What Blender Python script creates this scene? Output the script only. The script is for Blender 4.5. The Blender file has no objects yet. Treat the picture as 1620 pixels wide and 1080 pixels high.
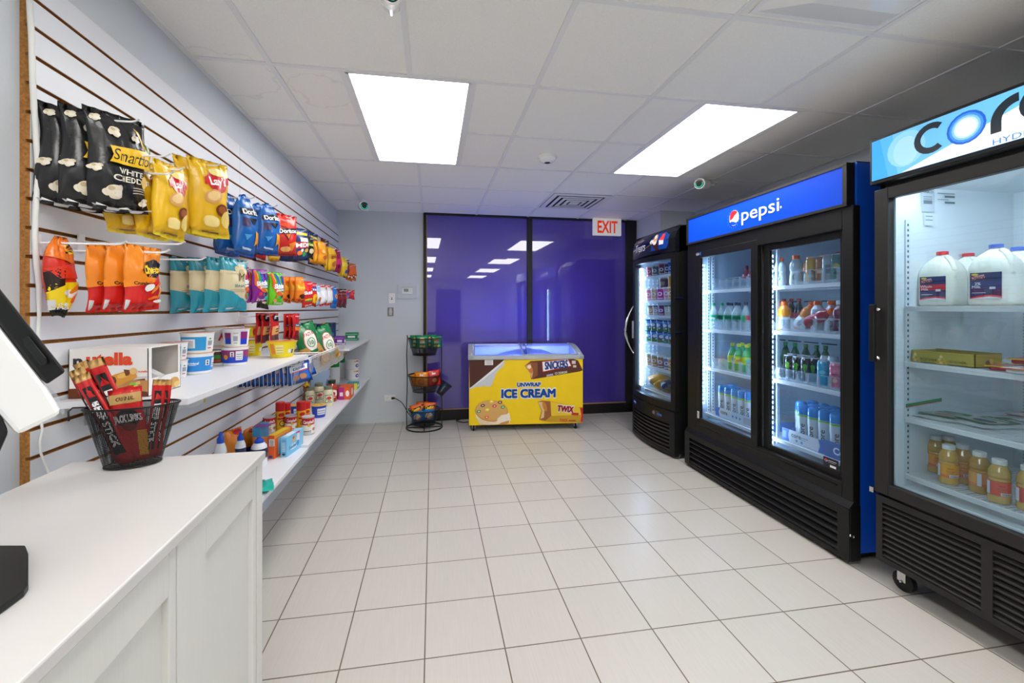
import bpy, math, random
from mathutils import Vector, Matrix
PI = math.pi
# ------------------------------------------------------------------ camera
scene = bpy.context.scene
FPX, YAW, HY, CX, EYE = 678.09, math.radians(9.407), 487.96, 796.5, 1.31
cam_data = bpy.data.cameras.new('camera')
cam_data.sensor_width = 36.0
cam_data.lens = FPX / 1620.0 * 36.0
cam_data.shift_x = (810 - CX) / 1620.0
cam_data.shift_y = -(540 - HY) / 1620.0
cam_data.clip_start = 0.02
cam = bpy.data.objects.new('camera', cam_data)
scene.collection.objects.link(cam)
cam.location = (0, 0, EYE)
cam.rotation_euler = (PI / 2, 0, -YAW)
scene.camera = cam
# ------------------------------------------------------------------ world, exposure
world = bpy.data.worlds.new('world'); scene.world = world
world.use_nodes = True
world.node_tree.nodes['Background'].inputs[0].default_value = (0.8, 0.85, 1, 1)
world.node_tree.nodes['Background'].inputs[1].default_value = 0.3
scene.view_settings.view_transform = 'Standard'
scene.view_settings.look = 'None'
scene.view_settings.exposure = 0.0
scene.view_settings.gamma = 1.0
scene.view_settings.use_curve_mapping = False
PANEL_POWER = 11.5      # ceiling light panels
CEIL = 2.43
# ceiling light panels of the room: (x centre, y centre); the room goes on behind the camera
LIGHTS = [(-0.108, 2.734), (1.76, 2.734), (-0.108, 0.222), (1.76, 0.222), (-0.108, -2.29), (1.76, -2.29), (-0.108, -4.80), (1.76, -4.80)]

# ------------------------------------------------------------------ measuring helper: a pixel and a plane give a point
cY, sY = math.cos(YAW), math.sin(YAW)
def ray(u, v):
    a = (u - CX) / FPX; b = (HY - v) / FPX
    return Vector((cY * a + sY, -sY * a + cY, b))
EYEV = Vector((0, 0, EYE))
def atz(u, v, z):
    d = ray(u, v); return EYEV + d * ((z - EYE) / d.z)
def atx(u, v, x):
    d = ray(u, v); return EYEV + d * (x / d.x)
def aty(u, v, y):
    d = ray(u, v); return EYEV + d * (y / d.y)
def proj(p):
    xr = p[0] * cY - p[1] * sY; yr = p[0] * sY + p[1] * cY
    return (CX + FPX * xr / yr, HY - FPX * (p[2] - EYE) / yr)

# ------------------------------------------------------------------ colours and materials
def L(c):
    if isinstance(c, str):
        c = c.lstrip('#'); c = tuple(int(c[i:i + 2], 16) / 255 for i in (0, 2, 4))
    return tuple((x / 12.92 if x <= 0.04045 else ((x + 0.055) / 1.055) ** 2.4) for x in c) + (1.0,)
MATS = {}
def mat(name, col=None, rough=0.5, metal=0.0, spec=0.5, coat=0.0, bump=0.0, bscale=40.0, var=0.0, vscale=8.0,
        emit=0.0, alpha=1.0, ior=1.45, stretch=None, trans=0.0, coat_ior=1.5):
    m = bpy.data.materials.new(name); m.use_nodes = True
    nt = m.node_tree; N = nt.nodes; K = nt.links
    b = N['Principled BSDF']
    b.inputs['Roughness'].default_value = rough; b.inputs['Metallic'].default_value = metal
    b.inputs['Specular IOR Level'].default_value = spec; b.inputs['IOR'].default_value = ior
    b.inputs['Coat Weight'].default_value = coat; b.inputs['Coat Roughness'].default_value = 0.03
    b.inputs['Coat IOR'].default_value = coat_ior
    b.inputs['Alpha'].default_value = alpha; b.inputs['Transmission Weight'].default_value = trans
    if col is None:
        a = N.new('ShaderNodeAttribute'); a.attribute_name = 'Col'; src = a.outputs['Color']
    else:
        r = N.new('ShaderNodeRGB'); r.outputs[0].default_value = L(col); src = r.outputs[0]
    tc = N.new('ShaderNodeTexCoord'); mp = N.new('ShaderNodeMapping'); K.new(tc.outputs['Object'], mp.inputs[0])
    if stretch: mp.inputs['Scale'].default_value = stretch
    if var > 0:
        nz = N.new('ShaderNodeTexNoise'); nz.inputs['Scale'].default_value = vscale; nz.inputs['Detail'].default_value = 5
        K.new(mp.outputs[0], nz.inputs[0])
        mr = N.new('ShaderNodeMapRange'); mr.inputs[1].default_value = 0.25; mr.inputs[2].default_value = 0.75
        mr.inputs[3].default_value = 1 - var; mr.inputs[4].default_value = 1 + var
        K.new(nz.outputs[0], mr.inputs[0])
        vm = N.new('ShaderNodeVectorMath'); vm.operation = 'SCALE'
        K.new(src, vm.inputs[0]); K.new(mr.outputs[0], vm.inputs['Scale']); src = vm.outputs[0]
    K.new(src, b.inputs['Base Color'])
    if emit > 0:
        K.new(src, b.inputs['Emission Color']); b.inputs['Emission Strength'].default_value = emit
    if bump > 0:
        nb = N.new('ShaderNodeTexNoise'); nb.inputs['Scale'].default_value = bscale; nb.inputs['Detail'].default_value = 4
        K.new(mp.outputs[0], nb.inputs[0])
        bp = N.new('ShaderNodeBump'); bp.inputs['Strength'].default_value = bump; bp.inputs['Distance'].default_value = 0.004
        K.new(nb.outputs[0], bp.inputs['Height']); K.new(bp.outputs[0], b.inputs['Normal'])
    MATS[name] = m
    return m
# surfaces whose printed colours live in the mesh (attribute 'Col')
mat('foil', None, rough=0.25, spec=0.6, bump=0.55, bscale=26)
mat('card', None, rough=0.45, bump=0.05)
mat('plastic', None, rough=0.3, var=0.03)
mat('paint', None, rough=0.42, var=0.03)
mat('juice', None, rough=0.12, coat=1.0, var=0.05)
mat('sign_lit', None, rough=0.25, emit=0.42)
mat('sign_blue', None, rough=0.25, emit=0.2)
mat('sign_dim', None, rough=0.25, emit=0.25)
mat('wall_paint', '#CDD3D8', rough=0.75, bump=0.08, bscale=180, var=0.02, vscale=2)
mat('rear_wall_paint', '#E2E2E0', rough=0.8, bump=0.08, bscale=180, var=0.02, vscale=2)
mat('grid_metal', '#E9E9EA', rough=0.5, var=0.02)
mat('slat_white', '#DEE0E5', rough=0.38, var=0.015, vscale=3)
mat('particle_board', '#A9743A', rough=0.9, var=0.35, vscale=120, bump=0.6, bscale=200)
mat('groove_brown', '#6B4423', rough=0.9, var=0.2, vscale=60)
mat('shelf_white', '#E0E1E6', rough=0.35, var=0.015)
mat('counter_top', '#CAC7C5', rough=0.33, var=0.012, vscale=4, stretch=(1, 8, 8))
mat('counter_panel', '#D6D6D1', rough=0.45, var=0.02, vscale=10, bump=0.04, stretch=(30, 30, 1))
mat('black_gloss', '#0C0C0D', rough=0.25, var=0.05)
mat('black_satin', '#131313', rough=0.42, spec=0.35, bump=0.03, bscale=300, var=0.08)
mat('charcoal_satin', '#252322', rough=0.45, spec=0.35, bump=0.03, bscale=300, var=0.06)
mat('black_frame', '#161413', rough=0.5, var=0.1)
mat('wire_black', '#121212', rough=0.35, metal=0.3, var=0.05)
mat('wire_white', '#F2F2F4', rough=0.4, var=0.02)
mat('chrome', '#C8C8C8', rough=0.2, metal=1.0, var=0.03)
mat('pepsi_blue', '#125CE0', rough=0.35, coat=0.4, var=0.02)
mat('liner_white', '#E6EDF2', rough=0.45, var=0.02)
mat('liner_grey', '#AEBCC8', rough=0.4, var=0.04)
mat('freezer_grey', '#B4B9BC', rough=0.4, var=0.02)
mat('rubber', '#141414', rough=0.8, var=0.1)
mat('cord_white', '#E8E6E2', rough=0.5, var=0.02)
mat('device_white', '#F0F0EE', rough=0.2, coat=0.5, var=0.01)
mat('frost', '#E8F2FF', rough=0.9, bump=1.0, bscale=30, var=0.05)
mat('tray_clear', '#DCE8F2', rough=0.25, alpha=0.28, var=0.02)
mat('clear_bottle', '#E6F4F0', rough=0.08, alpha=0.4, coat=1.0, var=0.02)
mat('green_bottle', '#3FBF5A', rough=0.08, alpha=0.75, coat=1.0, var=0.03)
mat('milk_jug', '#F4F3E6', rough=0.35, var=0.015)
mat('tan_strip', '#B58A66', rough=0.6, var=0.05)
def emission(name, col, strength):
    m = bpy.data.materials.new(name); m.use_nodes = True; nt = m.node_tree
    nt.nodes.remove(nt.nodes['Principled BSDF'])
    e = nt.nodes.new('ShaderNodeEmission'); e.inputs[0].default_value = L(col); e.inputs[1].default_value = strength
    nt.links.new(e.outputs[0], nt.nodes['Material Output'].inputs[0]); MATS[name] = m
emission('panel_light', '#FFFDFA', PANEL_POWER)
emission('led_cool', '#CFE6FF', 75.0)
emission('led_core', '#EAF5FF', 40.0)
emission('led_core_side', '#EAF5FF', 3.0)
emission('led_treats', '#CFE6FF', 34.0)
emission('led_freezer', '#A8B2FF', 160.0)
emission('ring_teal', '#20E0B8', 1.6)
def glass(name, tint, refl=0.06, rough=0.0):
    m = bpy.data.materials.new(name); m.use_nodes = True; nt = m.node_tree; N = nt.nodes; K = nt.links
    N.remove(N['Principled BSDF'])
    t = N.new('ShaderNodeBsdfTransparent'); t.inputs[0].default_value = L(tint)
    g = N.new('ShaderNodeBsdfGlossy'); g.inputs['Roughness'].default_value = rough; g.inputs[0].default_value = (1, 1, 1, 1)
    lw = N.new('ShaderNodeLayerWeight'); lw.inputs[0].default_value = 0.5
    mx = N.new('ShaderNodeMixShader'); pw = N.new('ShaderNodeMath'); pw.operation = 'POWER'; pw.inputs[1].default_value = 5.0
    mu = N.new('ShaderNodeMath'); mu.operation = 'MULTIPLY_ADD'; mu.inputs[1].default_value = 1 - refl; mu.inputs[2].default_value = refl
    K.new(lw.outputs['Facing'], pw.inputs[0]); K.new(pw.outputs[0], mu.inputs[0])
    K.new(mu.outputs[0], mx.inputs[0]); K.new(t.outputs[0], mx.inputs[1]); K.new(g.outputs[0], mx.inputs[2])
    K.new(mx.outputs[0], N['Material Output'].inputs[0]); MATS[name] = m
glass('door_glass', '#E9F2F6', 0.035)
glass('cooler_glass', '#E2ECF4', 0.035)
glass('freezer_glass', '#D5E2FA', 0.07)

# ------------------------------------------------------------------ mesh builder
TEXTS = {}
def textmesh(s, bold=0.0, shear=0.0):
    k = (s, bold, shear)
    if k in TEXTS: return TEXTS[k]
    cu = bpy.data.curves.new('t', 'FONT'); cu.body = s; cu.size = 1; cu.offset = bold; cu.shear = shear
    cu.resolution_u = 3; cu.align_x = 'CENTER'
    ob = bpy.data.objects.new('t', cu)
    me = bpy.data.meshes.new_from_object(ob)
    vs = [(v.co.x, v.co.y) for v in me.vertices]; fs = [tuple(p.vertices) for p in me.polygons]
    bpy.data.objects.remove(ob); bpy.data.curves.remove(cu); bpy.data.meshes.remove(me)
    if vs:
        x0 = min(v[0] for v in vs); x1 = max(v[0] for v in vs); cx = (x0 + x1) / 2
        vs = [((x - cx), y - 0.35) for x, y in vs]; w = x1 - x0
    else: w = 1
    TEXTS[k] = (vs, fs, w)
    return TEXTS[k]
class MB:
    def __init__(s): s.v = []; s.f = []; s.c = []; s.s = []
    def add(s, vs, fs, col='#FFFFFF', smooth=False):
        o = len(s.v); s.v += [tuple(v) for v in vs]
        lc = L(col) if isinstance(col, str) or len(col) == 3 else col
        for f in fs: s.f.append(tuple(i + o for i in f)); s.c.append(lc); s.s.append(smooth)
        return s
    def box(s, a, b, col='#FFFFFF'):
        x0, y0, z0 = (min(a[i], b[i]) for i in range(3)); x1, y1, z1 = (max(a[i], b[i]) for i in range(3))
        v = [(x0,y0,z0),(x1,y0,z0),(x1,y1,z0),(x0,y1,z0),(x0,y0,z1),(x1,y0,z1),(x1,y1,z1),(x0,y1,z1)]
        return s.add(v, [(0,3,2,1),(4,5,6,7),(0,1,5,4),(1,2,6,5),(2,3,7,6),(3,0,4,7)], col)
    def prism(s, poly, d, col='#FFFFFF'):           # poly: 3D points in order, d: extrusion vector
        n = len(poly); d = Vector(d); P = [Vector(p) for p in poly]
        s.add(P + [p + d for p in P], [tuple(range(n))[::-1], tuple(range(n, 2 * n))] + [(i, (i + 1) % n, n + (i + 1) % n, n + i) for i in range(n)], col)
        return s
    def tube(s, pts, r, col='#FFFFFF', n=6, closed=False):
        P = [Vector(p) for p in pts]; m = len(P); rings = []
        up = None
        for i in range(m):
            if closed: t = (P[(i + 1) % m] - P[i - 1])
            else: t = P[min(i + 1, m - 1)] - P[max(i - 1, 0)]
            t = t.normalized() if t.length > 1e-9 else Vector((0, 0, 1))
            if up is None:
                up = Vector((0, 0, 1)) if abs(t.z) < 0.9 else Vector((1, 0, 0))
            a = t.cross(up)
            if a.length < 1e-5: a = t.cross(Vector((0.3, 1, 0.2)))
            a.normalize(); b = t.cross(a); up = -b if False else b.cross(t) * 0 + up
            rr = r[i] if isinstance(r, (list, tuple)) else r
            rings.append([P[i] + a * (rr * math.cos(2 * PI * k / n)) + b * (rr * math.sin(2 * PI * k / n)) for k in range(n)])
        vs = [v for R in rings for v in R]; fs = []
        for i in range(m if closed else m - 1):
            j = (i + 1) % m
            for k in range(n): fs.append((i * n + k, i * n + (k + 1) % n, j * n + (k + 1) % n, j * n + k))
        if not closed: fs += [tuple(range(n)), tuple(range((m - 1) * n, m * n))[::-1]]
        return s.add(vs, fs, col, True)
    def lathe(s, prof, c=(0, 0, 0), cols='#FFFFFF', n=20, axis=None, sq=0.0):   # prof: (r, z) upward; sq: squareness
        def pt(r, z, k):
            a = 2 * PI * k / n; ca, sa = math.cos(a), math.sin(a)
            q = 1.0
            if sq: q = 1 + sq * (1 / max(abs(ca), abs(sa)) - 1)
            p = Vector((r * ca * q, r * sa * q, z))
            if axis is not None: p = axis @ p
            return p + Vector(c)
        m = len(prof)
        vs = [pt(r, z, k) for r, z in prof for k in range(n)]
        for i in range(m - 1):
            col = cols if isinstance(cols, str) else cols[i]
            o = i * n
            s.add([vs[i * n + k] for k in range(n)] + [vs[(i + 1) * n + k] for k in range(n)],
                  [(k, (k + 1) % n, n + (k + 1) % n, n + k) for k in range(n)], col, True)
        c0 = cols if isinstance(cols, str) else cols[0]; c1 = cols if isinstance(cols, str) else cols[-1]
        if prof[0][0] > 1e-4: s.add([vs[k] for k in range(n)], [tuple(range(n))[::-1]], c0)
        if prof[-1][0] > 1e-4: s.add([vs[(m - 1) * n + k] for k in range(n)], [tuple(range(n))], c1)
        return s
    # ---- printed decoration on a surface M(u, v, h); u and v in units of height, u centred, v from the bottom
    def grid(s, M, u0, v0, u1, v1, h, col, seg):
        H = M.H; nu = max(1, math.ceil(abs(u1 - u0) * H / seg)); nv = max(1, math.ceil(abs(v1 - v0) * H / seg))
        vs = [M(u0 + (u1 - u0) * i / nu, v0 + (v1 - v0) * j / nv, h) for j in range(nv + 1) for i in range(nu + 1)]
        fs = [(j*(nu+1)+i, j*(nu+1)+i+1, (j+1)*(nu+1)+i+1, (j+1)*(nu+1)+i) for j in range(nv) for i in range(nu)]
        s.add(vs, fs, col, M.seg < 1)
    def deco(s, M, specs, h0=0.0008, dh=0.00022):
        for q, sp in enumerate(specs):
            h = h0 + dh * q; t = sp[0]
            if t == 'R': s.grid(M, sp[1], sp[2], sp[3], sp[4], h, sp[5], M.seg)
            elif t in 'EPS':
                if t == 'E':
                    cx, cy, rx, ry = sp[1:5]; ro = sp[6] if len(sp) > 6 else 0
                    pl = []
                    for k in range(18):
                        a = 2 * PI * k / 18; x = rx * math.cos(a); y = ry * math.sin(a)
                        pl.append((cx + x * math.cos(ro) - y * math.sin(ro), cy + x * math.sin(ro) + y * math.cos(ro)))
                    col = sp[5]
                elif t == 'S':
                    cx, cy, r, n, col = sp[1:6]
                    pl = [(cx + r * (1 if k % 2 else 0.68) * math.cos(PI * k / n), cy + r * (1 if k % 2 else 0.68) * math.sin(PI * k / n)) for k in range(2 * n)]
                else: pl, col = sp[1], sp[2]
                if M.seg > 1:
                    s.add([M(x, y, h) for x, y in pl], [tuple(range(len(pl)))], col)
                else:
                    P2 = []
                    for i, p in enumerate(pl):
                        p2 = pl[(i + 1) % len(pl)]; d = math.hypot(p2[0] - p[0], p2[1] - p[1]) * M.H
                        k = max(1, math.ceil(d / M.seg))
                        P2 += [(p[0] + (p2[0] - p[0]) * j / k, p[1] + (p2[1] - p[1]) * j / k) for j in range(k)]
                    cx = sum(p[0] for p in P2) / len(P2); cy = sum(p[1] for p in P2) / len(P2); n = len(P2)
                    rad = max(math.hypot(p[0] - cx, p[1] - cy) for p in P2) * M.H
                    R = max(1, math.ceil(rad / M.seg))
                    vs = [M(cx, cy, h)]
                    for r in range(1, R + 1): vs += [M(cx + (x - cx) * r / R, cy + (y - cy) * r / R, h) for x, y in P2]
                    fs = [(0, 1 + i, 1 + (i + 1) % n) for i in range(n)]
                    for r in range(1, R):
                        a, b = 1 + (r - 1) * n, 1 + r * n
                        fs += [(a + i, b + i, b + (i + 1) % n, a + (i + 1) % n) for i in range(n)]
                    s.add(vs, fs, col, True)
            elif t == 'T':
                _, st, cx, cy, hh, col = sp[:6]; o = sp[6] if len(sp) > 6 else {}
                if 'fb' in o:                       # heavier strokes: the same word printed a hair apart
                    o2 = dict(o); d_ = o2.pop('fb')
                    for qx, qy in ((-1, -1), (1, -1), (-1, 1), (1, 1), (0, 1), (0, -1), (1, 0), (-1, 0)): s.deco(M, [('T', st, cx + qx * d_, cy + qy * d_, hh, col, o2)], h)
                    continue
                vs, fs, w = textmesh(st, o.get('b', 0.0), o.get('sh', 0.0))
                k = hh / 0.70; kx = k * o.get('xs', 1.0)
                if 'w' in o and w * kx > 0: kx = o['w'] / w
                ro = o.get('rot', 0); c, n = math.cos(ro), math.sin(ro)
                P2 = [(cx + x * kx * c - y * k * n, cy + x * kx * n + y * k * c) for x, y in vs]; F2 = [tuple(f) for f in fs]
                if M.seg < 1 and hh * M.H > 0.009:                      # big lettering on a curved surface follows it closely
                    lim = 0.010 / M.H; T3_ = []
                    for f in F2: T3_ += [(f[0], f[i], f[i + 1]) for i in range(1, len(f) - 1)]
                    for _ in range(5):
                        mids = {}; nf = []; split = False
                        for f in T3_:
                            e = [(f[i], f[(i + 1) % 3]) for i in range(3)]; ln = [math.hypot(P2[a][0] - P2[b][0], P2[a][1] - P2[b][1]) for a, b in e]; q_ = ln.index(max(ln))
                            if ln[q_] <= lim: nf.append(f); continue
                            a, b = e[q_]; key = (min(a, b), max(a, b))
                            if key not in mids: P2.append(((P2[a][0] + P2[b][0]) / 2, (P2[a][1] + P2[b][1]) / 2)); mids[key] = len(P2) - 1
                            m_ = mids[key]; o_ = f[(q_ + 2) % 3]; nf += [(a, m_, o_), (m_, b, o_)]; split = True
                        T3_ = nf
                        if not split: break
                    F2 = T3_
                s.add([M(x, y, h) for x, y in P2], F2, col)
        return s
    def build(s, name, material, parent=None, bevel=0, label=None, seg=2):
        me = bpy.data.meshes.new(name); me.from_pydata(s.v, [], s.f)
        ca = me.color_attributes.new('Col', 'FLOAT_COLOR', 'CORNER')
        data = []
        for p, c in zip(me.polygons, s.c): data += list(c) * p.loop_total
        ca.data.foreach_set('color', data)
        me.polygons.foreach_set('use_smooth', s.s)
        me.materials.append(MATS[material]); me.update()
        ob = bpy.data.objects.new(name, me); scene.collection.objects.link(ob)
        if parent: ob.parent = parent
        if bevel:
            md = ob.modifiers.new('bevel', 'BEVEL'); md.width = bevel; md.segments = seg; md.limit_method = 'ANGLE'
        if label: ob['label'] = label
        return ob
def plane(o, ux, uy, H, seg=9.0):
    o = Vector(o); ux = Vector(ux).normalized(); uy = Vector(uy).normalized(); n = ux.cross(uy)
    def M(u, v, h): return o + ux * (u * H) + uy * (v * H) + n * h
    M.H = H; M.seg = seg; return M
def around(c, rad, H, face=0.0, seg=0.012):          # rad: function of v, or number; face: direction angle of u = 0
    c = Vector(c); rf = rad if callable(rad) else (lambda v: rad); R0 = rf(0.5)
    def M(u, v, h):
        a = face + u * H / R0; r = rf(v) + h
        return c + Vector((r * math.cos(a), r * math.sin(a), v * H))
    M.H = H; M.seg = seg; return M
def thing(name, label, cat, loc=(0, 0, 0), rz=0.0, group=None):
    o = bpy.data.objects.new(name, None); scene.collection.objects.link(o); o.empty_display_size = 0.05
    o.location = loc; o.rotation_euler = (0, 0, rz); return tag(o, label, cat, group)
def tag(o, label=None, cat=None, group=None, kind=None):
    if label: o['label'] = label
    if cat: o['category'] = cat
    if group: o['group'] = group
    if kind: o['kind'] = kind
    return o
def struct(o): o['kind'] = 'structure'; return o
def dup(o, loc=None, rot=None, label=None, scale=None):
    r = o.copy(); scene.collection.objects.link(r)
    for ch in o.children:
        c = ch.copy(); scene.collection.objects.link(c); c.parent = r
        for g in ch.children:
            d = g.copy(); scene.collection.objects.link(d); d.parent = c
    if loc is not None: r.location = loc
    if rot is not None: r.rotation_euler = rot
    if scale is not None: r.scale = scale
    if label: r['label'] = label
    return r
# ================================================================== THE ROOM
XL, XR, YR = -1.07, 3.0, -6.6
WB = 0.011                                   # the back wall runs slightly askew
def YB(x): return 5.095 + WB * (x - XL)
def tex_nodes(m): nt = m.node_tree; return nt, nt.nodes, nt.links, nt.nodes['Principled BSDF']
def math_node(N, K, op, a, b=None, c=None):
    n = N.new('ShaderNodeMath'); n.operation = op
    for i, x in enumerate((a, b, c)):
        if x is None: continue
        if isinstance(x, (int, float)): n.inputs[i].default_value = x
        else: K.new(x, n.inputs[i])
    return n.outputs[0]
# floor tile material
m = mat('floor_tile', '#D6CFC4', rough=0.3)
nt, N, K, B = tex_nodes(m)
tc = N.new('ShaderNodeTexCoord'); sx = N.new('ShaderNodeSeparateXYZ'); K.new(tc.outputs['Object'], sx.inputs[0])
T = 0.305
fx = math_node(N, K, 'DIVIDE', math_node(N, K, 'ADD', sx.outputs[0], 0.6386 + T * 40), T)
fy = math_node(N, K, 'DIVIDE', math_node(N, K, 'ADD', sx.outputs[1], -1.6304 + T * 60), T)
def edge(f):
    fr = math_node(N, K, 'FRACT', f); return math_node(N, K, 'MINIMUM', fr, math_node(N, K, 'SUBTRACT', 1.0, fr))
ed = math_node(N, K, 'MINIMUM', edge(fx), edge(fy))
gr = N.new('ShaderNodeMapRange'); gr.inputs[1].default_value = 0.005; gr.inputs[2].default_value = 0.011; K.new(ed, gr.inputs[0])
cell = N.new('ShaderNodeCombineXYZ'); K.new(math_node(N, K, 'FLOOR', fx), cell.inputs[0]); K.new(math_node(N, K, 'FLOOR', fy), cell.inputs[1])
wn = N.new('ShaderNodeTexWhiteNoise'); K.new(cell.outputs[0], wn.inputs[0])
mp = N.new('ShaderNodeMapping'); mp.inputs['Scale'].default_value = (160, 6, 1); K.new(tc.outputs['Object'], mp.inputs[0])
ns = N.new('ShaderNodeTexNoise'); ns.inputs['Scale'].default_value = 1; ns.inputs['Detail'].default_value = 3; K.new(mp.outputs[0], ns.inputs[0])
val = math_node(N, K, 'ADD', math_node(N, K, 'MULTIPLY', wn.outputs[0], 0.045), math_node(N, K, 'MULTIPLY', ns.outputs[0], 0.14))
val = math_node(N, K, 'ADD', val, 0.90)
tv = N.new('ShaderNodeVectorMath'); tv.operation = 'SCALE'; tv.inputs[0].default_value = L('#C5C0B8')[:3]; K.new(val, tv.inputs['Scale'])
mx = N.new('ShaderNodeMix'); mx.data_type = 'RGBA'; K.new(gr.outputs[0], mx.inputs[0]); mx.inputs[6].default_value = L('#6A5B4E'); K.new(tv.outputs[0], mx.inputs[7])
K.new(mx.outputs[2], B.inputs['Base Color'])
bp = N.new('ShaderNodeBump'); bp.inputs['Strength'].default_value = 0.25; bp.inputs['Distance'].default_value = 0.002; K.new(gr.outputs[0], bp.inputs['Height']); K.new(bp.outputs[0], B.inputs['Normal'])
# ceiling tile material with two old water stains
m = mat('ceiling_tile', '#C8C5C0', rough=0.9)
nt, N, K, B = tex_nodes(m)
tc = N.new('ShaderNodeTexCoord')
n1 = N.new('ShaderNodeTexNoise'); n1.inputs['Scale'].default_value = 160; n1.inputs['Detail'].default_value = 4; K.new(tc.outputs['Object'], n1.inputs[0])
n2 = N.new('ShaderNodeTexNoise'); n2.inputs['Scale'].default_value = 9; n2.inputs['Detail'].default_value = 3; K.new(tc.outputs['Object'], n2.inputs[0])
tot = None
for (px, py, r) in ((atz(512, 145, CEIL).x, atz(512, 145, CEIL).y, 0.16), (atz(362, 118, CEIL).x, atz(362, 118, CEIL).y, 0.22)):
    d = N.new('ShaderNodeVectorMath'); d.operation = 'DISTANCE'; K.new(tc.outputs['Object'], d.inputs[0]); d.inputs[1].default_value = (px, py, CEIL)
    dd = math_node(N, K, 'ADD', d.outputs['Value'], math_node(N, K, 'MULTIPLY', math_node(N, K, 'SUBTRACT', n2.outputs[0], 0.5), 0.22))
    ring = math_node(N, K, 'SUBTRACT', 1.0, math_node(N, K, 'MULTIPLY', math_node(N, K, 'ABSOLUTE', math_node(N, K, 'SUBTRACT', dd, r)), 90.0))
    ring = math_node(N, K, 'MAXIMUM', ring, 0.0)
    tot = ring if tot is None else math_node(N, K, 'MAXIMUM', tot, ring)
tot = math_node(N, K, 'MULTIPLY', tot, 0.13)
mr = N.new('ShaderNodeMapRange'); mr.inputs[3].default_value = 0.90; mr.inputs[4].default_value = 1.06; K.new(n1.outputs[0], mr.inputs[0])
tv = N.new('ShaderNodeVectorMath'); tv.operation = 'SCALE'; tv.inputs[0].default_value = L('#F6F5F1')[:3]; K.new(mr.outputs[0], tv.inputs['Scale'])
mx = N.new('ShaderNodeMix'); mx.data_type = 'RGBA'; K.new(tot, mx.inputs[0]); K.new(tv.outputs[0], mx.inputs[6]); mx.inputs[7].default_value = L('#8C6A45')
K.new(mx.outputs[2], B.inputs['Base Color'])
bp = N.new('ShaderNodeBump'); bp.inputs['Strength'].default_value = 0.35; bp.inputs['Distance'].default_value = 0.003; K.new(n1.outputs[0], bp.inputs['Height']); K.new(bp.outputs[0], B.inputs['Normal'])
# purple filmed window glass
mat('purple_glass', '#4F3FA4', rough=0.28, spec=0.3, coat=1.0, coat_ior=1.75, var=0.03, vscale=1.5)
MATS['purple_glass'].node_tree.nodes['Principled BSDF'].inputs['Coat Roughness'].default_value = 0.012

mat('cover_clear', '#E8EEF2', rough=0.1, alpha=0.12)
struct(MB().box((XL - 0.1, YR, -0.1), (XR + 0.1, YB(XR) + 0.3, 0)).build('floor', 'floor_tile'))
# ceiling in cells around the light panels
xs = [XL - 0.05, -0.7325, -0.41, -0.108, 0.196, 0.516, 1.145, 1.456, 1.775, 2.068, 2.405, XR + 0.05]
cb = MB()
cb.box((XL - 0.1, YR, CEIL + 0.03), (XR + 0.1, YB(XR) + 0.3, CEIL + 0.12))
def lit(x, y): return any(abs(x - lx) < 0.303 and abs(y - ly) < 0.628 for lx, ly in LIGHTS)
ys = [1.478 + 0.628 * k for k in range(-13, 7)]
RX = [-0.7325, -0.108, 0.516, 1.145, 1.775, 2.405]
rail = MB()
ex = sorted(set([XL] + RX + [XR] + [-0.412, 0.196, 1.457, 2.063])); ey = [YR] + [y for y in ys if y > YR] + [5.24]
for i in range(len(ex) - 1):
    for j in range(len(ey) - 1):
        mxx, myy = (ex[i] + ex[i + 1]) / 2, (ey[j] + ey[j + 1]) / 2
        if not lit(mxx, myy): cb.box((ex[i], ey[j], CEIL), (ex[i + 1], ey[j + 1], CEIL + 0.03))
struct(cb.build('ceiling', 'ceiling_tile'))
def rail_x(y, x0, x1): rail.box((x0, y - 0.012, CEIL - 0.005), (x1, y + 0.012, CEIL + 0.001))
def rail_y(x, y0, y1): rail.box((x - 0.012, y0, CEIL - 0.0055), (x + 0.012, y1, CEIL + 0.001))
for y in ey[1:-1]:
    cuts = [(XL, XR)]
    for lx, ly in LIGHTS:
        if abs(y - ly) < 0.62:
            cuts = [c for a, b in cuts for c in ((a, min(b, lx - 0.303)), (max(a, lx + 0.303), b)) if c[1] - c[0] > 0.01] if any(a < lx < b for a, b in cuts) else cuts
    cl = []
    for a, b in cuts:
        cl.append((a, b))
    for a, b in cl: rail_x(y, a, b)
for x in RX:
    segs = [(YR, 5.24)]
    for lx, ly in LIGHTS:
        if abs(x - lx) < 0.29:
            ns_ = []
            for a, b in segs:
                if a < ly < b: ns_ += [(a, ly - 0.628), (ly + 0.628, b)]
                else: ns_.append((a, b))
            segs = ns_
    for a, b in segs: rail_y(x, a, b)
for lx, ly in LIGHTS:
    for sgn in (-1, 1):
        rail_y(lx + sgn * 0.314, ly - 0.616, ly + 0.616)
# wall angles
rail.box((XL, YR, CEIL - 0.006), (XL + 0.022, 5.1, CEIL)); rail.box((XR - 0.022, YR, CEIL - 0.006), (XR, 5.2, CEIL))
struct(rail.build('trim_1', 'grid_metal'))
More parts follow.
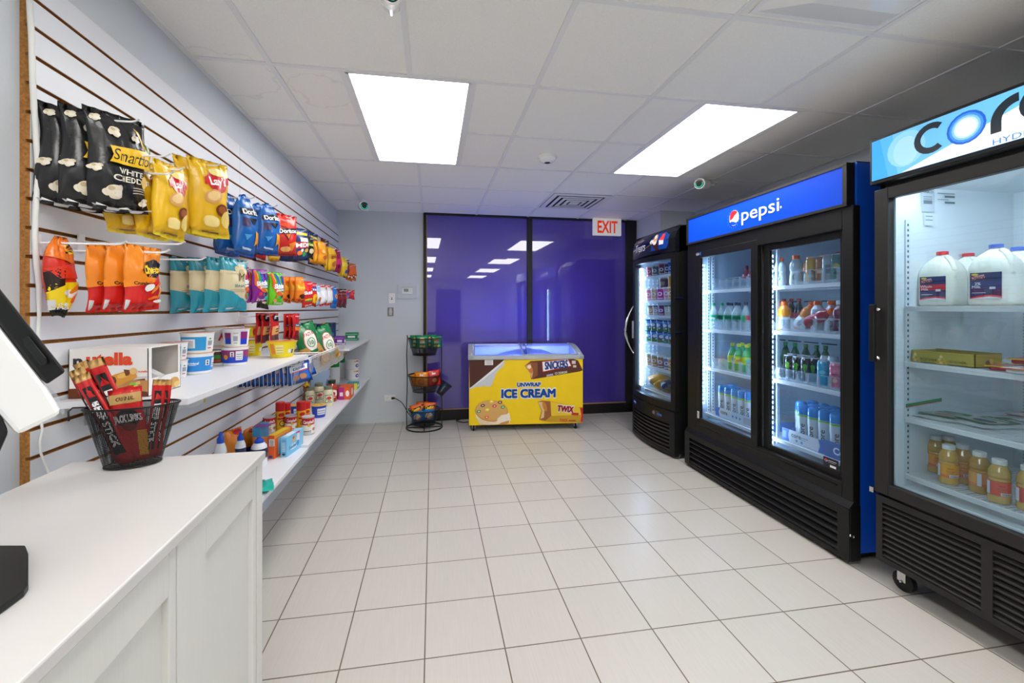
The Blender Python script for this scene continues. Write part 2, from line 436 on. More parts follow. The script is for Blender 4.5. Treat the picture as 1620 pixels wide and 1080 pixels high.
# walls
struct(MB().box((XL - 0.12, YR, 0), (XL, 5.3, CEIL + 0.03)).build('wall_left', 'wall_paint'))
struct(MB().box((XR, YR, 0), (XR + 0.12, 5.4, CEIL + 0.03)).build('wall_right', 'wall_paint'))
struct(MB().box((XL - 0.1, YR - 0.12, 0), (XR + 0.1, YR, CEIL + 0.03)).build('wall_rear', 'rear_wall_paint'))
XW0, XW1 = -0.105, 2.53
def skew(x0, x1, z0, z1, y0, y1, mb=None):      # a slab that follows the back wall line, y0..y1 in front of/behind it
    mb = mb or MB()
    pts = [(x0, YB(x0) + y0, z0), (x1, YB(x1) + y0, z0), (x1, YB(x1) + y1, z0), (x0, YB(x0) + y1, z0)]
    return mb.prism(pts, (0, 0, z1 - z0))
struct(skew(XL, XW0, 0, CEIL + 0.03, 0, 0.15).build('wall_back', 'wall_paint'))
struct(skew(XW0, XR, 0, CEIL + 0.03, 0.09, 0.15).build('wall_behind_window', 'wall_paint'))
col = MB().box((2.57, 4.535, 0), (XR, YB(XR), CEIL)); struct(col.build('wall_column', 'wall_paint'))
struct(skew(XL, XW0 - 0.004, 0, 0.10, -0.012, 0.0).build('baseboard_back', 'wall_paint'))
# window wall: black frame, two purple panes
fr = MB()
skew(XW0, XW0 + 0.035, 0, CEIL, -0.03, 0.05, fr); skew(1.14, 1.20, 0.10, CEIL, -0.03, 0.05, fr); skew(2.425, XW1 + 0.03, 0, CEIL, -0.03, 0.05, fr)
skew(XW0, XW1, 0, 0.118, -0.03, 0.05, fr); skew(XW0, XW1, CEIL - 0.022, CEIL, -0.03, 0.05, fr)
struct(fr.build('trim_2', 'black_frame'))
tn = MB(); skew(XW0 + 0.035, 2.425, 0.118, 0.128, -0.02, 0.03, tn); skew(XW0 + 0.035, XW0 + 0.043, 0.12, CEIL - 0.03, -0.02, 0.02, tn)
struct(tn.build('trim_3', 'tan_strip'))
struct(skew(XW0 + 0.04, 1.142, 0.125, CEIL - 0.02, 0.0, 0.02).build('window_1', 'purple_glass'))
struct(skew(1.198, 2.428, 0.125, CEIL - 0.02, 0.0, 0.02).build('window_2', 'purple_glass'))
# a plain doorway far behind the camera
struct(MB().box((0.4, YR, 0), (1.35, YR + 0.03, 2.05)).build('door_1', 'charcoal_satin'))

# ------------------------------------------------------------------ ceiling lights and fittings
for i, (lx, ly) in enumerate(LIGHTS):
    lab = ['large white lit ceiling panel on the left, above the yellow freezer aisle', 'large white lit ceiling panel on the right, near the coolers'][i] if i < 2 else 'lit ceiling panel behind the camera, mirrored in the purple window'
    t = thing('ceiling_light', lab, 'ceiling light', (lx, ly, CEIL), 0, 'lit ceiling panels behind the camera' if i > 1 else None)
    f = MB()
    for sx_ in (-1, 1): f.box((sx_ * 0.302, -0.625, -0.004), (sx_ * 0.285, 0.625, 0.012))
    for sy_ in (-1, 1): f.box((-0.302, sy_ * 0.625, -0.004), (0.302, sy_ * 0.605, 0.012))
    f.build('frame', 'grid_metal', t)
    MB().box((-0.29, -0.61, 0.002), (0.29, 0.61, 0.01)).build('diffuser', 'panel_light', t)
# square four-way air vent
t = thing('ceiling_vent', 'square white louvred air vent in the ceiling before the exit sign', 'vent', (1.46, 4.305, CEIL))
f = MB(); f.box((-0.295, -0.295, -0.006), (0.295, 0.295, -0.001)); f.build('backing', 'charcoal_satin', t)
f = MB()
for k, s_ in enumerate((0.295, 0.225, 0.165, 0.105, 0.05)):
    z1, z0 = -0.008, -0.03 + 0.002 * k; w = 0.032 if k else 0.045
    s2 = s_ - w
    o = [(-s_, -s_), (s_, -s_), (s_, s_), (-s_, s_)]; q = [(-s2, -s2), (s2, -s2), (s2, s2), (-s2, s2)]
    if k == 4: f.prism([(x, y, z0) for x, y in o], (0, 0, 0.004)); continue
    zz = (-0.006, -0.009) if k == 0 else (-0.010 - 0.002 * k, -0.012 - 0.002 * k)
    vs = [(x, y, zz[0]) for x, y in o] + [(x, y, zz[1]) for x, y in q] + [(x, y, zz[0] - 0.004) for x, y in o] + [(x, y, zz[1] - 0.004) for x, y in q]
    fs = []
    for i in range(4):
        j = (i + 1) % 4; fs += [(i, j, 4 + j, 4 + i), (8 + i, 12 + i, 12 + j, 8 + j), (i, 8 + i, 8 + j, j), (4 + i, 4 + j, 12 + j, 12 + i)]
    f.add(vs, fs)
f.build('louvre', 'grid_metal', t)
# big white deflector tile at the top of the picture
t = thing('air_deflector', 'large milky plastic air deflector in the ceiling at the top edge of the photo', 'vent', (1.47, 1.16, CEIL))
f = MB(); f.box((-0.29, -0.29, -0.006), (0.29, 0.29, 0.0)); f.build('base_plate', 'grid_metal', t, 0.002)
f = MB()
o = [(-0.27, -0.27), (0.27, -0.27), (0.27, 0.27), (-0.27, 0.27)]; q = [(-0.15, -0.15), (0.21, -0.15), (0.21, 0.15), (-0.15, 0.15)]
f.add([(x, y, -0.006) for x, y in o] + [(x, y, -0.045) for x, y in q], [(4, 5, 6, 7)[::-1]] + [(i, 4 + i, 4 + (i + 1) % 4, (i + 1) % 4) for i in range(4)])
f.build('deflector_shield', 'device_white', t, 0.01)
# smoke detector
t = thing('smoke_detector', 'round white smoke detector on the ceiling between the two lit panels', 'smoke detector', (0.837, 3.069, CEIL))
MB().lathe([(0.066, -0.012), (0.072, -0.006), (0.072, 0)], n=28).build('base_ring', 'device_white', t)
MB().lathe([(0.024, -0.044), (0.045, -0.038), (0.06, -0.026), (0.064, -0.012)], n=28).build('dome', 'device_white', t)
MB().lathe([(0.02, -0.0455), (0.022, -0.0435)], n=20).build('sensor_grille', 'black_satin', t)
# security cameras
def security_cam(label, top, head, look, r=0.034, ln=0.10):
    t = thing('security_camera', label, 'security camera', top)
    h = Vector(head) - Vector(top); look = Vector(look).normalized()
    q = look.to_track_quat('Z', 'Y').to_matrix()
    back = h - look * ln * 0.45
    MB().lathe([(0.028, -0.012), (0.034, -0.004), (0.034, 0)], n=20).build('mount', 'device_white', t)
    MB().tube([(0, 0, -0.008), Vector((0, 0, -0.03)) + back * 0.1, back * 0.8 + Vector((0, 0, 0.0)), back], 0.011, n=8).build('arm', 'device_white', t)
    b = MB().lathe([(r * 0.55, -ln * 0.55), (r * 0.9, -ln * 0.5), (r, -ln * 0.35), (r, ln * 0.5), (r * 0.9, ln * 0.55)], h, '#FFFFFF', 24, q).build('housing', 'device_white', t)
    MB().lathe([(r * 0.78, ln * 0.54), (r * 0.78, ln * 0.575), (r * 0.5, ln * 0.58)], h, '#FFFFFF', 24, q).build('lens_face', 'black_gloss', t)
    rg = MB(); pts = [h + q @ Vector((r * 0.6 * math.cos(a), r * 0.6 * math.sin(a), ln * 0.59)) for a in [PI * (0.9 + 1.2 * k / 12) for k in range(13)]]
    rg.tube(pts, 0.0018, n=5).build('indicator_ring', 'ring_teal', t)
    return t
def toward(p, q): return (Vector(q) - Vector(p))
c1 = Vector((-0.71, 4.62, CEIL)); h1 = aty(574, 325, 4.42)
security_cam('small white security camera with a teal ring in the far left ceiling corner', c1, h1, (0.35, -1.0, -0.25), 0.046, 0.14)
c2 = Vector((2.46, 3.44, CEIL)); h2 = atx(1112, 291, 2.30)
security_cam('white security camera on the ceiling just above the frozen treats cooler', c2, h2, (-0.95, -0.75, -0.22), 0.046, 0.17)
c3 = Vector((-0.15, 1.63, CEIL)); h3 = atz(619, -6, 2.37)
security_cam('black-faced security camera cut off by the top edge of the photo', c3, h3, toward(h3, (0.1, -0.5, 1.5)), 0.034, 0.09)
# exit sign
ex0 = aty(938, 372, 5.0); ex1 = aty(982, 344, 5.0)
t = thing('exit_sign', 'white exit sign with red letters hanging from the ceiling by the right window jamb', 'exit sign', ((ex0.x + ex1.x) / 2, 5.0, ex0.z))
w = ex1.x - ex0.x; hgt = CEIL - 0.012 - ex0.z
MB().box((-w / 2, -0.02, 0), (w / 2, 0.02, hgt), '#EDEAE2').build('housing', 'sign_dim', t, 0.004)
MB().deco(plane((0, -0.0205, 0), (1, 0, 0), (0, 0, 1), hgt), [('T', 'EXIT', 0, 0.5, 0.68, '#E8380D', {'b': 0.025, 'w': w / hgt * 0.72})]).build('lettering', 'sign_lit', t)
MB().box((-0.03, -0.015, hgt), (0.03, 0.015, CEIL - ex0.z), '#FFFFFF').build('canopy', 'device_white', t)
# wall devices on the back wall
def on_back(u, v): 
    p = aty(u, v, 5.11)
    return Vector((p.x, YB(p.x), p.z))
a = math.atan(WB)
p = on_back(644, 461)
t = thing('thermostat', 'white thermostat with a green display under a clear cover on the grey back wall', 'thermostat', p, a)
MB().box((-0.062, -0.03, -0.035), (0.062, -0.003, 0.038), '#ECEBE4').deco(plane((0, -0.0305, 0), (1, 0, 0), (0, 0, 1), 0.07), [('R', -0.5, -0.05, 0.25, 0.42, '#4F6650')] + [('E', 0.5 + dx, 0.2 + dy, 0.06, 0.06, '#B8B8B0') for dx, dy in ((0, .15), (0.15, 0), (0, -.15))] + [('E', x, -0.35, 0.05, 0.04, '#B8B8B0') for x in (-0.45, -0.2, 0.05)]).build('body', 'plastic', t, 0.008)
MB().box((-0.108, -0.006, -0.08), (0.108, 0, 0.078)).build('cover_base', 'wall_paint', t, 0.003)
g = MB()
for s_ in (-1, 1): g.box((s_ * 0.108, -0.05, -0.08), (s_ * 0.102, -0.006, 0.078)); g.box((-0.108, -0.05, s_ * 0.079 - 0.001), (0.108, -0.006, s_ * 0.076 - 0.001))
g.box((-0.108, -0.052, -0.08), (0.108, -0.05, 0.078)); g.build('clear_cover', 'cover_clear', t)
p = on_back(620, 472)
t = thing('light_switch', 'white single toggle light switch plate left of the thermostat', 'light switch', p, a)
MB().box((-0.036, -0.006, -0.057), (0.036, 0, 0.057)).build('plate', 'device_white', t, 0.003)
MB().box((-0.006, -0.0075, -0.014), (0.006, -0.006, 0.014)).build('slot', 'black_satin', t); MB().box((-0.004, -0.016, 0.0), (0.004, -0.006, 0.009)).build('toggle', 'device_white', t, 0.001)
p = on_back(618, 493)
t = thing('wall_socket_plate', 'small grey metal plate with a round jack below the light switch', 'wall plate', p, a)
MB().box((-0.034, -0.006, -0.05), (0.034, 0, 0.05), '#85837F').build('plate', 'paint', t, 0.002)
MB().box((-0.014, -0.011, -0.04), (0.014, -0.006, 0.04), '#C9C6BD').build('insert', 'plastic', t, 0.003)
MB().lathe([(0.018, 0), (0.018, 0.008), (0.008, 0.009)], (0, -0.006, 0), '#C9C6BD', 18, Matrix.Rotation(PI / 2, 3, 'X')).build('jack', 'plastic', t)
p = on_back(617, 629)
t = thing('power_outlet', 'white double power outlet low on the back wall left of the wire rack', 'power outlet', p, a)
MB().box((-0.062, -0.006, -0.036), (0.062, 0, 0.036)).build('plate', 'device_white', t, 0.003)
for s_ in (-1, 1):
    o = MB()
    for d in (-1, 1): o.box((s_ * 0.026 - 0.008, -0.0072, d * 0.007 - 0.001), (s_ * 0.026 + 0.002, -0.006, d * 0.007 + 0.001))
    o.build('socket', 'black_satin', t)
# ================================================================== COOLERS
def bw(mb, name, material, parent, **kw):            # build from world coordinates under an unrotated thing
    o = parent.location
    mb.v = [(x - o.x, y - o.y, z - o.z) for x, y, z in mb.v]
    return mb.build(name, material, parent, **kw)
def sideM(x, y_left, z0, H): return plane((x, y_left, z0), (0, -1, 0), (0, 0, 1), H)   # a surface facing the aisle (-x); u runs to the right as seen
def wire_shelf(x0, x1, y0, y1, z, step=0.024):
    m = MB(); m.box((x0, y0, z - 0.024), (x0 + 0.008, y1, z - 0.002)); m.box((x1 - 0.006, y0, z - 0.012), (x1, y1, z - 0.004))
    m.box((x0 - 0.004, y0, z - 0.008), (x0 + 0.01, y1, z - 0.001))
    n = int((y1 - y0) / step)
    for k in range(n + 1):
        y = y0 + (y1 - y0) * k / n; m.box((x0 + 0.002, y - 0.0022, z - 0.0055), (x1, y + 0.0022, z - 0.001))
        if k < n: m.box((x0 - 0.0008, y + step * 0.25, z - 0.019), (x0, y + step * 0.7, z - 0.014), '#9AA4AC')
    for x in (x0 + (x1 - x0) * 0.35, x0 + (x1 - x0) * 0.7): m.box((x - 0.003, y0, z - 0.012), (x + 0.003, y1, z - 0.0055))
    return m
def pilaster(x, y, z0, z1, face):                   # slotted upright; face: +1/-1 direction in y it faces
    m = MB(); m.box((x - 0.012, y, z0), (x + 0.012, y + 0.006 * face, z1), '#DCE4EA')
    z = z0 + 0.02
    while z < z1 - 0.02: m.box((x - 0.004, y + 0.006 * face, z), (x + 0.004, y + 0.0066 * face, z + 0.011), '#4C545C'); z += 0.025
    return m
def led(x, y, z0, z1, dx, dy, parent, step=0.033, glow='led_cool', w=0.007):
    b = MB(); b.box((x - dx - 0.004, y - dy - 0.004, z0 - 0.02), (x + dx + 0.004, y + dy + 0.004, z1 + 0.02)); bk = bw(b, 'led_channel', 'liner_grey', parent)
    m = MB(); z = z0
    while z < z1:
        a = (x - max(dx, w) - 0.0055 * (dx < w), y - max(dy, w) - 0.0055 * (dy < w), z - w); c = (x + max(dx, w) + 0.0055 * (dx < w), y + max(dy, w) + 0.0055 * (dy < w), z + w)
        m.box(a, c); z += step
    return bw(m, 'led_strip', glow, parent)
def cabinet(t, x0, x1, y0, y1, z0, z1, shell, liner, wall=0.045):
    m = MB(); m.box((x0, y0, z0), (x1, y0 + wall - 0.01, z1)); m.box((x0, y1 - wall + 0.01, z0), (x1, y1, z1)); m.box((x1 - 0.03, y0 + wall - 0.01, z0), (x1, y1 - wall + 0.01, z1))
    m.box((x0, y0 + wall - 0.01, z1 - 0.03), (x1 - 0.03, y1 - wall + 0.01, z1)); m.box((x0, y0 + wall - 0.01, z0), (x1 - 0.03, y1 - wall + 0.01, z0 + 0.03))
    return bw(m, 'cabinet', shell, t)
def liner_box(t, x0, x1, y0, y1, z0, z1, material, th=0.008):
    m = MB(); m.box((x0, y0 - th, z0), (x1, y0, z1)); m.box((x0, y1, z0), (x1, y1 + th, z1)); m.box((x1, y0 - th, z0), (x1 + th, y1 + th, z1))
    m.box((x0, y0, z1), (x1, y1, z1 + th)); m.box((x0, y0, z0 - th), (x1, y1, z0))
    return bw(m, 'liner', material, t)
def door(t, x, y0, y1, z0, z1, w, frame_mat, glass_mat, th=0.03, name='door', wt=None):
    wt = wt or w
    m = MB(); m.box((x, y0, z0), (x + th, y0 + w, z1)); m.box((x, y1 - w, z0), (x + th, y1, z1)); m.box((x, y0 + w, z1 - wt), (x + th, y1 - w, z1)); m.box((x, y0 + w, z0), (x + th, y1 - w, z0 + wt))
    d = bw(m, name, frame_mat, t, bevel=0.003)
    g = MB(); g.box((x + th * 0.5, y0 + w * 0.8, z0 + wt * 0.8), (x + th * 0.5 + 0.004, y1 - w * 0.8, z1 - wt * 0.8))
    o = t.location; g.v = [(a - o.x, b - o.y, c - o.z) for a, b, c in g.v]; gl = g.build('glass_pane', glass_mat, d)
    return d
def sub(mb, name, material, t, d, **kw):
    o = t.location; mb.v = [(a - o.x, b - o.y, c - o.z) for a, b, c in mb.v]; return mb.build(name, material, d, **kw)
def louvres(x, y0, y1, z0, z1, n, depth=0.03, bar=0.012):
    m = MB()
    for k in range(n):
        za = z0 + (z1 - z0) * (k + 0.15) / n; zb = z0 + (z1 - z0) * (k + 0.85) / n
        m.prism([(x, y0, za + 0.0), (x, y0, za + bar * 0.5), (x + depth, y0, zb + bar * 0.3), (x + depth, y0, zb)], (0, y1 - y0, 0))
    return m

# ---------------- blue sliding-door cooler
PX = 2.115
pep = thing('drink_cooler', 'big blue two-door drinks cooler with a lit blue cola sign', 'cooler', (PX, 2.58, 0))
cabinet(pep, 2.15, 2.93, 1.875, 3.295, 0.05, 2.062, 'pepsi_blue', 'liner_grey')
liner_box(pep, 2.175, 2.82, 1.925, 3.24, 0.40, 1.80, 'liner_grey')
m = MB()
m.box((PX, 3.19, 0.30), (2.16, 3.30, 1.84)); m.box((PX, 1.865, 0.02), (2.16, 1.925, 1.84)); m.box((PX, 1.925, 1.725), (2.16, 3.19, 1.84)); m.box((PX, 1.925, 0.30), (2.16, 3.19, 0.40))
m.box((PX + 0.024, 2.505, 0.40), (2.165, 2.525, 1.725))
bw(m, 'front_frame', 'black_satin', pep, bevel=0.004)
d1 = door(pep, PX - 0.004, 2.515, 3.185, 0.385, 1.765, 0.058, 'black_satin', 'cooler_glass', 0.026, wt=0.05)
d2 = door(pep, PX + 0.03, 1.915, 2.50, 0.385, 1.735, 0.048, 'black_satin', 'cooler_glass', 0.022, wt=0.05)
sub(MB().tube([(PX + 0.01, 3.16, 0.375), (PX + 0.01, 1.95, 0.375)], 0.012, n=8), 'track', 'black_gloss', pep, d2)
m = MB(); M = sideM(PX - 0.0042, 3.178, 1.735, 0.026)
m.deco(M, [('E', 0.85, 0.5, 0.8, 0.42, '#C9CCD0'), ('E', 0.85, 0.5, 0.7, 0.34, '#1A1A1A'), ('T', 'true', 0.85, 0.5, 0.42, '#DDE0E4', {'b': 0.02}), ('R', 1.95, 0.05, 2.6, 0.95, '#2256B8')])
sub(m, 'badge', 'plastic', pep, d1)
m = MB(); M = sideM(PX - 0.0042, 3.165, 0.43, 0.055)
m.deco(M, [('R', 0.1, 0, 0.55, 1, '#E8EAEC')] + [('R', 0.17, 0.12 + 0.2 * k, 0.48, 0.2 + 0.2 * k, '#4A4E54') for k in range(4)]); sub(m, 'sticker', 'plastic', pep, d1)
m = MB(); M = sideM(PX + 0.0295, 2.06, 0.438, 0.055)
m.deco(M, [('R', -0.0, 0, 1.65, 1, '#0E0E12'), ('E', 0.3, 0.68, 0.16, 0.16, '#F4F4F4'), ('E', 0.3, 0.74, 0.14, 0.09, '#D8202C'), ('E', 0.3, 0.61, 0.13, 0.06, '#1C4AA8'), ('R', 0.55, 0.7, 1.45, 0.76, '#C8CACE'), ('R', 0.55, 0.55, 1.3, 0.6, '#9A9CA0'), ('R', 0.75, 0.12, 1.4, 0.34, '#E8E8EC')]); sub(m, 'sticker', 'plastic', pep, d2)
# lit sign
m = MB(); m.box((PX - 0.008, 1.885, 1.838), (2.15, 3.293, 2.062)); sg = bw(m, 'sign_box', 'black_satin', pep)
m = MB(); m.box((PX - 0.010, 1.905, 1.852), (PX - 0.004, 3.275, 2.048), '#0848D2'); sub(m, 'sign_panel', 'sign_blue', pep, sg)
m = MB()
for a, b in (((PX - 0.016, 1.885, 2.047), (PX - 0.006, 3.293, 2.062)), ((PX - 0.016, 1.885, 1.838), (PX - 0.006, 3.293, 1.853)), ((PX - 0.016, 1.885, 1.85), (PX - 0.006, 1.908, 2.05)), ((PX - 0.016, 3.272, 1.85), (PX - 0.006, 3.293, 2.05))): m.box(a, b)
sub(m, 'sign_trim', 'charcoal_satin', pep, sg)
M = sideM(PX - 0.011, 2.74, 1.852, 0.196)
sp = [('S', 0.06, 0.47, 0.39, 18, '#1D5CE8'), ('E', 0.06, 0.47, 0.27, 0.30, '#0A3BB4'), ('E', 0.09, 0.5, 0.245, 0.275, '#F6F6F8'), ('P', [(-0.13, 0.58), (-0.10, 0.68), (-0.02, 0.75), (0.09, 0.77), (0.2, 0.74), (0.27, 0.67), (0.12, 0.58), (0.04, 0.50), (-0.05, 0.46), (-0.14, 0.44)], '#E3262E'),
      ('P', [(-0.13, 0.38), (-0.02, 0.40), (0.10, 0.36), (0.2, 0.32), (0.3, 0.36), (0.27, 0.30), (0.18, 0.25), (0.08, 0.235), (-0.02, 0.26), (-0.1, 0.31)], '#1245C8'), ('T', 'pepsi', 1.30, 0.53, 0.44, '#FFFFFF', {'b': 0.004, 'w': 1.66}), ('E', 2.2, 0.4, 0.03, 0.035, '#FFFFFF')]
m = MB(); m.deco(M, sp); sub(m, 'logo', 'sign_lit', pep, sg)
# lower grille
m = MB(); gx = PX - 0.028
m.box((gx, 1.862, 0.02), (gx + 0.01, 1.925, 0.29)); m.box((gx, 3.235, 0.02), (gx + 0.01, 3.30, 0.29)); m.box((gx, 1.925, 0.02), (gx + 0.01, 3.235, 0.045)); m.box((gx, 1.925, 0.245), (gx + 0.01, 3.235, 0.29))
m.prism([(gx, 1.862, 0.29), (gx + 0.03, 1.862, 0.325), (gx + 0.045, 1.862, 0.325), (gx + 0.045, 1.862, 0.29)], (0, 1.438, 0)); m.box((gx + 0.01, 1.862, 0.02), (2.16, 1.88, 0.3)); m.box((gx + 0.01, 3.285, 0.02), (2.16, 3.30, 0.3))
gr = bw(m, 'grille', 'black_satin', pep, bevel=0.003)
sub(louvres(gx + 0.002, 1.925, 3.235, 0.045, 0.245, 5, 0.03, 0.018), 'louvre', 'black_satin', pep, gr)
m = MB(); m.box((gx + 0.06, 1.92, 0.03), (gx + 0.062, 3.24, 0.3)); sub(m, 'backing', 'black_gloss', pep, gr)
sub(MB().tube([(gx + 0.012, 1.862, 0.155), (gx + 0.012, 1.850, 0.155)], 0.008, n=8), 'screw', 'chrome', pep, gr)
bw(MB().deco(sideM(gx, 2.64, 0.247, 0.04), [('T', 'true', 0.9, 0.5, 0.7, '#3A3A3C', {'sh': 0.2})]), 'badge', 'black_satin', pep)
bw(MB().box((2.15, 1.876, 2.0625), (2.93, 3.294, 2.068)), 'bounce_cover', 'charcoal_satin', pep)  # added dark sheet, out of view, keeps blue bounce off the ceiling
bw(MB().box((2.17, 1.9, 0.02), (2.9, 3.27, 0.05)), 'base', 'rubber', pep)
for (z, s0, s1, n1) in ((1.458, 2.50, 3.22, 'l'), (1.142, 2.50, 3.22, 'l'), (0.832, 2.50, 3.22, 'l'), (0.458, 2.50, 3.22, 'l'), (1.457, 1.94, 2.49, 'r'), (1.166, 1.94, 2.49, 'r'), (0.85, 1.94, 2.49, 'r'), (0.467, 1.94, 2.49, 'r')):
    bw(wire_shelf(2.215, 2.80, s0, s1, z), 'shelf', 'wire_white', pep)
led(2.185, 3.20, 0.54, 1.68, 0.001, 0.008, pep); led(2.19, 2.49, 0.30, 1.66, 0.001, 0.008, pep)
for y, f_ in ((3.235, -1), (1.93, 1)): bw(pilaster(2.26, y, 0.42, 1.75, f_), 'pilaster', 'paint', pep)
bw(pilaster(2.30, 3.235, 0.42, 1.75, -1), 'pilaster', 'paint', pep)
bw(MB().box((2.24, 2.492, 0.42), (2.26, 2.50, 1.72)).box((2.79, 2.3, 0.42), (2.81, 2.33, 1.75)), 'divider_post', 'liner_grey', pep)
for z in (1.36, 1.05, 0.70):
    m = MB()
    for k in range(8): m.box((2.815, 2.0 + k * 0.15, z), (2.819, 2.12 + k * 0.15, z + 0.008))
    bw(m, 'air_slot', 'black_satin', pep)
def tray(y0, y1, z, n, x0=2.225, dep=0.34, h=0.085):
    m = MB(); m.box((x0, y0, z + h - 0.004), (x0 + 0.003, y1, z + h))
    for k in range(n + 1):
        y = y0 + (y1 - y0) * k / n
        m.box((x0, y - 0.001, z + 0.002), (x0 + dep, y + 0.001, z + h * 0.9)); m.box((x0, y - 0.012, z + 0.002), (x0 + 0.003, y + 0.012, z + h))
        if k < n: m.box((x0, y + 0.012, z + 0.001), (x0 + 0.003, y + (y1 - y0) / n - 0.012, z + 0.018)); m.box((x0, y + 0.004, z + 0.001), (x0 + dep, y + (y1 - y0) / n - 0.004, z + 0.003))
    return bw(m, 'bottle_tray', 'tray_clear', pep)
tray(2.52, 3.12, 1.458, 8); tray(2.52, 3.12, 1.142, 8); tray(2.52, 3.12, 0.832, 8); tray(1.95, 2.33, 1.457, 4); tray(1.95, 2.44, 1.166, 6); tray(1.95, 2.47, 0.85, 7, h=0.075)

# ---------------- bottles, cans
def bottle(name, label, cat, H, R, prof, body_mat, body_col, cap, cap_r, cap_h, lab=None, decos=(), face=PI + 0.55, group=None, liquid=None, lab_r=1.012):
    t = thing(name, label, cat, (0, 0, 0), 0, group)
    Hb = H - cap_h
    pr = [(r * R, z * Hb) for r, z in prof]
    MB().lathe(pr, (0, 0, 0), body_col, 18).build('body', body_mat, t)
    if liquid:
        MB().lathe([(r * R * 0.93, 0.004 + z * Hb * liquid[1]) for r, z in prof if z <= 1.0], (0, 0, 0), liquid[0], 14).build('contents', 'plastic', t)
    if cap: MB().lathe([(cap_r, Hb - 0.004), (cap_r, H - 0.002), (cap_r * 0.85, H)], (0, 0, 0), cap, 16).build('cap', 'plastic', t)
    if lab:
        v0, v1, lc, rr = lab
        def rf(v):
            z = v0 + (v1 - v0) * v
            for i in range(len(prof) - 1):
                if prof[i][1] <= z <= prof[i + 1][1]:
                    k = (z - prof[i][1]) / max(1e-6, prof[i + 1][1] - prof[i][1]); return (prof[i][0] + (prof[i + 1][0] - prof[i][0]) * k) * R * lab_r
            return R * lab_r
        Hl = (v1 - v0) * Hb
        mb = MB(); nn = 5
        for k in range(nn):
            a, b = k / nn, (k + 1) / nn
            c = lc if isinstance(lc, str) else lc[min(len(lc) - 1, int(k / nn * len(lc)))]
            n = 20
            vs = [(rf(a) * math.cos(2 * PI * q / n), rf(a) * math.sin(2 * PI * q / n), v0 * Hb + a * Hl) for q in range(n)] + [(rf(b) * math.cos(2 * PI * q / n), rf(b) * math.sin(2 * PI * q / n), v0 * Hb + b * Hl) for q in range(n)]
            mb.add(vs, [(q, (q + 1) % n, n + (q + 1) % n, n + q) for q in range(n)], c, True)
        if decos: mb.deco(around((0, 0, v0 * Hb), rf, Hl, face), decos)
        mb.build('label', 'plastic', t)
    return t
SPORT = [(0.86, 0), (0.97, 0.03), (1, 0.08), (0.97, 0.28), (0.86, 0.45), (0.84, 0.52), (0.98, 0.60), (1.0, 0.70), (0.92, 0.82), (0.60, 0.94), (0.48, 0.97), (0.48, 1.0)]
SODA = [(0.8, 0), (0.97, 0.03), (1, 0.08), (0.97, 0.2), (0.99, 0.32), (1, 0.58), (0.92, 0.68), (0.62, 0.82), (0.38, 0.92), (0.36, 1.0)]
CORE = [(0.85, 0), (0.98, 0.02), (1, 0.08), (0.94, 0.3), (0.90, 0.5), (0.94, 0.66), (1.0, 0.74), (1.0, 1.0)]
JUICE = [(0.9, 0), (1, 0.03), (1, 0.18), (0.96, 0.22), (0.96, 0.55), (1.0, 0.58), (0.93, 0.62), (1, 0.68), (0.95, 0.80), (0.72, 0.92), (0.62, 0.95), (0.62, 1.0)]
CAN = [(0.8, 0), (0.98, 0.05), (1, 0.1), (1, 0.88), (0.86, 0.96), (0.84, 1.0)]
def sport(label, liquid, group=None, capc='#F0641E', lab='#D9DCDF'):
    return bottle('sports_drink_bottle', label, 'bottle', 0.19, 0.037, SPORT, 'juice', liquid, capc, 0.021, 0.02, (0.1, 0.52, lab, 0), [('E', 0, 0.5, 0.16, 0.3, '#6A6A6E'), ('E', 0, 0.5, 0.12, 0.22, lab), ('T', 'G', 0, 0.5, 0.3, '#55565A', {'b': 0.03})], group=group)
def can(label, col, H=0.122, R=0.032, decos=(), name='drink_can', group=None):
    t = thing(name, label, 'can', (0, 0, 0), 0, group)
    b = MB().lathe([(r * R, z * H) for r, z in CAN], (0, 0, 0), ['#B9BCC0', col, col, col, '#C6C9CC'], 18)
    if decos: b.deco(around((0, 0, 0.1 * H), R, H * 0.78, PI + 0.55), decos)
    b.build('body', 'juice', t)
    MB().lathe([(R * 0.82, H - 0.003), (R * 0.84, H), (R * 0.80, H), (R * 0.78, H - 0.004)], (0, 0, 0), '#C6C9CC', 18).build('lid', 'chrome', t)
    return t
def put(o, u, x, z, rz=0.0, tilt=None):
    p = atx(u, 500, x); o.location = (x, p.y, z); o.rotation_euler = tilt if tilt else (0, 0, rz); return o
EPS = 0.0
# right door, top shelf
A, Bz, Cz, Dz = 1.457, 1.166, 0.85, 0.467
put(sport('clear white sports drink with orange cap, leftmost on the top right cooler shelf', '#C9D6E2'), 1234, 2.28, A)
put(sport('clear white sports drink with orange cap, second on the top right cooler shelf', '#C5D0DC'), 1259.5, 2.275, A)
put(sport('orange sports drink standing behind the golden can on the top cooler shelf', '#C8702A'), 1281, 2.42, A)
put(sport('amber sports drink behind the copper can on the top cooler shelf', '#B8642C'), 1305, 2.42, A)
put(sport('orange sports drink at the right end of the top cooler shelf, behind the green can', '#C08030'), 1327, 2.40, A)
put(can('tall golden yellow can on the top right cooler shelf', '#D9A548', 0.165, 0.031, [('E', 0, 0.45, 0.12, 0.1, '#6A4A22'), ('R', -0.14, 0.2, 0.14, 0.3, '#F2E2B0')]), 1284, 2.275, A)
put(can('tall copper coloured can on the top right cooler shelf', '#A86A48', 0.165, 0.031, [('R', -0.14, 0.35, 0.14, 0.5, '#D9B79A')]), 1300, 2.285, A)
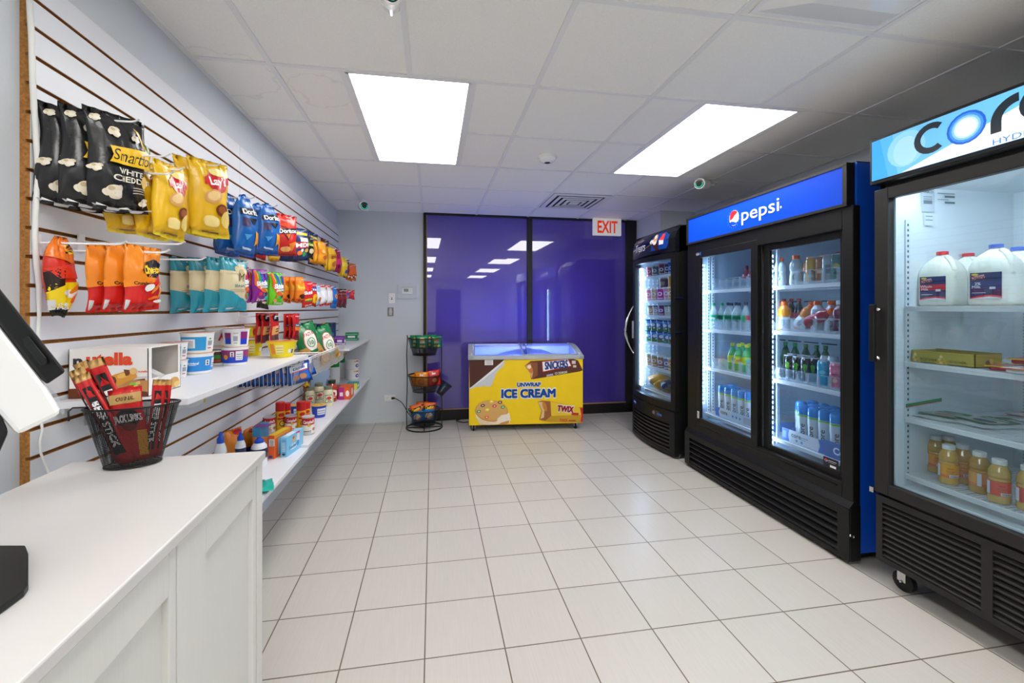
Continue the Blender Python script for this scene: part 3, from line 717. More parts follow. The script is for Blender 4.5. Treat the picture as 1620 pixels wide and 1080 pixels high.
put(can('tall silver can next to the copper can on the top right cooler shelf', '#B7BDC4', 0.165, 0.031, [('R', -0.1, 0.3, 0.1, 0.7, '#8A94A0')]), 1311, 2.27, A)
put(can('tall green patterned can on the top right cooler shelf', '#5D8C84', 0.165, 0.031, [('E', 0, 0.6, 0.12, 0.12, '#C9B26A'), ('E', 0, 0.3, 0.1, 0.08, '#2F5A5A')]), 1325, 2.275, A)
# second shelf
put(sport('bright orange sports drink standing at the left of the second right cooler shelf', '#F09018'), 1241, 2.28, Bz)
o = sport('orange sports drink leaning over behind the lying red one', '#D07820'); p = atx(1266, 500, 2.33); o.location = (2.33, p.y + 0.02, Bz + 0.002 + 0.02); o.rotation_euler = (math.radians(38), 0, 0)
o = sport('red sports drink lying tilted in front of the orange ones', '#A81E34', lab='#B3283C'); p = atx(1276, 500, 2.275); o.location = (2.262, p.y - 0.02, Bz + 0.055); o.rotation_euler = (math.radians(66), 0, 0)
put(sport('pale lavender sports drink with orange cap on the second right cooler shelf', '#C2C2D0'), 1294, 2.28, Bz)
put(sport('pinkish grey sports drink with orange cap right of the lavender one', '#A890A6'), 1316, 2.285, Bz)
put(sport('deep magenta drink with white cap at the right end of the second shelf', '#7A2444', capc='#DDE2E8', lab='#5A2440'), 1330, 2.265, Bz)
put(sport('orange sports drink half hidden behind the lavender one', '#A86428'), 1285, 2.43, Bz)
for k, (u, w) in enumerate(((1240, 'leftmost'), (1252, 'middle'), (1264, 'rightmost'))):
    put(bottle('soda_bottle', 'dark cola bottle with red cap at the back of the second shelf, ' + w, 'bottle', 0.215, 0.032, SODA, 'juice', '#2A1A1C', '#B0282E', 0.014, 0.018, (0.35, 0.58, '#8A2028', 0), group='dark bottles at the back of the second shelf'), u, 2.55, Bz)
# third shelf
for k, (u, w) in enumerate(((1243, 'first'), (1258, 'second'), (1275, 'third'), (1292, 'fourth'), (1306, 'fifth'))):
    put(bottle('soda_bottle', 'green soda bottle at the back of the third right shelf, ' + w + ' from the left', 'bottle', 0.215, 0.032, SODA, 'juice', '#1E5A34', '#2E8A48', 0.014, 0.018, (0.35, 0.58, '#2A6A3A', 0), group='green bottles behind the energy drink cans'), u, 2.55, Cz)
can0 = None
for k, (u, x, w) in enumerate(((1248, 2.31, 'leftmost of the front row'), (1262, 2.31, 'second of the front row'), (1276, 2.31, 'third of the front row'), (1288, 2.33, 'fourth of the front row'), (1253, 2.40, 'left one of the second row'), (1268, 2.40, 'middle one of the second row'), (1282, 2.41, 'right one of the second row'))):
    if k == 0: can0 = can('', '#161A18', 0.157, 0.032, [('P', [(-0.08, 0.75), (-0.05, 0.8), (-0.04, 0.3)], '#6CE03A'), ('P', [(-0.02, 0.8), (0.02, 0.8), (0.0, 0.22)], '#6CE03A'), ('P', [(0.05, 0.8), (0.08, 0.72), (0.045, 0.35)], '#6CE03A')], 'energy_drink_can', 'black energy drink cans'); o = can0
    else: o = dup(can0)
    o['label'] = 'tall black energy drink can on the third right shelf, ' + w
    put(o, u, x, Cz)
put(can('turquoise blue can at the front of the third right shelf', '#2AA8CE', 0.157, 0.032, [('E', 0, 0.6, 0.12, 0.1, '#7FD4EA')]), 1303, 2.265, Cz)
put(can('pink can at the front right of the third shelf', '#E27A92', 0.157, 0.032, [('E', 0, 0.3, 0.09, 0.1, '#F4C8A8'), ('R', -0.12, 0.55, 0.12, 0.62, '#B84A66')]), 1323, 2.265, Cz)
for u, x, w in ((1306, 2.36, 'left'), (1318, 2.37, 'right')): put(can('slim silver and blue energy can behind the pink one, ' + w + ' of two', '#C4CAD4', 0.175, 0.029, [('R', -0.12, 0.5, 0.0, 0.8, '#1C3FA0'), ('R', 0.0, 0.2, 0.12, 0.5, '#1C3FA0'), ('E', 0, 0.5, 0.07, 0.05, '#D8262E')], 'energy_drink_can', 'slim silver energy cans'), u, x, Cz)
# water bottles
def core_bottle():
    H = 0.245; t = bottle('water_bottle', 'x', 'bottle', H, 0.034, CORE, 'juice', '#CBD9E4', None, 0, 0.06, (0.02, 0.95, '#CFDAE2', 0),
        [('T', 'core', -0.02, 0.48, 0.16, '#3A4450', {'rot': PI / 2, 'b': 0.012, 'w': 0.5}), ('E', -0.02, 0.365, 0.05, 0.05, '#2C86D0'), ('E', -0.02, 0.365, 0.025, 0.025, '#D5E2EC')] + [('R', 0.2, 0.2 + 0.03 * k, 0.34, 0.215 + 0.03 * k, '#8FA0B0') for k in range(12)], group='tall water bottles with blue caps')
    MB().lathe([(0.0345, 0.172), (0.0348, 0.180), (0.034, 0.183)], (0, 0, 0), '#8CCB3C', 18).build('seal_ring', 'plastic', t)
    MB().lathe([(0.033, 0.183), (0.0345, 0.190), (0.0345, 0.222), (0.031, 0.236), (0.018, 0.243), (0.0, 0.245)], (0, 0, 0), '#2E92DC', 18).build('cap', 'juice', t)
    return t
core0 = None
WL = ['front', 'second', 'third', 'fourth']
def core_put(x, y, z, lab, rz):
    global core0
    if core0 is None: core0 = core_bottle(); o = core0
    else: o = dup(core0)
    o.location = (x, y, z); o.rotation_euler = (0, 0, rz); o['label'] = lab; return o
for r in range(3):
    for c in range(6):
        y = 2.33 - 0.073 * c
        core_put(2.285 + 0.072 * r, y, Dz + 0.002, 'water bottle in the right cooler carton, %s row, %s from left' % (WL[r], ['first', 'second', 'third', 'fourth', 'fifth', 'sixth'][c]), 0.3 * math.sin(r * 3 + c * 5))
for c in range(2): core_put(2.36, 2.43 - 0.0 + 0.0 * c - 0.005, Dz + 0.002, 'blue-capped water bottle standing alone left of the carton behind the right door', 0.5) if c == 0 else core_put(2.44, 2.425, Dz + 0.002, 'blue-capped water bottle left of the carton, behind the lone front one', 0.2)
for r in range(2):
    for c in range(5):
        y = atx(1143, 500, 2.275).y - 0.073 * c
        core_put(2.28 + 0.074 * r, y, 0.46, 'water bottle in the left cooler carton, %s row, %s from left' % (WL[r], ['first', 'second', 'third', 'fourth', 'fifth'][c]), 0.25 * math.sin(r * 4 + c * 3))
def carton(name, lab, x, yl, yr, z, H, decos):
    m = MB(); m.box((x - 0.002, yr, z), (x, yl, z + H), '#8FA6C8'); m.box((x, yr, z), (x + 0.24, yl, z + 0.003), '#8A7A68'); m.box((x, yl - 0.002, z), (x + 0.24, yl, z + H * 0.9), '#5F7FB8'); m.box((x, yr, z), (x + 0.24, yr + 0.002, z + H * 0.9), '#5F7FB8')
    W = (yl - yr) / H
    m.deco(sideM(x - 0.0024, yl, z, H), decos(W)); o = m.build(name, 'card'); tag(o, lab, 'carton'); return o
carton('bottle_carton', 'open blue and white carton tray of water bottles behind the left cooler door', 2.238, atx(1133, 500, 2.238).y, 2.60, 0.461, 0.07,
       lambda W: [('R', 0, 0, W, 1, '#D5DCE4'), ('P', [(0, 0), (0.7, 0), (0.5, 0.5), (0.75, 1), (0, 1)], '#3A6FC0'), ('T', 'core', 1.4, 0.62, 0.42, '#3A4450', {'b': 0.02}), ('E', 2.8, 0.5, 0.13, 0.13, '#4A90D0'), ('E', 3.35, 0.5, 0.13, 0.13, '#4A90D0'), ('E', 3.9, 0.5, 0.13, 0.13, '#4A90D0'), ('R', 4.4, 0.15, 5.4, 0.85, '#B8BCC2'), ('R', W - 0.5, 0, W, 1, '#3A6FC0')])
carton('bottle_carton', 'open white and blue carton tray of water bottles behind the right cooler door', 2.238, atx(1238, 500, 2.238).y, 2.14, 0.468, 0.075,
       lambda W: [('R', 0, 0, W, 1, '#3A6FC0'), ('P', [(0.75, 0), (0.65, 0.5), (0.75, 1), (W - 0.55, 1), (W - 0.4, 0.5), (W - 0.55, 0)], '#D9DEE4'), ('R', 0.12, 0.2, 0.45, 0.8, '#7FA2DC'), ('T', 'core', 1.45, 0.66, 0.36, '#3A4450', {'b': 0.02}), ('E', 1.5, 0.25, 0.1, 0.1, '#5A8CC8'), ('E', 2.0, 0.25, 0.1, 0.1, '#5A8CC8'), ('R', 1.9, 0.6, 2.6, 0.66, '#8A94A0'), ('R', 1.9, 0.45, 2.4, 0.5, '#8A94A0')])
carton('bottle_carton', 'darker blue carton tray with white lettering at the right end of the lowest right shelf', 2.228, 2.132, 1.94, 0.468, 0.09, lambda W: [('R', 0, 0, W, 1, '#3F6FB4'), ('T', 'Core', 1.25, 0.5, 0.42, '#F0F4F8', {'b': 0.03})])
# left door
for u, x, w, lc in ((1129, 2.275, 'first', '#1FA25A'), (1142, 2.35, 'second', '#1FA25A'), (1152, 2.275, 'third', '#118A4A'), (1157, 2.42, 'fourth', '#118A4A'), (1165, 2.275, 'fifth', '#118A4A'), (1169, 2.42, 'sixth', '#118A4A')):
    o = bottle('soda_bottle', 'clear soda bottle with green label, second left shelf, ' + w + ' from the left', 'bottle', 0.215, 0.033, SODA, 'clear_bottle', '#E6F4F0', '#1E8A50' if w in ('first', 'second') else '#1E3A38', 0.014, 0.018, (0.34, 0.60, lc, 0), [('T', 'Sprite', 0, 0.5, 0.42, '#F4FFF4', {'b': 0.03, 'w': 0.9})] if w == 'first' else [('R', -0.3, 0.15, 0.3, 0.85, '#0E6A38')], group='clear lemon-lime bottles')
    put(o, u, x, 1.142)
put(bottle('soda_bottle', 'clear soda bottle with a green and red label beside the left door frame', 'bottle', 0.215, 0.033, SODA, 'clear_bottle', '#E6F4F0', '#3A3A40', 0.014, 0.018, (0.34, 0.60, '#2A9A5A', 0), [('R', 0.2, 0, 0.8, 1, '#D84048')]), 1180, 2.275, 1.142)
for u, x, w in ((1159, 2.275, 'left front one'), (1169, 2.265, 'middle front one'), (1175, 2.36, 'one behind'), (1182, 2.275, 'right front one'), (1186, 2.36, 'rear right one')):
    o = bottle('soda_bottle', 'bright green citrus soda bottle with yellow cap and label, ' + w, 'bottle', 0.215, 0.034, SODA, 'green_bottle', '#3FC060', '#E4E22A', 0.015, 0.018, (0.34, 0.62, '#D8DC30', 0), [('E', 0, 0.5, 0.45, 0.3, '#F2F050'), ('T', 'Twist', 0, 0.5, 0.4, '#E0402A', {'b': 0.03, 'w': 0.85})] if 'middle' in w else [('R', 0.1, 0.15, 0.6, 0.8, '#7FC4B8')], group='citrus bottles with yellow caps')
    put(o, u, x, 0.832)
o = bottle('soda_bottle', 'brown cola bottle lying on its side on the third left shelf', 'bottle', 0.20, 0.031, SODA, 'juice', '#3A1E14', '#C8542E', 0.014, 0.018, (0.34, 0.58, '#B8402A', 0)); p = atx(1147, 500, 2.30); o.location = (2.32, p.y, 0.866); o.rotation_euler = (math.radians(-84), 0, math.radians(-15))
o = bottle('soda_bottle', 'red labelled bottle at the back of the top left shelf', 'bottle', 0.19, 0.036, SODA, 'juice', '#9A3A3E', '#7A2A30', 0.014, 0.018, (0.34, 0.60, '#B8343E', 0)); put(o, 1181, 2.45, 1.459)
o = bottle('soda_bottle', 'second red labelled bottle at the back of the top left shelf beside the door frame', 'bottle', 0.19, 0.036, SODA, 'juice', '#9A3A3E', '#7A2A30', 0.014, 0.018, (0.34, 0.60, '#B8343E', 0)); put(o, 1190, 2.45, 1.459)

# ---------------- the tall upright cooler with the frozen treats sign (curved front)
TX = 2.06
tr = thing('treats_cooler', 'narrow black upright glass-door cooler with a frozen treats sign', 'cooler', (TX, 3.83, 0))
ty0, ty1 = 3.43, 4.225
def bow(y, a=0.05): s_ = (y - ty0) / (ty1 - ty0) * 2 - 1; return TX + a * s_ * s_ - 0.02
def bow_slab(mb, y0, y1, z0, z1, d0=0.0, d1=0.03, n=10, lean=0.0, col='#FFFFFF'):
    for k in range(n):
        a, b = y0 + (y1 - y0) * k / n, y0 + (y1 - y0) * (k + 1) / n
        v = [(bow(a) + d0, a, z0), (bow(b) + d0, b, z0), (bow(b) + d1, b, z0), (bow(a) + d1, a, z0), (bow(a) + d0 + lean, a, z1), (bow(b) + d0 + lean, b, z1), (bow(b) + d1 + 0, b, z1), (bow(a) + d1 + 0, a, z1)]
        mb.add(v, [(0, 3, 2, 1), (4, 5, 6, 7), (0, 1, 5, 4), (2, 3, 7, 6)] + ([(3, 0, 4, 7)] if k == 0 else []) + ([(1, 2, 6, 5)] if k == n - 1 else []), col)
    return mb
cabinet(tr, 2.12, 2.86, ty0, ty1, 0.04, 2.04, 'black_satin', 'liner_grey')
liner_box(tr, 2.15, 2.78, ty0 + 0.045, ty1 - 0.045, 0.42, 1.79, 'liner_grey')
# lit sign with rounded top
m = MB(); zs = [(1.815, 0.0), (1.93, 0.0), (1.99, 0.02), (2.03, 0.06), (2.045, 0.12)]
for (z0, l0), (z1, l1) in zip(zs[:-1], zs[1:]):
    n = 12
    for k in range(n):
        a, b = ty0 + (ty1 - ty0) * k / n, ty0 + (ty1 - ty0) * (k + 1) / n
        m.add([(bow(a) - 0.01 + l0, a, z0), (bow(b) - 0.01 + l0, b, z0), (bow(b) - 0.01 + l1, b, z1), (bow(a) - 0.01 + l1, a, z1)], [(0, 3, 2, 1)], '#FFFFFF', True)
for yy in (ty0, ty1): m.prism([(bow(yy) - 0.01 + l, yy, z) for z, l in zs] + [(2.2, yy, 2.045), (2.2, yy, 1.815)], (0, 0.004 if yy == ty0 else -0.004, 0))
m.box((TX + 0.0, ty0, 1.805), (2.14, ty1, 1.815))
sg = bw(m, 'sign_box', 'black_gloss', tr)
def signM(u, v, h):
    y = 4.195 - u * 0.17; z = 1.84 + v * 0.17; l = 0.0
    for (z0, l0), (z1, l1) in zip(zs[:-1], zs[1:]):
        if z0 <= z <= z1: l = l0 + (l1 - l0) * (z - z0) / (z1 - z0)
    return Vector((bow(y) - 0.011 + l - h, y, z))
signM.H = 0.17; signM.seg = 0.03
m = MB(); m.deco(signM, [('R', 0, 0, 4.1, 0.98, '#0A1436'), ('P', [(2.6, 0.05), (3.9, 0.05), (4.05, 0.3), (4.05, 0.75), (3.7, 0.95), (2.9, 0.95), (2.6, 0.7)], '#123A86'), ('T', 'FROZEN', 1.2, 0.80, 0.14, '#B8BCCC', {'w': 0.85}), ('T', 'Treats', 1.25, 0.42, 0.46, '#E8EAF4', {'sh': 0.35, 'w': 1.45}),
    ('P', [(0.05, 0.33), (0.7, 0.40), (0.7, 0.43), (0.05, 0.37)], '#B8BCCC'), ('P', [(1.0, 0.05), (2.6, 0.42), (2.6, 0.45), (1.0, 0.1)], '#8A6A3A'), ('P', [(2.5, 0.55), (3.2, 0.52), (3.35, 0.05), (3.1, 0.0)], '#3A1C1C'), ('E', 2.65, 0.55, 0.15, 0.12, '#F0ECE6'), ('E', 2.95, 0.55, 0.2, 0.2, '#F0E6DC'), ('E', 3.0, 0.72, 0.18, 0.2, '#D8A070'), ('E', 2.98, 0.78, 0.08, 0.1, '#F4ECE0'), ('P', [(3.35, 0.55), (3.55, 0.85), (3.75, 0.85), (3.72, 0.5)], '#D83A40'), ('P', [(3.35, 0.3), (3.35, 0.55), (3.72, 0.5), (3.7, 0.3)], '#E8E8F0')], 0.001, 0.0004)
sub(m, 'sign_panel', 'sign_dim', tr, sg)
# door
m = MB(); bow_slab(m, ty0 + 0.0, ty0 + 0.05, 0.415, 1.80, -0.01, 0.035, 3); bow_slab(m, ty1 - 0.085, ty1, 0.415, 1.80, -0.01, 0.035, 3); bow_slab(m, ty0 + 0.05, ty1 - 0.085, 1.755, 1.80, -0.01, 0.035); bow_slab(m, ty0 + 0.05, ty1 - 0.085, 0.415, 0.475, -0.01, 0.035)
dr = bw(m, 'door', 'black_satin', tr)
sub(bow_slab(MB(), ty0 + 0.045, ty1 - 0.08, 0.465, 1.765, 0.008, 0.012), 'glass_pane', 'cooler_glass', tr, dr)
m = MB(); hy_ = 4.205; pts = [(bow(hy_) - 0.01 - 0.09 * math.sin(PI * k / 12) , hy_ - 0.0, 0.845 + 0.49 * k / 12) for k in range(13)]
m.tube(pts, [0.008 + 0.008 * math.sin(PI * k / 12) for k in range(13)], n=8); sub(m, 'handle', 'chrome', tr, dr)
sub(MB().box((bow(hy_) - 0.016, hy_ - 0.02, 1.0), (bow(hy_), hy_ + 0.02, 1.18)), 'handle_plate', 'freezer_grey', tr, dr)
m = MB()
for z in (1.10, 1.40): m.box((TX + 0.012, ty0 - 0.012, z), (TX + 0.09, ty0, z + 0.006))
bw(m, 'hinge_pin', 'chrome', tr)
# lower front with curved grille
m = MB(); bow_slab(m, ty0, ty1, 0.02, 0.05, -0.015, 0.03); bow_slab(m, ty0, ty0 + 0.06, 0.05, 0.405, -0.015, 0.03, 3); bow_slab(m, ty1 - 0.06, ty1, 0.05, 0.405, -0.015, 0.03, 3); bow_slab(m, ty0 + 0.06, ty1 - 0.06, 0.29, 0.405, -0.015, 0.03)
gl = bw(m, 'lower_panel', 'black_satin', tr)
m = MB()
for k in range(7): bow_slab(m, ty0 + 0.06, ty1 - 0.06, 0.055 + 0.034 * k, 0.071 + 0.034 * k, -0.013, 0.02)
sub(m, 'grille', 'charcoal_satin', tr, gl)
def lowM(u, v, h): y = 4.18 - u * 0.05; return Vector((bow(y) - 0.016 - h, y, 0.33 + v * 0.05))
lowM.H = 0.05; lowM.seg = 0.02
m = MB().deco(lowM, [('E', 1.2, 0.5, 1.1, 0.42, '#1A2A6A'), ('R', 0.5, 0.38, 1.9, 0.62, '#8FB8F0'), ('E', 10.5, 0.3, 1.6, 0.55, '#2A2826'), ('E', 9.6, 0.35, 0.35, 0.35, '#55585C'), ('R', 10.6, 0.1, 12.0, 0.5, '#2A4A8A')], 0.0005, 0.0006); sub(m, 'badge', 'sign_dim', tr, gl)
bw(MB().box((2.12, ty0 + 0.03, 0.0), (2.15, ty0 + 0.06, 0.04)).box((2.12, ty1 - 0.06, 0.0), (2.15, ty1 - 0.03, 0.04)).box((2.78, ty0 + 0.03, 0.0), (2.81, ty0 + 0.06, 0.04)).box((2.78, ty1 - 0.06, 0.0), (2.81, ty1 - 0.03, 0.04)), 'foot', 'chrome', tr)
for z in (1.632, 1.394, 1.245, 0.981, 0.737, 0.50): bw(wire_shelf(2.14, 2.74, ty0 + 0.05, 4.10, z), 'shelf', 'wire_white', tr)
led(2.125, 4.125, 0.53, 1.73, 0.001, 0.006, tr, 0.016, 'led_treats', 0.007)
m = MB()
for j in range(4):
    for k in range(34): m.box((2.19 + j * 0.045, 4.172, 0.52 + k * 0.036), (2.20 + j * 0.045, 4.179, 0.53 + k * 0.036))
bw(m, 'led_reflection_dots', 'device_white', tr)  # white dots painted in as reflections of the LEDs on the liner
# ice cream cups and tubs
def tub(label, H, R, cols, lid, decos=(), name='ice_cream_tub', group=None):
    t = thing(name, label, 'tub', (0, 0, 0), 0, group)
    b = MB().lathe([(R * 0.82, 0), (R * 0.88, H * 0.35), (R * 0.94, H * 0.7), (R * 0.97, H * 0.9)], (0, 0, 0), cols, 16)
    if decos: b.deco(around((0, 0, 0), lambda v: R * (0.82 + 0.165 * v), H * 0.9, PI + 0.6), decos)
    b.build('body', 'card', t)
    MB().lathe([(R * 1.02, H * 0.88), (R * 1.03, H * 0.98), (R * 0.98, H)], (0, 0, 0), lid, 16).build('lid', 'plastic', t)
    return t
def T_(u, z, x=2.195): p = atx(u, 500, x); return (x, p.y, z)
rows = [(1.632, 0.105, [(1029, '#D84A44', '#E8E0D8', 'red and cream ice cream'), (1038, '#5A6A70', '#DDE4E8', 'grey patterned ice cream'), (1049, '#7A4030', '#D8303A', 'brown ice cream, red-lidded'), (1058, '#4A3A5A', '#C8CCD8', 'dark purple ice cream'), (1064, '#2A6AD8', '#2A5AC8', 'blue')]),
        (1.394, 0.118, [(1028, '#D87A98', '#F0ECF0', 'pink'), (1036.5, '#D8B48A', '#F0ECE4', 'tan'), (1046.5, '#D02AA0', '#F0E8F0', 'magenta'), (1056.5, '#E898B0', '#F0E8EC', 'pale pink'), (1064, '#F0A030', '#F4EEDC', 'orange')]),
        (1.245, 0.095, [(1031, '#C8A468', '#2A2A2E', 'gold'), (1039.5, '#C0AEB4', '#2A2A2E', 'mauve-grey'), (1048.5, '#7A3466', '#2A2A2E', 'plum'), (1058, '#D0D4BC', '#2A2A2E', 'pale green'), (1064.5, '#D8D8C4', '#2A2A2E', 'cream')]),
        (0.737, 0.115, [(1028, '#C8A88C', '#E4E8EC', 'beige'), (1037, '#B88868', '#E4E8EC', 'light brown'), (1047, '#A86A5A', '#E4E8EC', 'rust brown'), (1057, '#3A6AB8', '#E4E8EC', 'blue and white'), (1064, '#D09A58', '#E4E8EC', 'caramel')])]
rn = ['top shelf', 'second shelf', 'third shelf', 'fifth shelf']
for ri, (z, H, its) in enumerate(rows):
    for u, c, lid, d in its:
        o = tub('%s tub on the %s of the treats cooler' % (d, rn[ri]), H, 0.042, [c, c, c], lid, [('E', 0, 0.55, 0.22, 0.18, '#F0EEF2'), ('E', 0, 0.55, 0.12, 0.1, c), ('R', -0.3, 0.1, 0.3, 0.18, '#F4F0EA')])
        o.location = T_(u, z)
o = tub('brown pint standing on top of the tubs on the second shelf of the treats cooler', 0.10, 0.045, ['#8A6450'] * 3, '#C8CCD4', [('R', -0.3, 0.3, 0.3, 0.7, '#C0A890')]); o.location = T_(1050, 1.394 + 0.119, 2.26)
o = tub('orange tub stacked at the right end of the second shelf of the treats cooler', 0.11, 0.042, ['#F0A828'] * 3, '#E8E4D8'); o.location = T_(1064, 1.394 + 0.119)
tb0 = None
for lvl in range(2):
    for q, u in enumerate((1027, 1036, 1045.5, 1056, 1064)):
        lb = 'blue and green pint, treats cooler fourth shelf, %s layer, %s from left' % (('lower', 'upper')[lvl], ['first', 'second', 'third', 'fourth', 'fifth'][q])
        if tb0 is None: tb0 = tub(lb, 0.108, 0.042, ['#3A8A4A', '#3C70B0', '#5AA0D8'], '#2A3A6A', [('E', 0.05, 0.6, 0.25, 0.16, '#EEF2F8'), ('E', -0.12, 0.35, 0.12, 0.1, '#B83A4A'), ('E', 0.2, 0.3, 0.1, 0.08, '#F0F0E8')], group='blue and green pints'); o = tb0
        else: o = dup(tb0, label=lb)
        p = T_(u, 0.981 + 0.11 * lvl); o.location = p; o.rotation_euler = (0, 0, 0.5 * math.sin(q * 7 + lvl * 3))
for k, (u, z, s_, lb) in enumerate(((1044, .53, .11, 'golden orange frozen food bag on the lowest shelf of the treats cooler, upper one'), (1050, .50, .10, 'golden orange frozen food bag on the lowest shelf of the treats cooler, lower one'), (1060, .50, .09, 'dark blue frozen food bag at the right of the lowest treats cooler shelf'))):
    y = atx(u, 500, 2.26).y; m = MB(); n = 12
    vs = [(2.26 + s_ * math.sin(PI * j / 8) * math.cos(2 * PI * i / n) * (1 + .12 * math.sin(i * 3 + j)), y + s_ * math.sin(PI * j / 8) * math.sin(2 * PI * i / n) * (1 + .1 * math.sin(i * 2 + j * 2)), z + .001 + .12 * (1 - math.cos(PI * j / 8)) / 2) for j in range(9) for i in range(n)]
    m.add(vs, [(j * n + i, j * n + (i + 1) % n, (j + 1) * n + (i + 1) % n, (j + 1) * n + i) for j in range(8) for i in range(n)], '#26304E' if k == 2 else ('#E0A040', '#D08E34')[k], True)
    tag(m.build('frozen_food_bag', 'foil'), lb, 'frozen food')
# ---------------- the big cooler with the lit water sign at the right edge
QX = 2.10; qy0, qy1 = 0.32, 1.735
cr = thing('display_cooler', 'tall black two-door display cooler with a lit light blue water sign at the right edge', 'cooler', (QX, 1.03, 0))
cabinet(cr, 2.155, 2.93, qy0, qy1, 0.115, 2.10, 'charcoal_satin', 'liner_white')
liner_box(cr, 2.165, 2.86, qy0 + 0.045, qy1 - 0.04, 0.47, 1.885, 'liner_white')
m = MB(); m.box((2.855, 0.45, 0.55), (2.858, 1.68, 1.86)); bw(m, 'rear_panel', 'liner_white', cr, bevel=0.002)
m = MB()
for k in range(46): m.box((2.852, 1.10, 0.56 + k * 0.016), (2.8545, 1.655, 0.567 + k * 0.016))
for k in range(14): m.box((2.8515, 1.10 + k * 0.04, 0.56), (2.853, 1.106 + k * 0.04, 1.29), '#E6EDF2')
bw(m, 'evaporator_grille', 'liner_grey', cr)
bw(pilaster(2.22, 1.694, 0.48, 1.73, -1), 'pilaster', 'paint', cr)
m = MB(); m.box((QX + 0.025, qy1 - 0.02, 0.44), (2.155, qy1, 1.897)); m.box((QX + 0.005, qy0, 0.44), (2.155, qy0 + 0.02, 1.897)); m.box((QX + 0.025, qy0, 1.875), (2.155, qy1, 1.897)); m.box((QX + 0.03, qy0, 0.44), (2.155, qy1, 0.465)); m.box((QX + 0.03, 1.005, 0.46), (2.165, 1.06, 1.89))
bw(m, 'front_frame', 'charcoal_satin', cr)
d1 = door(cr, QX - 0.015, 1.035, qy1 - 0.002, 0.44, 1.872, 0.062, 'charcoal_satin', 'door_glass', 0.035, wt=0.052)
d2 = door(cr, QX - 0.015, qy0 + 0.002, 1.028, 0.44, 1.872, 0.062, 'charcoal_satin', 'door_glass', 0.035, wt=0.052)
m = MB(); m.box((QX + 0.022, 1.09, 0.492), (QX + 0.03, 1.100, 1.83)); m.box((QX + 0.022, 1.665, 0.492), (QX + 0.03, 1.673, 1.83)); m.box((QX + 0.022, 1.09, 1.824), (QX + 0.03, 1.673, 1.832)); m.box((QX + 0.022, 1.09, 0.49), (QX + 0.03, 1.673, 0.498)); sub(m, 'gasket', 'liner_white', cr, d1)
hd = MB(); hd.box((QX - 0.055, 1.703, 1.06), (QX - 0.035, 1.727, 1.33)); hdl = sub(hd, 'handle', 'black_satin', cr, d1, bevel=0.004)
hb = MB(); hb.tube([(QX - 0.02, 1.712, 1.305), (QX - 0.04, 1.712, 1.315), (QX - 0.052, 1.712, 1.32)], 0.009, n=8); hb.tube([(QX - 0.02, 1.712, 1.075), (QX - 0.052, 1.712, 1.07)], 0.009, n=8); sub(hb, 'handle_bracket', 'chrome', cr, d1)
sub(MB().box((QX - 0.02, 1.733, 0.43), (QX + 0.02, 1.752, 0.455)), 'hinge', 'chrome', cr, d1)
# interior light tubes along the door opening
for y in (1.671, 1.07):
    pass
bw(MB().box((2.17, 1.10, 1.862), (2.20, 1.66, 1.878)), 'light_tube', 'led_core', cr); bw(MB().box((2.17, 0.42, 1.862), (2.20, 0.98, 1.878)), 'light_tube', 'led_core', cr)
bw(MB().box((2.168, 1.035, 0.5), (2.185, 1.055, 1.84)), 'light_tube', 'led_core_side', cr)
# sign
m = MB(); m.box((QX - 0.035, qy0, 1.897), (2.16, qy1 + 0.002, 2.114)); sg = bw(m, 'sign_box', 'black_satin', cr, bevel=0.003)
m = MB(); m.box((QX - 0.04, qy0 + 0.012, 1.914), (QX - 0.036, qy1 - 0.012, 2.098), '#6DBDF2'); sub(m, 'sign_panel', 'sign_lit', cr, sg)
HS = 0.184; M = sideM(QX - 0.0402, qy1 - 0.012, 1.914, HS); W = (qy1 - qy0 - 0.024) / HS
def arcpoly(cx, cy, r0, r1, a0, a1, n=1, sx_=1.0):
    return [(cx + sx_ * r1 * math.cos(a0 + (a1 - a0) * k / n), cy + r1 * math.sin(a0 + (a1 - a0) * k / n)) for k in range(n + 1)] + [(cx + sx_ * r0 * math.cos(a1 + (a0 - a1) * k / n), cy + r0 * math.sin(a1 + (a0 - a1) * k / n)) for k in range(n + 1)]
def arcquads(cx, cy, r0, r1, a0, a1, col, n=16, sx_=1.0):
    return [('P', arcpoly(cx, cy, r0, r1, a0 + (a1 - a0) * k / n, a0 + (a1 - a0) * (k + 1) / n, 1, sx_), col) for k in range(n)]
NAVY = '#16232E'
m = MB(); m.deco(M, [('R', 0, 0, W, 1, '#35A6EE'), ('P', [(0.2, 1), (W, 1), (W, 0), (0.4, 0)], '#4FB3F2'), ('P', [(0.5, 1), (W, 1), (W, 0), (0.62, 0)], '#6CC1F5'), ('E', 0.8, 0.55, 0.42, 0.42, '#8CD0F7'), ('E', 0.8, 0.5, 0.28, 0.34, '#A5DAF9'), ('P', [(0.71, 0), (2.89, 0.66), (4.0, 1.0), (W, 1.0), (W, 0)], '#EEF5FB')], 0.0003, 0.0001)
m.deco(M, [('E', 1.98, 0.567, 0.345, 0.345, '#1560D0'), ('E', 1.98, 0.567, 0.30, 0.30, '#3A92E8'), ('E', 1.98, 0.567, 0.255, 0.255, '#86C4F4'), ('E', 1.98, 0.567, 0.215, 0.215, '#BFE2FA'), ('E', 1.98, 0.567, 0.18, 0.18, '#F6FBFF'), ('P', [(2.39, 0.25), (2.56, 0.25), (2.56, 0.50), (2.39, 0.50)], NAVY)], 0.0012, 0.0001)
for a in arcquads(1.33, 0.60, 0.21, 0.345, math.radians(50), math.radians(310), NAVY): m.deco(M, [a], 0.0012)
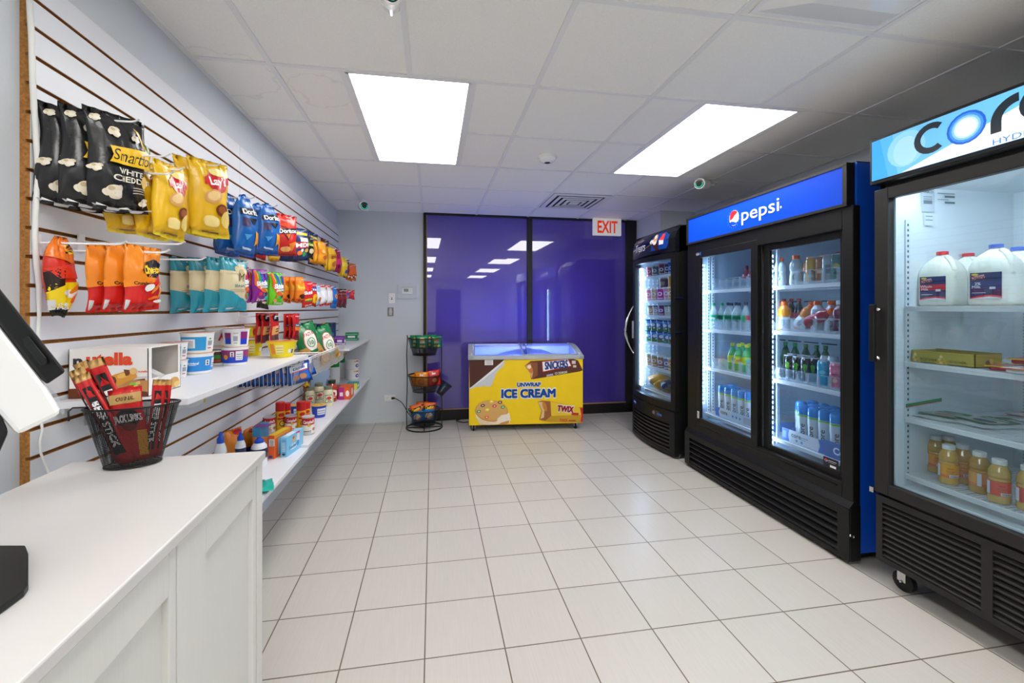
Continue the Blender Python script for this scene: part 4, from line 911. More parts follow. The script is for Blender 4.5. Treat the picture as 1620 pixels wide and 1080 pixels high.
for a in arcquads(2.83, 0.47, 0.27, 0.44, math.radians(92), math.radians(180), NAVY, 10): m.deco(M, [a], 0.0012)
for a in arcquads(3.16, 0.60, 0.21, 0.345, math.radians(8), math.radians(320), NAVY): m.deco(M, [a], 0.0012)
m.deco(M, [('R', 2.85, 0.54, 3.48, 0.65, NAVY), ('T', 'HYDRATION', 3.05, 0.075, 0.115, '#2E7FC8', {'b': 0.0, 'w': 1.25})], 0.0014)
sub(m, 'logo', 'sign_lit', cr, sg)
# grille
m = MB(); gx = QX - 0.005
m.box((gx, qy0, 0.115), (gx + 0.012, qy1 - 0.002, 0.14)); m.box((gx, qy0, 0.395), (gx + 0.012, qy1 - 0.002, 0.425)); m.box((gx, qy1 - 0.03, 0.14), (gx + 0.012, qy1 - 0.002, 0.395)); m.box((gx, 1.30, 0.14), (gx + 0.012, 1.335, 0.395)); m.box((gx, qy0, 0.14), (gx + 0.012, qy0 + 0.03, 0.395)); m.box((gx, 0.7, 0.14), (gx + 0.012, 0.74, 0.395)); m.box((gx + 0.06, qy0 + 0.01, 0.12), (gx + 0.07, qy1 - 0.01, 0.42)); m.box((gx + 0.01, qy1 - 0.008, 0.115), (2.16, qy1 - 0.002, 0.425))
gl = bw(m, 'grille', 'charcoal_satin', cr)
m = louvres(gx + 0.002, 1.335, qy1 - 0.03, 0.14, 0.395, 10, 0.022, 0.012); louv = louvres(gx + 0.002, 0.74, 1.30, 0.14, 0.395, 10, 0.022, 0.012); o_ = len(m.v); m.v += louv.v; m.f += [tuple(i + o_ for i in f) for f in louv.f]; m.c += louv.c; m.s += louv.s
sub(m, 'louvre', 'charcoal_satin', cr, gl)
def caster(t, x, y, r=0.045, world=True, hz=None, fork='chrome'):
    hz = hz or 0.115
    m = MB(); m.lathe([(r * 0.6, -0.014), (r, -0.012), (r, 0.012), (r * 0.6, 0.014)], (x, y, r), '#FFFFFF', 20, Matrix.Rotation(PI / 2, 3, 'Y'))
    w = bw(m, 'caster', 'rubber', t)
    f = MB(); f.box((x - 0.02, y - r * 0.4, r), (x - 0.016, y + r * 0.4, hz)); f.box((x + 0.016, y - r * 0.4, r), (x + 0.02, y + r * 0.4, hz)); f.box((x - 0.03, y - 0.03, hz - 0.006), (x + 0.03, y + 0.03, hz)); f.tube([(x - 0.024, y, r), (x + 0.024, y, r)], 0.006, n=8)
    sub(f, 'caster_fork', fork, t, w)
for x, y in ((2.165, 1.66), (2.165, 0.4), (2.85, 1.66), (2.85, 0.4)): caster(cr, x, y, 0.045)
for z in (1.322, 1.061, 0.80, 0.533): bw(wire_shelf(2.20, 2.84, 0.40, 1.685, z, 0.018), 'shelf', 'wire_white', cr)
m = MB(); M = plane((2.30, 1.6905, 1.76), (1, 0, 0), (0, 0, 1), 0.12)
m.deco(M, [('R', 0.0, 0.1, 0.62, 1.0, '#C5CDD4'), ('T', 'HABCO', 0.31, 0.9, 0.1, '#3A4048', {'b': 0.03})] + [('R', 0.08, 0.68 - 0.09 * k, 0.5, 0.72 - 0.09 * k, '#8A929A') for k in range(4)] + [('R', 0.08, 0.42, 0.5, 0.56, '#707880'), ('R', 0.75, 0.84, 1.6, 0.88, '#8A929A'), ('R', 1.1, 0.7, 1.6, 0.78, '#707880'), ('R', 0.75, 0.6, 1.3, 0.63, '#9AA2AA'), ('R', 1.1, 0.46, 1.6, 0.54, '#707880'), ('R', 0.1, -0.45, 0.6, 0.04, '#DDE4EA'), ('R', 0.16, -0.1, 0.5, -0.06, '#8A929A'), ('R', 0.16, -0.25, 0.5, -0.21, '#8A929A')]); bw(m, 'rating_label', 'card', cr)
# milk jugs
def jug(label, cap, red):
    t = thing('milk_jug', label, 'jug', (0, 0, 0), 0, 'gallon milk jugs')
    n = 28; S = 0.136 / 2
    prof = [(0.90, 0.0, .75), (0.98, 0.01, .8), (1.0, 0.03, .8), (1.0, 0.14, .8), (0.985, 0.16, .75), (0.90, 0.185, .6), (0.70, 0.208, .4), (0.42, 0.226, .1), (0.27, 0.234, 0), (0.25, 0.24, 0)]
    vs = []
    for r, z, q in prof:
        for k in range(n):
            a = 2 * PI * k / n; ca, sa = math.cos(a), math.sin(a); qq = 1 + q * (1 / max(abs(ca), abs(sa)) - 1)
            x = S * r * ca * qq; y = S * r * sa * qq
            if z > 0.1 and r > 0.3:                      # handle dent toward +y (right side as seen)
                d = math.exp(-((a - math.radians(-128)) ** 2) / 0.10) * 0.42 * min(1, (z - 0.1) / 0.06); x *= 1 - d; y *= 1 - d
            vs.append((x, y, z))
    m = MB(); fs = [(i * n + k, i * n + (k + 1) % n, (i + 1) * n + (k + 1) % n, (i + 1) * n + k) for i in range(len(prof) - 1) for k in range(n)] + [tuple(range(n))[::-1], tuple(range((len(prof) - 1) * n, len(prof) * n))]
    m.add(vs, fs, '#FFFFFF', True); m.build('body', 'milk_jug', t)
    h = MB(); a = math.radians(-128); dx, dy = math.cos(a), math.sin(a)
    h.tube([(dx * r, dy * r, z) for r, z in ((0.028, 0.226), (0.045, 0.218), (0.066, 0.196), (0.074, 0.165), (0.074, 0.13), (0.066, 0.11))], [0.011, 0.012, 0.012, 0.012, 0.012, 0.013], n=8); h.build('handle', 'milk_jug', t)
    MB().lathe([(0.021, 0.238), (0.0215, 0.252), (0.019, 0.254)], (0, 0, 0), cap, 20).build('cap', 'plastic', t)
    L_ = MB(); M = plane((-S - 0.0012, 0.058, 0.028), (0, -1, 0), (0, 0, 1), 0.108)
    sp = [('R', 0.06, 0, 0.92, 1, '#232F5E'), ('R', 0.06, 0.42, 0.92, 0.66, '#C8283C' if red else '#2E3A74'), ('P', [(0.1, 0.72), (0.1, 0.85), (0.45, 0.93), (0.48, 0.8)], '#D8A8A8'), ('T', 'Dairy', 0.28, 0.82, 0.12, '#8A1E2C', {'rot': 0.15, 'b': 0.03}), ('E', 0.2, 0.93, 0.1, 0.04, '#E8C83A'), ('T', 'Whole' if red else '2%', 0.28, 0.58, 0.1, '#FFFFFF', {'fb': 0.003}), ('T', 'Milk', 0.24, 0.46, 0.1, '#FFFFFF', {'fb': 0.003}),
          ('P', [(0.06, 0.04), (0.3, 0.12), (0.6, 0.16), (0.92, 0.10), (0.92, 0.03), (0.6, 0.09), (0.3, 0.05), (0.06, 0.0)], '#D83A44'), ('P', [(0.06, 0.0), (0.3, 0.05), (0.6, 0.09), (0.92, 0.03), (0.92, 0.0)], '#E8E8EC'), ('R', 0.6, 0.36, 0.76, 0.45, '#DDE0E8'), ('R', 0.12, 0.22, 0.5, 0.245, '#C8CCD8')]
    L_.deco(M, sp, 0.0004, 0.0002); L_.build('label_sheet', 'card', t, label=None)
    return t
def putj(o, u, x, z=1.322, rz=0.0):
    p = atx(u, 500, x); o.location = (x, p.y, z); o.rotation_euler = (0, 0, rz)
j = jug('gallon milk jug with red cap and red label band, leftmost on the shelf', '#E23A44', True); putj(j, 1491, 2.35, rz=0.2)
j2 = jug('gallon milk jug with red cap, second from the left and partly hidden', '#D8303C', False); putj(j2, 1532, 2.54, rz=0.2)
j3 = jug('gallon milk jug with blue cap standing right behind the front one', '#4A62B8', False); putj(j3, 1552, 2.72, rz=0.2)
j4 = jug('gallon milk jug with blue cap in front, its navy label fully visible', '#5A74C8', False); putj(j4, 1576, 2.30, rz=0.2)
j5 = jug('gallon milk jug with blue cap cut by the right edge of the photo', '#5A74C8', False); putj(j5, 1610, 2.50, rz=0.2)
# chocolate tray box, lunch kits, deli packs
t = thing('chocolate_box', 'low golden display box of wrapped chocolates on the second shelf of the right cooler', 'box', (2.30, 1.56, 1.062))
m = MB(); wx, wy, hh = 0.125, 0.12, 0.055
m.box((-wx / 2 * 0 - 0.07, -wy, 0), (-0.067, wy, hh), '#B8A246'); m.box((0.067, -wy, 0), (0.07, wy, hh + 0.004), '#A08C3C'); m.box((-0.07, wy - 0.003, 0), (0.07, wy, hh), '#A8933E'); m.box((-0.07, -wy, 0), (0.07, -wy + 0.003, hh), '#B09A42'); m.box((-0.07, -wy, 0), (0.07, wy, 0.003), '#8A7A38')
M = sideM(-0.0705, wy, 0, hh); W = 2 * wy / hh
m.deco(M, [('T', 'ROCHER', 1.3, 0.3, 0.22, '#4A3A18'), ('T', 'ROCHER', 3.3, 0.3, 0.2, '#6A5A28')] + [('P', [(x - 0.42, 0), (x + 0.42, 0), (x, 0.9)], '#D8B858') for x in (0.3, 2.2)] + [('E', x + dx, y, 0.1, 0.1, c) for x in (0.3, 2.2) for dx, y, c in ((-0.22, 0.14, '#C89A38'), (0, 0.14, '#E8D088'), (0.22, 0.14, '#C89A38'), (-0.1, 0.38, '#E8D088'), (0.1, 0.38, '#C89A38'), (0, 0.62, '#F0E0A0'))])
m.deco(plane((-0.07, -wy - 0.0003, 0), (1, 0, 0), (0, 0, 1), hh), [('E', 1.2, 0.35, 0.25, 0.2, '#6A4A2A'), ('E', 1.5, 0.5, 0.18, 0.2, '#D8B060')])
m.build('tray', 'card', t)
for k in range(8):
    c = MB().lathe([(0.004, 0.0), (0.013, 0.004), (0.015, 0.013), (0.012, 0.022), (0.003, 0.027)], (-0.04 + 0.04 * (k % 2), -0.09 + 0.055 * (k // 2), 0.003), '#C8A040', 10).build('chocolate', 'foil', t)
for k, (x, y, z, rz, lab, c1, c2) in enumerate(((2.33, 1.335, 1.062, 0.3, 'yellow and red lunch kit packet on the second shelf of the right cooler', '#F0D828', '#B03048'), (2.40, 1.30, 1.09, 0.15, 'second yellow lunch kit packet lying on top of the first', '#F0D828', '#B03048'), (2.27, 1.235, 1.064, 0.1, 'orange and white lunch kit packet at the right edge of the photo', '#F07848', '#E8E4E0'))):
    t = thing('lunch_kit', lab, 'packet', (x, y, z), rz)
    MB().box((-0.09, -0.085, 0.0), (0.09, 0.085, 0.016), c2).build('tray', 'card', t, 0.006)
    m = MB(); m.box((-0.10, -0.095, 0.016), (0.10, 0.095, 0.019), c1)
    m.deco(plane((0, 0, 0.0192), (0, -1, 0), (1, 0, 0), 0.19), [('R', -0.5, -0.5, 0.5, 0.12, c2), ('E', -0.1, -0.2, 0.25, 0.18, '#D87A70'), ('E', 0.2, -0.25, 0.15, 0.13, '#E8B8A0'), ('T', 'LUNCH', 0.0, 0.3, 0.2, '#B02030', {'b': 0.03, 'w': 0.8})], 0.0003); m.build('sleeve', 'foil', t)
def deli(lab, x, y, z, rz, c):
    t = thing('deli_meat_pack', lab, 'packet', (x, y, z), rz)
    vs = []; m = MB(); n = 8
    for i in range(n + 1):
        for k in range(n + 1):
            a, b = i / n * 2 - 1, k / n * 2 - 1; e = max(0, 1 - max(abs(a), abs(b)) ** 4)
            vs.append((a * 0.11, b * 0.085, 0.003 + 0.012 * e + 0.002 * math.sin(a * 7 + b * 5)))
    m.add(vs, [(i * (n + 1) + k, (i + 1) * (n + 1) + k, (i + 1) * (n + 1) + k + 1, i * (n + 1) + k + 1) for i in range(n) for k in range(n)], '#DADFDC', True)
    m.add([(x_, y_, 0.002) for x_, y_ in ((-0.11, -0.085), (0.11, -0.085), (0.11, 0.085), (-0.11, 0.085))], [(3, 2, 1, 0)], '#DADFDC')
    m.build('wrapper', 'foil', t)
    d = MB(); M = plane((0, 0, 0.0165), (0, -1, 0), (1, 0, 0), 0.2)
    d.deco(M, [('R', -0.32, -0.42, 0.32, 0.42, '#D8D4CC'), ('R', -0.32, 0.15, 0.32, 0.42, c), ('R', -0.32, -0.42, 0.32, -0.30, c), ('E', 0.05, -0.1, 0.2, 0.15, '#C89A90' if c != '#4A8A5A' else '#5A6A78'), ('R', -0.25, 0.22, 0.2, 0.28, '#E8F0E8')], 0.0003); d.build('label_sheet', 'card', t)
p = atz(1490, 657, 0.81); deli('green and white sliced meat packet lying on the third shelf of the right cooler', p.x + 0.02, p.y, 0.80, 0.2, '#2E8A4A')
p = atz(1555, 668, 0.81); deli('sliced meat packet overlapping to the right of the first, with a dark oval window', p.x + 0.02, p.y - 0.0, 0.803, -0.15, '#4A8A5A')
p = atz(1612, 660, 0.81); deli('reddish cold cut packet at the right edge of the third shelf', p.x + 0.06, p.y - 0.02, 0.803, 0.1, '#B8484A')
a_, b_ = atx(1433, 642, 2.205), atx(1490, 632, 2.30)
t = thing('shelf_strip', 'thin green and red shelf label strip resting above the third shelf of the right cooler', 'label strip', (a_.x, a_.y, a_.z))
d = b_ - a_; m = MB(); m.prism([(0, 0, -0.006), (d.x, d.y, d.z - 0.006), (d.x, d.y, d.z + 0.008), (0, 0, 0.008)], (0.003, 0.003, 0), '#3A8A52'); m.prism([(-0.001, -0.001, -0.008), (d.x, d.y, d.z - 0.008), (d.x, d.y, d.z - 0.004), (-0.001, -0.001, -0.004)], (0.003, 0.003, 0), '#B83A48'); m.build('strip', 'card', t)
tag_strip = t
# juice bottles
def juice(lab, liq, lc, lc2, H=0.172):
    return bottle('juice_bottle', lab, 'bottle', H, 0.0335, JUICE, 'juice', liq, '#E6E6E2', 0.0215, 0.016, (0.2, 0.56, [lc2, lc, lc, lc, lc], 0), [('T', 'juice', 0.0, 0.74, 0.13, '#7A3A10', {'b': 0.01}), ('R', -0.25, 0.5, 0.25, 0.54, '#A85A18'), ('R', -0.2, 0.4, 0.2, 0.43, '#A85A18'), ('R', -0.18, 0.3, 0.18, 0.33, '#A85A18'), ('R', -0.05, 0.05, 0.55, 0.26, '#F4F4F4')] + [('R', 0.0 + 0.05 * k, 0.08, 0.025 + 0.05 * k, 0.23, '#3A3A44') for k in range(10)] + [('R', -0.75, 0.05, -0.55, 0.95, '#D8DCE8')], face=PI + 0.75, group='white-capped juice bottles', lab_r=1.02)
for u, x, lab, liq, lc, lc2 in ((1481, 2.37, 'amber juice bottle with orange label, leftmost of the bottom shelf', '#C8963A', '#F29A1C', '#E8632A'), (1500, 2.42, 'amber juice bottle seen only as a cap behind the others', '#B88A3A', '#F29A1C', '#E8632A'),
    (1501, 2.27, 'amber juice bottle with yellow-orange label in front, second on the bottom shelf', '#D0A040', '#F5A81E', '#EE6A2A'), (1523, 2.34, 'amber juice bottle with orange label, third on the bottom shelf', '#C8963A', '#E8921E', '#E8632A'),
    (1550, 2.29, 'amber juice bottle turned to show its white nutrition panel', '#B98A34', '#E8A04A', '#D8783A'), (1581, 2.25, 'pale amber juice bottle with a coral red label nearest the camera', '#C8A050', '#EF5A48', '#EF5A48'), (1628, 2.27, 'juice bottle with red label cut by the right edge of the photo', '#C8A050', '#D84A40', '#D84A40')):
    o = juice(lab, liq, lc, lc2); p = atx(u, 500, x); o.location = (x, p.y, 0.533)
    if 'nutrition' in lab: o.rotation_euler = (0, 0, 0.9)
# ================================================================== SLATWALL, SHELVES, HOOKS AND PACKETS
SX = -1.045                                 # face of the slats
GZ = [2.133 - 0.0762 * k for k in range(27)]
for i, (y0, y1, lab) in enumerate(((1.318, 2.564, 'white slatwall panel nearest the camera, its raw brown edge showing'), (2.566, 3.784, 'white slatwall panel in the middle of the left wall'), (3.786, YB(XL) - 0.004, 'white slatwall panel at the far end, meeting the grey back wall'))):
    t = thing('slatwall_panel', lab, 'slatwall', (XL, (y0 + y1) / 2, 0.1), 0, 'slatwall panels')
    m = MB(); m.box((XL + 0.0005, y0, 0.12), (XL + 0.013, y1, 2.205)); e = [0.12] + [z for z in GZ[::-1] if z > 0.15] + [2.205]
    m.box((SX - 0.0015, y0, 0.12), (SX - 0.0125, y1, e[1] - 0.0045))
    for a, b in zip(e[1:-1], e[2:]): m.box((SX - 0.0015, y0, a + 0.0045), (SX - 0.0125, y1, b - (0.0045 if b < 2.2 else 0)))
    bw(m, 'core_board', 'particle_board', t)
    m = MB(); m.box((SX - 0.0015, y0 + 0.0006, 0.12), (SX, y1, e[1] - 0.0055))
    for a, b in zip(e[1:-1], e[2:]): m.box((SX - 0.0015, y0 + 0.0006, a + 0.0055), (SX, y1, b - (0.0055 if b < 2.2 else 0)))
    bw(m, 'laminate_face', 'slat_white', t)
def shelf(y0, y1, ztop, lab, brs, xf=-0.70, th=0.019):
    t = thing('wall_shelf', lab, 'shelf', ((SX + xf) / 2, (y0 + y1) / 2, ztop - th), 0, 'white wall shelves')
    bw(MB().box((SX + 0.004, y0, ztop - th), (xf, y1, ztop)), 'board', 'shelf_white', t, bevel=0.0015)
    for yb in brs:
        m = MB(); z = ztop - th
        m.prism([(SX + 0.001, yb - 0.006, z), (SX + 0.001, yb - 0.006, z - 0.075), (SX + 0.02, yb - 0.006, z - 0.075), (xf - 0.03, yb - 0.006, z - 0.028), (xf - 0.015, yb - 0.006, z - 0.018), (xf - 0.015, yb - 0.006, z)], (0, 0.012, 0))
        bw(m, 'bracket', 'chrome', t)
    return t
shelf(1.378, 2.60, 1.049, 'upper white shelf nearest the camera, holding the cereal cups', (1.50, 2.48))
shelf(1.378, 2.60, 0.517, 'lower white shelf nearest the camera, partly behind the counter', (1.50, 2.48))
shelf(2.603, 3.83, 0.530, 'lower white shelf in the middle, holding the soup cans', (2.70, 3.72))
shelf(3.833, 5.05, 0.530, 'lower white shelf at the far end, holding the paper rolls', (3.95, 4.95))
shelf(3.833, 5.05, 0.966, 'upper white shelf at the far end near the back wall', (3.95, 4.95))
def wire_basket(y0, y1, z0, z1, lab, xf=-0.722, xb=-1.035):
    t = thing('wire_basket', lab, 'basket', ((xf + xb) / 2, (y0 + y1) / 2, z0), 0, 'white wire baskets')
    m = MB(); x0b, x1b = xb + 0.01, xf - 0.02
    for z, a, b, c, d, r in ((z1, xb, xf, y0, y1, 0.0032), (z1 - 0.012, xb + 0.001, xf - 0.001, y0 + 0.001, y1 - 0.001, 0.002)): m.tube([(a, c, z), (b, c, z), (b, d, z), (a, d, z)], r, closed=True)
    bw(m, 'rim', 'wire_white', t)
    m = MB(); n = int((y1 - y0 - 0.02) / 0.022)
    for k in range(n + 1):
        y = y0 + 0.01 + (y1 - y0 - 0.02) * k / n
        m.tube([(xb, y, z1), (x0b, y, z0), (x1b, y, z0), (xf, y, z1)], 0.0014, n=4)
    n = 14
    for k in range(n + 1):
        x = x0b + (x1b - x0b) * k / n
        m.tube([(x, y0, z1), (x, y0 + 0.01, z0), (x, y1 - 0.01, z0), (x, y1, z1)], 0.0014, n=4)
    bw(m, 'wire_mesh', 'wire_white', t); return t
wire_basket(2.44, 2.985, 0.885, 1.018, 'white wire basket full of blue cookie packets below the upper shelf')
wire_basket(3.005, 3.76, 0.885, 1.018, 'white wire basket holding two green snack bags')

# ---- bags
def bag_surface(W, H, D, seed, crimp=0.05, wr=1.0, pinch=0.0, peak=0.0):
    rnd = random.Random(seed); p = [rnd.uniform(0, 6.28) for _ in range(8)]
    def S(a, b, side):                       # a -.5...5 across, b 0..1 from the bottom
        t = min(1, max(0, (b - crimp) / (1 - crimp * 2)))
        env = max(0.0, math.sin(PI * t ** 0.88)) ** 0.55 if 0 < t < 1 else 0.0
        ed = max(0.0, 1 - (2 * abs(a)) ** 2.6) ** 0.75
        x = D / 2 * env * ed
        w = 1 - 0.09 * env
        ry = 0.003 * wr * math.sin(a * 34 + p[0]) * (1 - 0.8 * env)
        cr = 0.0075 * wr * ed * (math.sin(a * 17 + p[1] + b * 3) * math.exp(-t * 5) + math.sin(a * 15 + p[2] - b * 4) * math.exp(-(1 - t) * 5) + 0.35 * math.sin(b * 13 + a * 6 * side + p[3]))
        x = x * (1 + 0.06 * math.sin(a * 5 + p[4])) + cr * env ** 0.4
        w *= 1 - pinch * (1 - max(0.0, math.sin(PI * (0.04 + 0.92 * b))) ** 0.7) if pinch else 1
        if peak: w *= 1 - 0.45 * peak / 0.12 * max(0, (b - 0.6) / 0.4) ** 1.5
        y = a * W * w + 0.003 * wr * math.sin(b * 9 + p[5])
        z = (b - 1) * H + 0.006 * wr * math.sin(a * 3 + p[6]) * (1 - t) - peak * H * abs(a) * max(0, (b - 0.6) / 0.4)
        return Vector((side * x + ry, y, z))
    return S
def bag_mesh(W, H, D, base, specs, back=None, seed=1, nu=14, nv=18, crimp=0.05, wr=1.0, pinch=0.0, peak=0.0):
    S = bag_surface(W, H, D, seed, crimp, wr, pinch, peak); m = MB()
    def colat(b):
        if isinstance(base, str): return base
        for lim, c in base:
            if b <= lim: return c
        return base[-1][1]
    for side in (1, -1):
        vs = [S(i / nu - 0.5, j / nv, side) for j in range(nv + 1) for i in range(nu + 1)]
        for j in range(nv):
            row = [(j*(nu+1)+i, j*(nu+1)+i+1, (j+1)*(nu+1)+i+1, (j+1)*(nu+1)+i) for i in range(nu)]
            if side < 0: row = [f[::-1] for f in row]
            o = len(m.v)
            m.add([vs[q] for q in range(j * (nu + 1), (j + 2) * (nu + 1))], [tuple(q - j * (nu + 1) for q in f) for f in row], colat((j + 0.5) / nv), True)
    # weld rows for smooth shading is handled by merging below
    def M(u, v, h):
        a = max(-0.5, min(0.5, u * H / W)); b = max(0.0, min(1.0, v)); q = S(a, b, 1)
        e = 0.004
        n = (S(min(.5, a + e), b, 1) - S(max(-.5, a - e), b, 1)).cross(S(a, min(1, b + e), 1) - S(a, max(0, b - e), 1))
        n = n.normalized() if n.length > 1e-12 else Vector((1, 0, 0))
        if n.x < 0.2: n = (n + Vector((0.6, 0, 0))).normalized()
        return q + n * h
    M.H = H; M.seg = max(0.006, H / 26)
    if specs: m.deco(M, specs, 0.0022 * min(1.0, H / 0.2) + 0.0003, 0.00022)
    return m
def weld(ob):
    import bmesh
    bm = bmesh.new(); bm.from_mesh(ob.data); bmesh.ops.remove_doubles(bm, verts=bm.verts, dist=1e-6); bm.to_mesh(ob.data); bm.free()
HOOKN = [0]
def hook(y, z, tip, lab):
    t = thing('peg_hook', lab, 'hook', (SX, y, z), 0, 'white slatwall hooks')
    ln = tip - SX
    MB().tube([(0.004, 0, 0), (ln - .022, 0, 0), (ln - .012, 0, 0.002), (ln, 0, 0.009)], 0.0028, n=8).build('rod', 'wire_white', t)
    MB().box((0.0, -0.012, -0.032), (0.005, 0.012, 0.024)).build('back_plate', 'wire_white', t, 0.001)
    return t
def hang(name, cat, kind, box, xf, shifts=(0,), labels=(), group=None, asp=0.68, D=0.28, tip=0.045, mk_hook=True, hlab=None, tilt=0.0, yaws=None, far=False, yadj=0.0, hookz=None, drop=0.0, pinch=0.0, peak=0.0):
    """box: pixel box of the front bag; xf: its distance from the wall plane; shifts: pixel shifts of the bags behind it"""
    uL, vT, uR, vB = box; uc = (uL + uR) / 2
    top = atx(uc, vT, xf); bot = atx(uc, vB, xf); H = top.z - bot.z; y = top.y
    W = asp * H; want = (uR - uL)
    best = None
    for k in range(0, 80):
        yw = math.radians(k); d = Vector((math.sin(yw), math.cos(yw), 0)) * W * 0.46
        w = proj((xf + d.x, y + d.y, EYE))[0] - proj((xf - d.x, y - d.y, EYE))[0]
        if best is None or abs(w - want) < best[0]: best = (abs(w - want), yw, w)
    yw = best[1]
    if best[0] > 1.0: W *= want / max(best[2], 1)
    base, specs = KINDS[kind](W / H)
    nu, nv = (16, 20) if H > 0.17 and not far else (8, 10)
    mb = bag_mesh(W, H, H * D, base, specs, seed=hash_(kind), nu=nu, nv=nv, pinch=pinch, peak=peak)
    xs_ = []
    first = None
    for q, s in enumerate(shifts):
        x = aty(uc + s, 500, y).x if s else xf
        xs_.append(x)
        if first is None: o = mb.build(name, 'foil'); weld(o); first = o
        else: o = first.copy(); scene.collection.objects.link(o)
        tag(o, labels[q] if q < len(labels) else labels[-1], cat, group)
        yy = yw * (1 if q == 0 else 0.9) + (yaws[q] if yaws else 0.0)
        o.location = (x, y, top.z - drop * q)
        o.rotation_euler = (tilt + 0.05 * math.sin(q * 5 + uc), 0.0 + 0.03 * math.sin(q * 3 + uc), -yy)
    if mk_hook: hook(y, (hookz or top.z - 0.018), max(xs_) + tip, hlab or ('white hook holding the ' + ' '.join(labels[0].split(',')[0].split()[:10])))
    return first
def hash_(s): return sum((i + 1) * ord(c) for i, c in enumerate(s)) % 997
def corn(cx, cy, r, c='#E8DCC4'): return [('E', cx + r * .7, cy + r * .5, r * .5, r * .45, '#DCCDAE'), ('E', cx - r * .8, cy - r * .3, r * .45, r * .5, '#F0E6D0'), ('E', cx + r * .1, cy - r * .7, r * .5, r * .4, '#E2D4B8'), ('E', cx, cy, r, r * 0.8, c, 0.3), ('E', cx + r * 0.5, cy - r * 0.3, r * 0.6, r * 0.5, '#F2EAD8'), ('E', cx - r * 0.3, cy + r * 0.3, r * 0.35, r * 0.3, '#C8B48C')]
KINDS = {}
def K_(f): KINDS[f.__name__[2:]] = f; return f
@K_
def k_smart(a):
    s = corn(-a * .36, .9, .035) + corn(-.06, .80, .055) + corn(.14, .78, .04) + corn(-a * .4, .40, .04) + corn(-.08, .20, .07) + corn(a * .34, .12, .045) + corn(a * .30, .62, .04)
    s += [('P', [(.12, .88), (.2, .8), (.24, .66), (.17, .72)], '#E0A81C'), ('P', [(.2, .76), (.28, .7), (.26, .6)], '#3A6A38'),
          ('P', [(-.14, .64), (a * .46, .66), (a * .46, .48), (-.14, .47), (-.1, .555)], '#F2C21C'),
          ('T', 'Smartfood', .13, .565, .12, '#1C1A16', {'sh': .25, 'w': .46}), ('T', 'WHITE', .06, .405, .055, '#E4DECB', {'b': .02}), ('T', 'CHEDDAR', .09, .33, .055, '#E4DECB', {'b': .02}), ('R', .08, .25, .22, .258, '#B8B2A0'), ('R', .08, .225, .2, .233, '#B8B2A0'), ('R', .08, .2, .21, .208, '#B8B2A0'), ('E', a * .36, .33, .035, .07, '#E6C070')]
    s += [('R', -a * .48, .03, a * .48, .05, '#D8D8D8')]
    return '#201F21', [(q_[0],) + tuple(q_[1:]) for q_ in s]
@K_
def k_lays(a):
    return [(.05, '#F2D42A'), (1, '#F0BE1A')], [('E', .05, .72, .16, .14, '#C8202C'), ('P', [(-.14, .66), (.24, .72), (.24, .82), (-.14, .76)], '#D8242C'), ('T', "Lay's", .06, .735, .1, '#FFFFFF', {'b': .03, 'rot': .12, 'w': .26}), ('E', .07, .85, .12, .05, '#F8E890'), ('E', -.02, .52, .12, .09, '#E0A860', .4), ('E', -.02, .53, .085, .06, '#F2CE8C', .4), ('E', .1, .36, .09, .08, '#7A3E1C'), ('E', .1, .37, .055, .045, '#A8602C'), ('E', a * .3, .25, .07, .11, '#F6D878'), ('E', -.05, .2, .12, .07, '#F8E090'), ('R', -.15, .06, .1, .075, '#7A5A10')]
@K_
def k_doritos_blue(a):
    return [(.05, '#1E4E98'), (1, '#1B66B8')], [('P', [(-.26, .63), (.26, .68), (.26, .79), (-.26, .74)], '#101418'), ('T', 'Doritos', 0, .71, .085, '#FFFFFF', {'b': .03, 'w': .46, 'rot': .1}), ('P', [(-.12, .6), (.12, .62), (.02, .5)], '#16181C'), ('P', [(.05, .42), (.26, .36), (.1, .18)], '#E8A43C'), ('P', [(.1, .3), (.28, .26), (.2, .1)], '#D88A28'), ('R', -.24, .45, -.1, .58, '#3A2A5A'), ('R', -.2, .1, .05, .13, '#BFD4EC'), ('P', [(-.2, .32), (-.06, .34), (-.12, .24)], '#5CA8E0')]
@K_
def k_doritos_red(a):
    return [(.05, '#8A1A1C'), (1, '#D42A22')], [('P', [(-.24, .50), (.26, .56), (.26, .68), (-.24, .62)], '#141414'), ('T', 'Doritos', 0.01, .59, .095, '#FFFFFF', {'b': .03, 'w': .46, 'rot': .1}), ('P', [(-.08, .5), (.12, .53), (.02, .36)], '#1C1210'), ('P', [(-.05, .5), (.09, .52), (.02, .40)], '#E86A28'), ('P', [(.05, .28), (.3, .36), (.16, .1)], '#E8832A'), ('P', [(-.22, .72), (.2, .86), (.0, .66)], '#E8502A'), ('E', 0, .16, .14, .06, '#F0B060')]
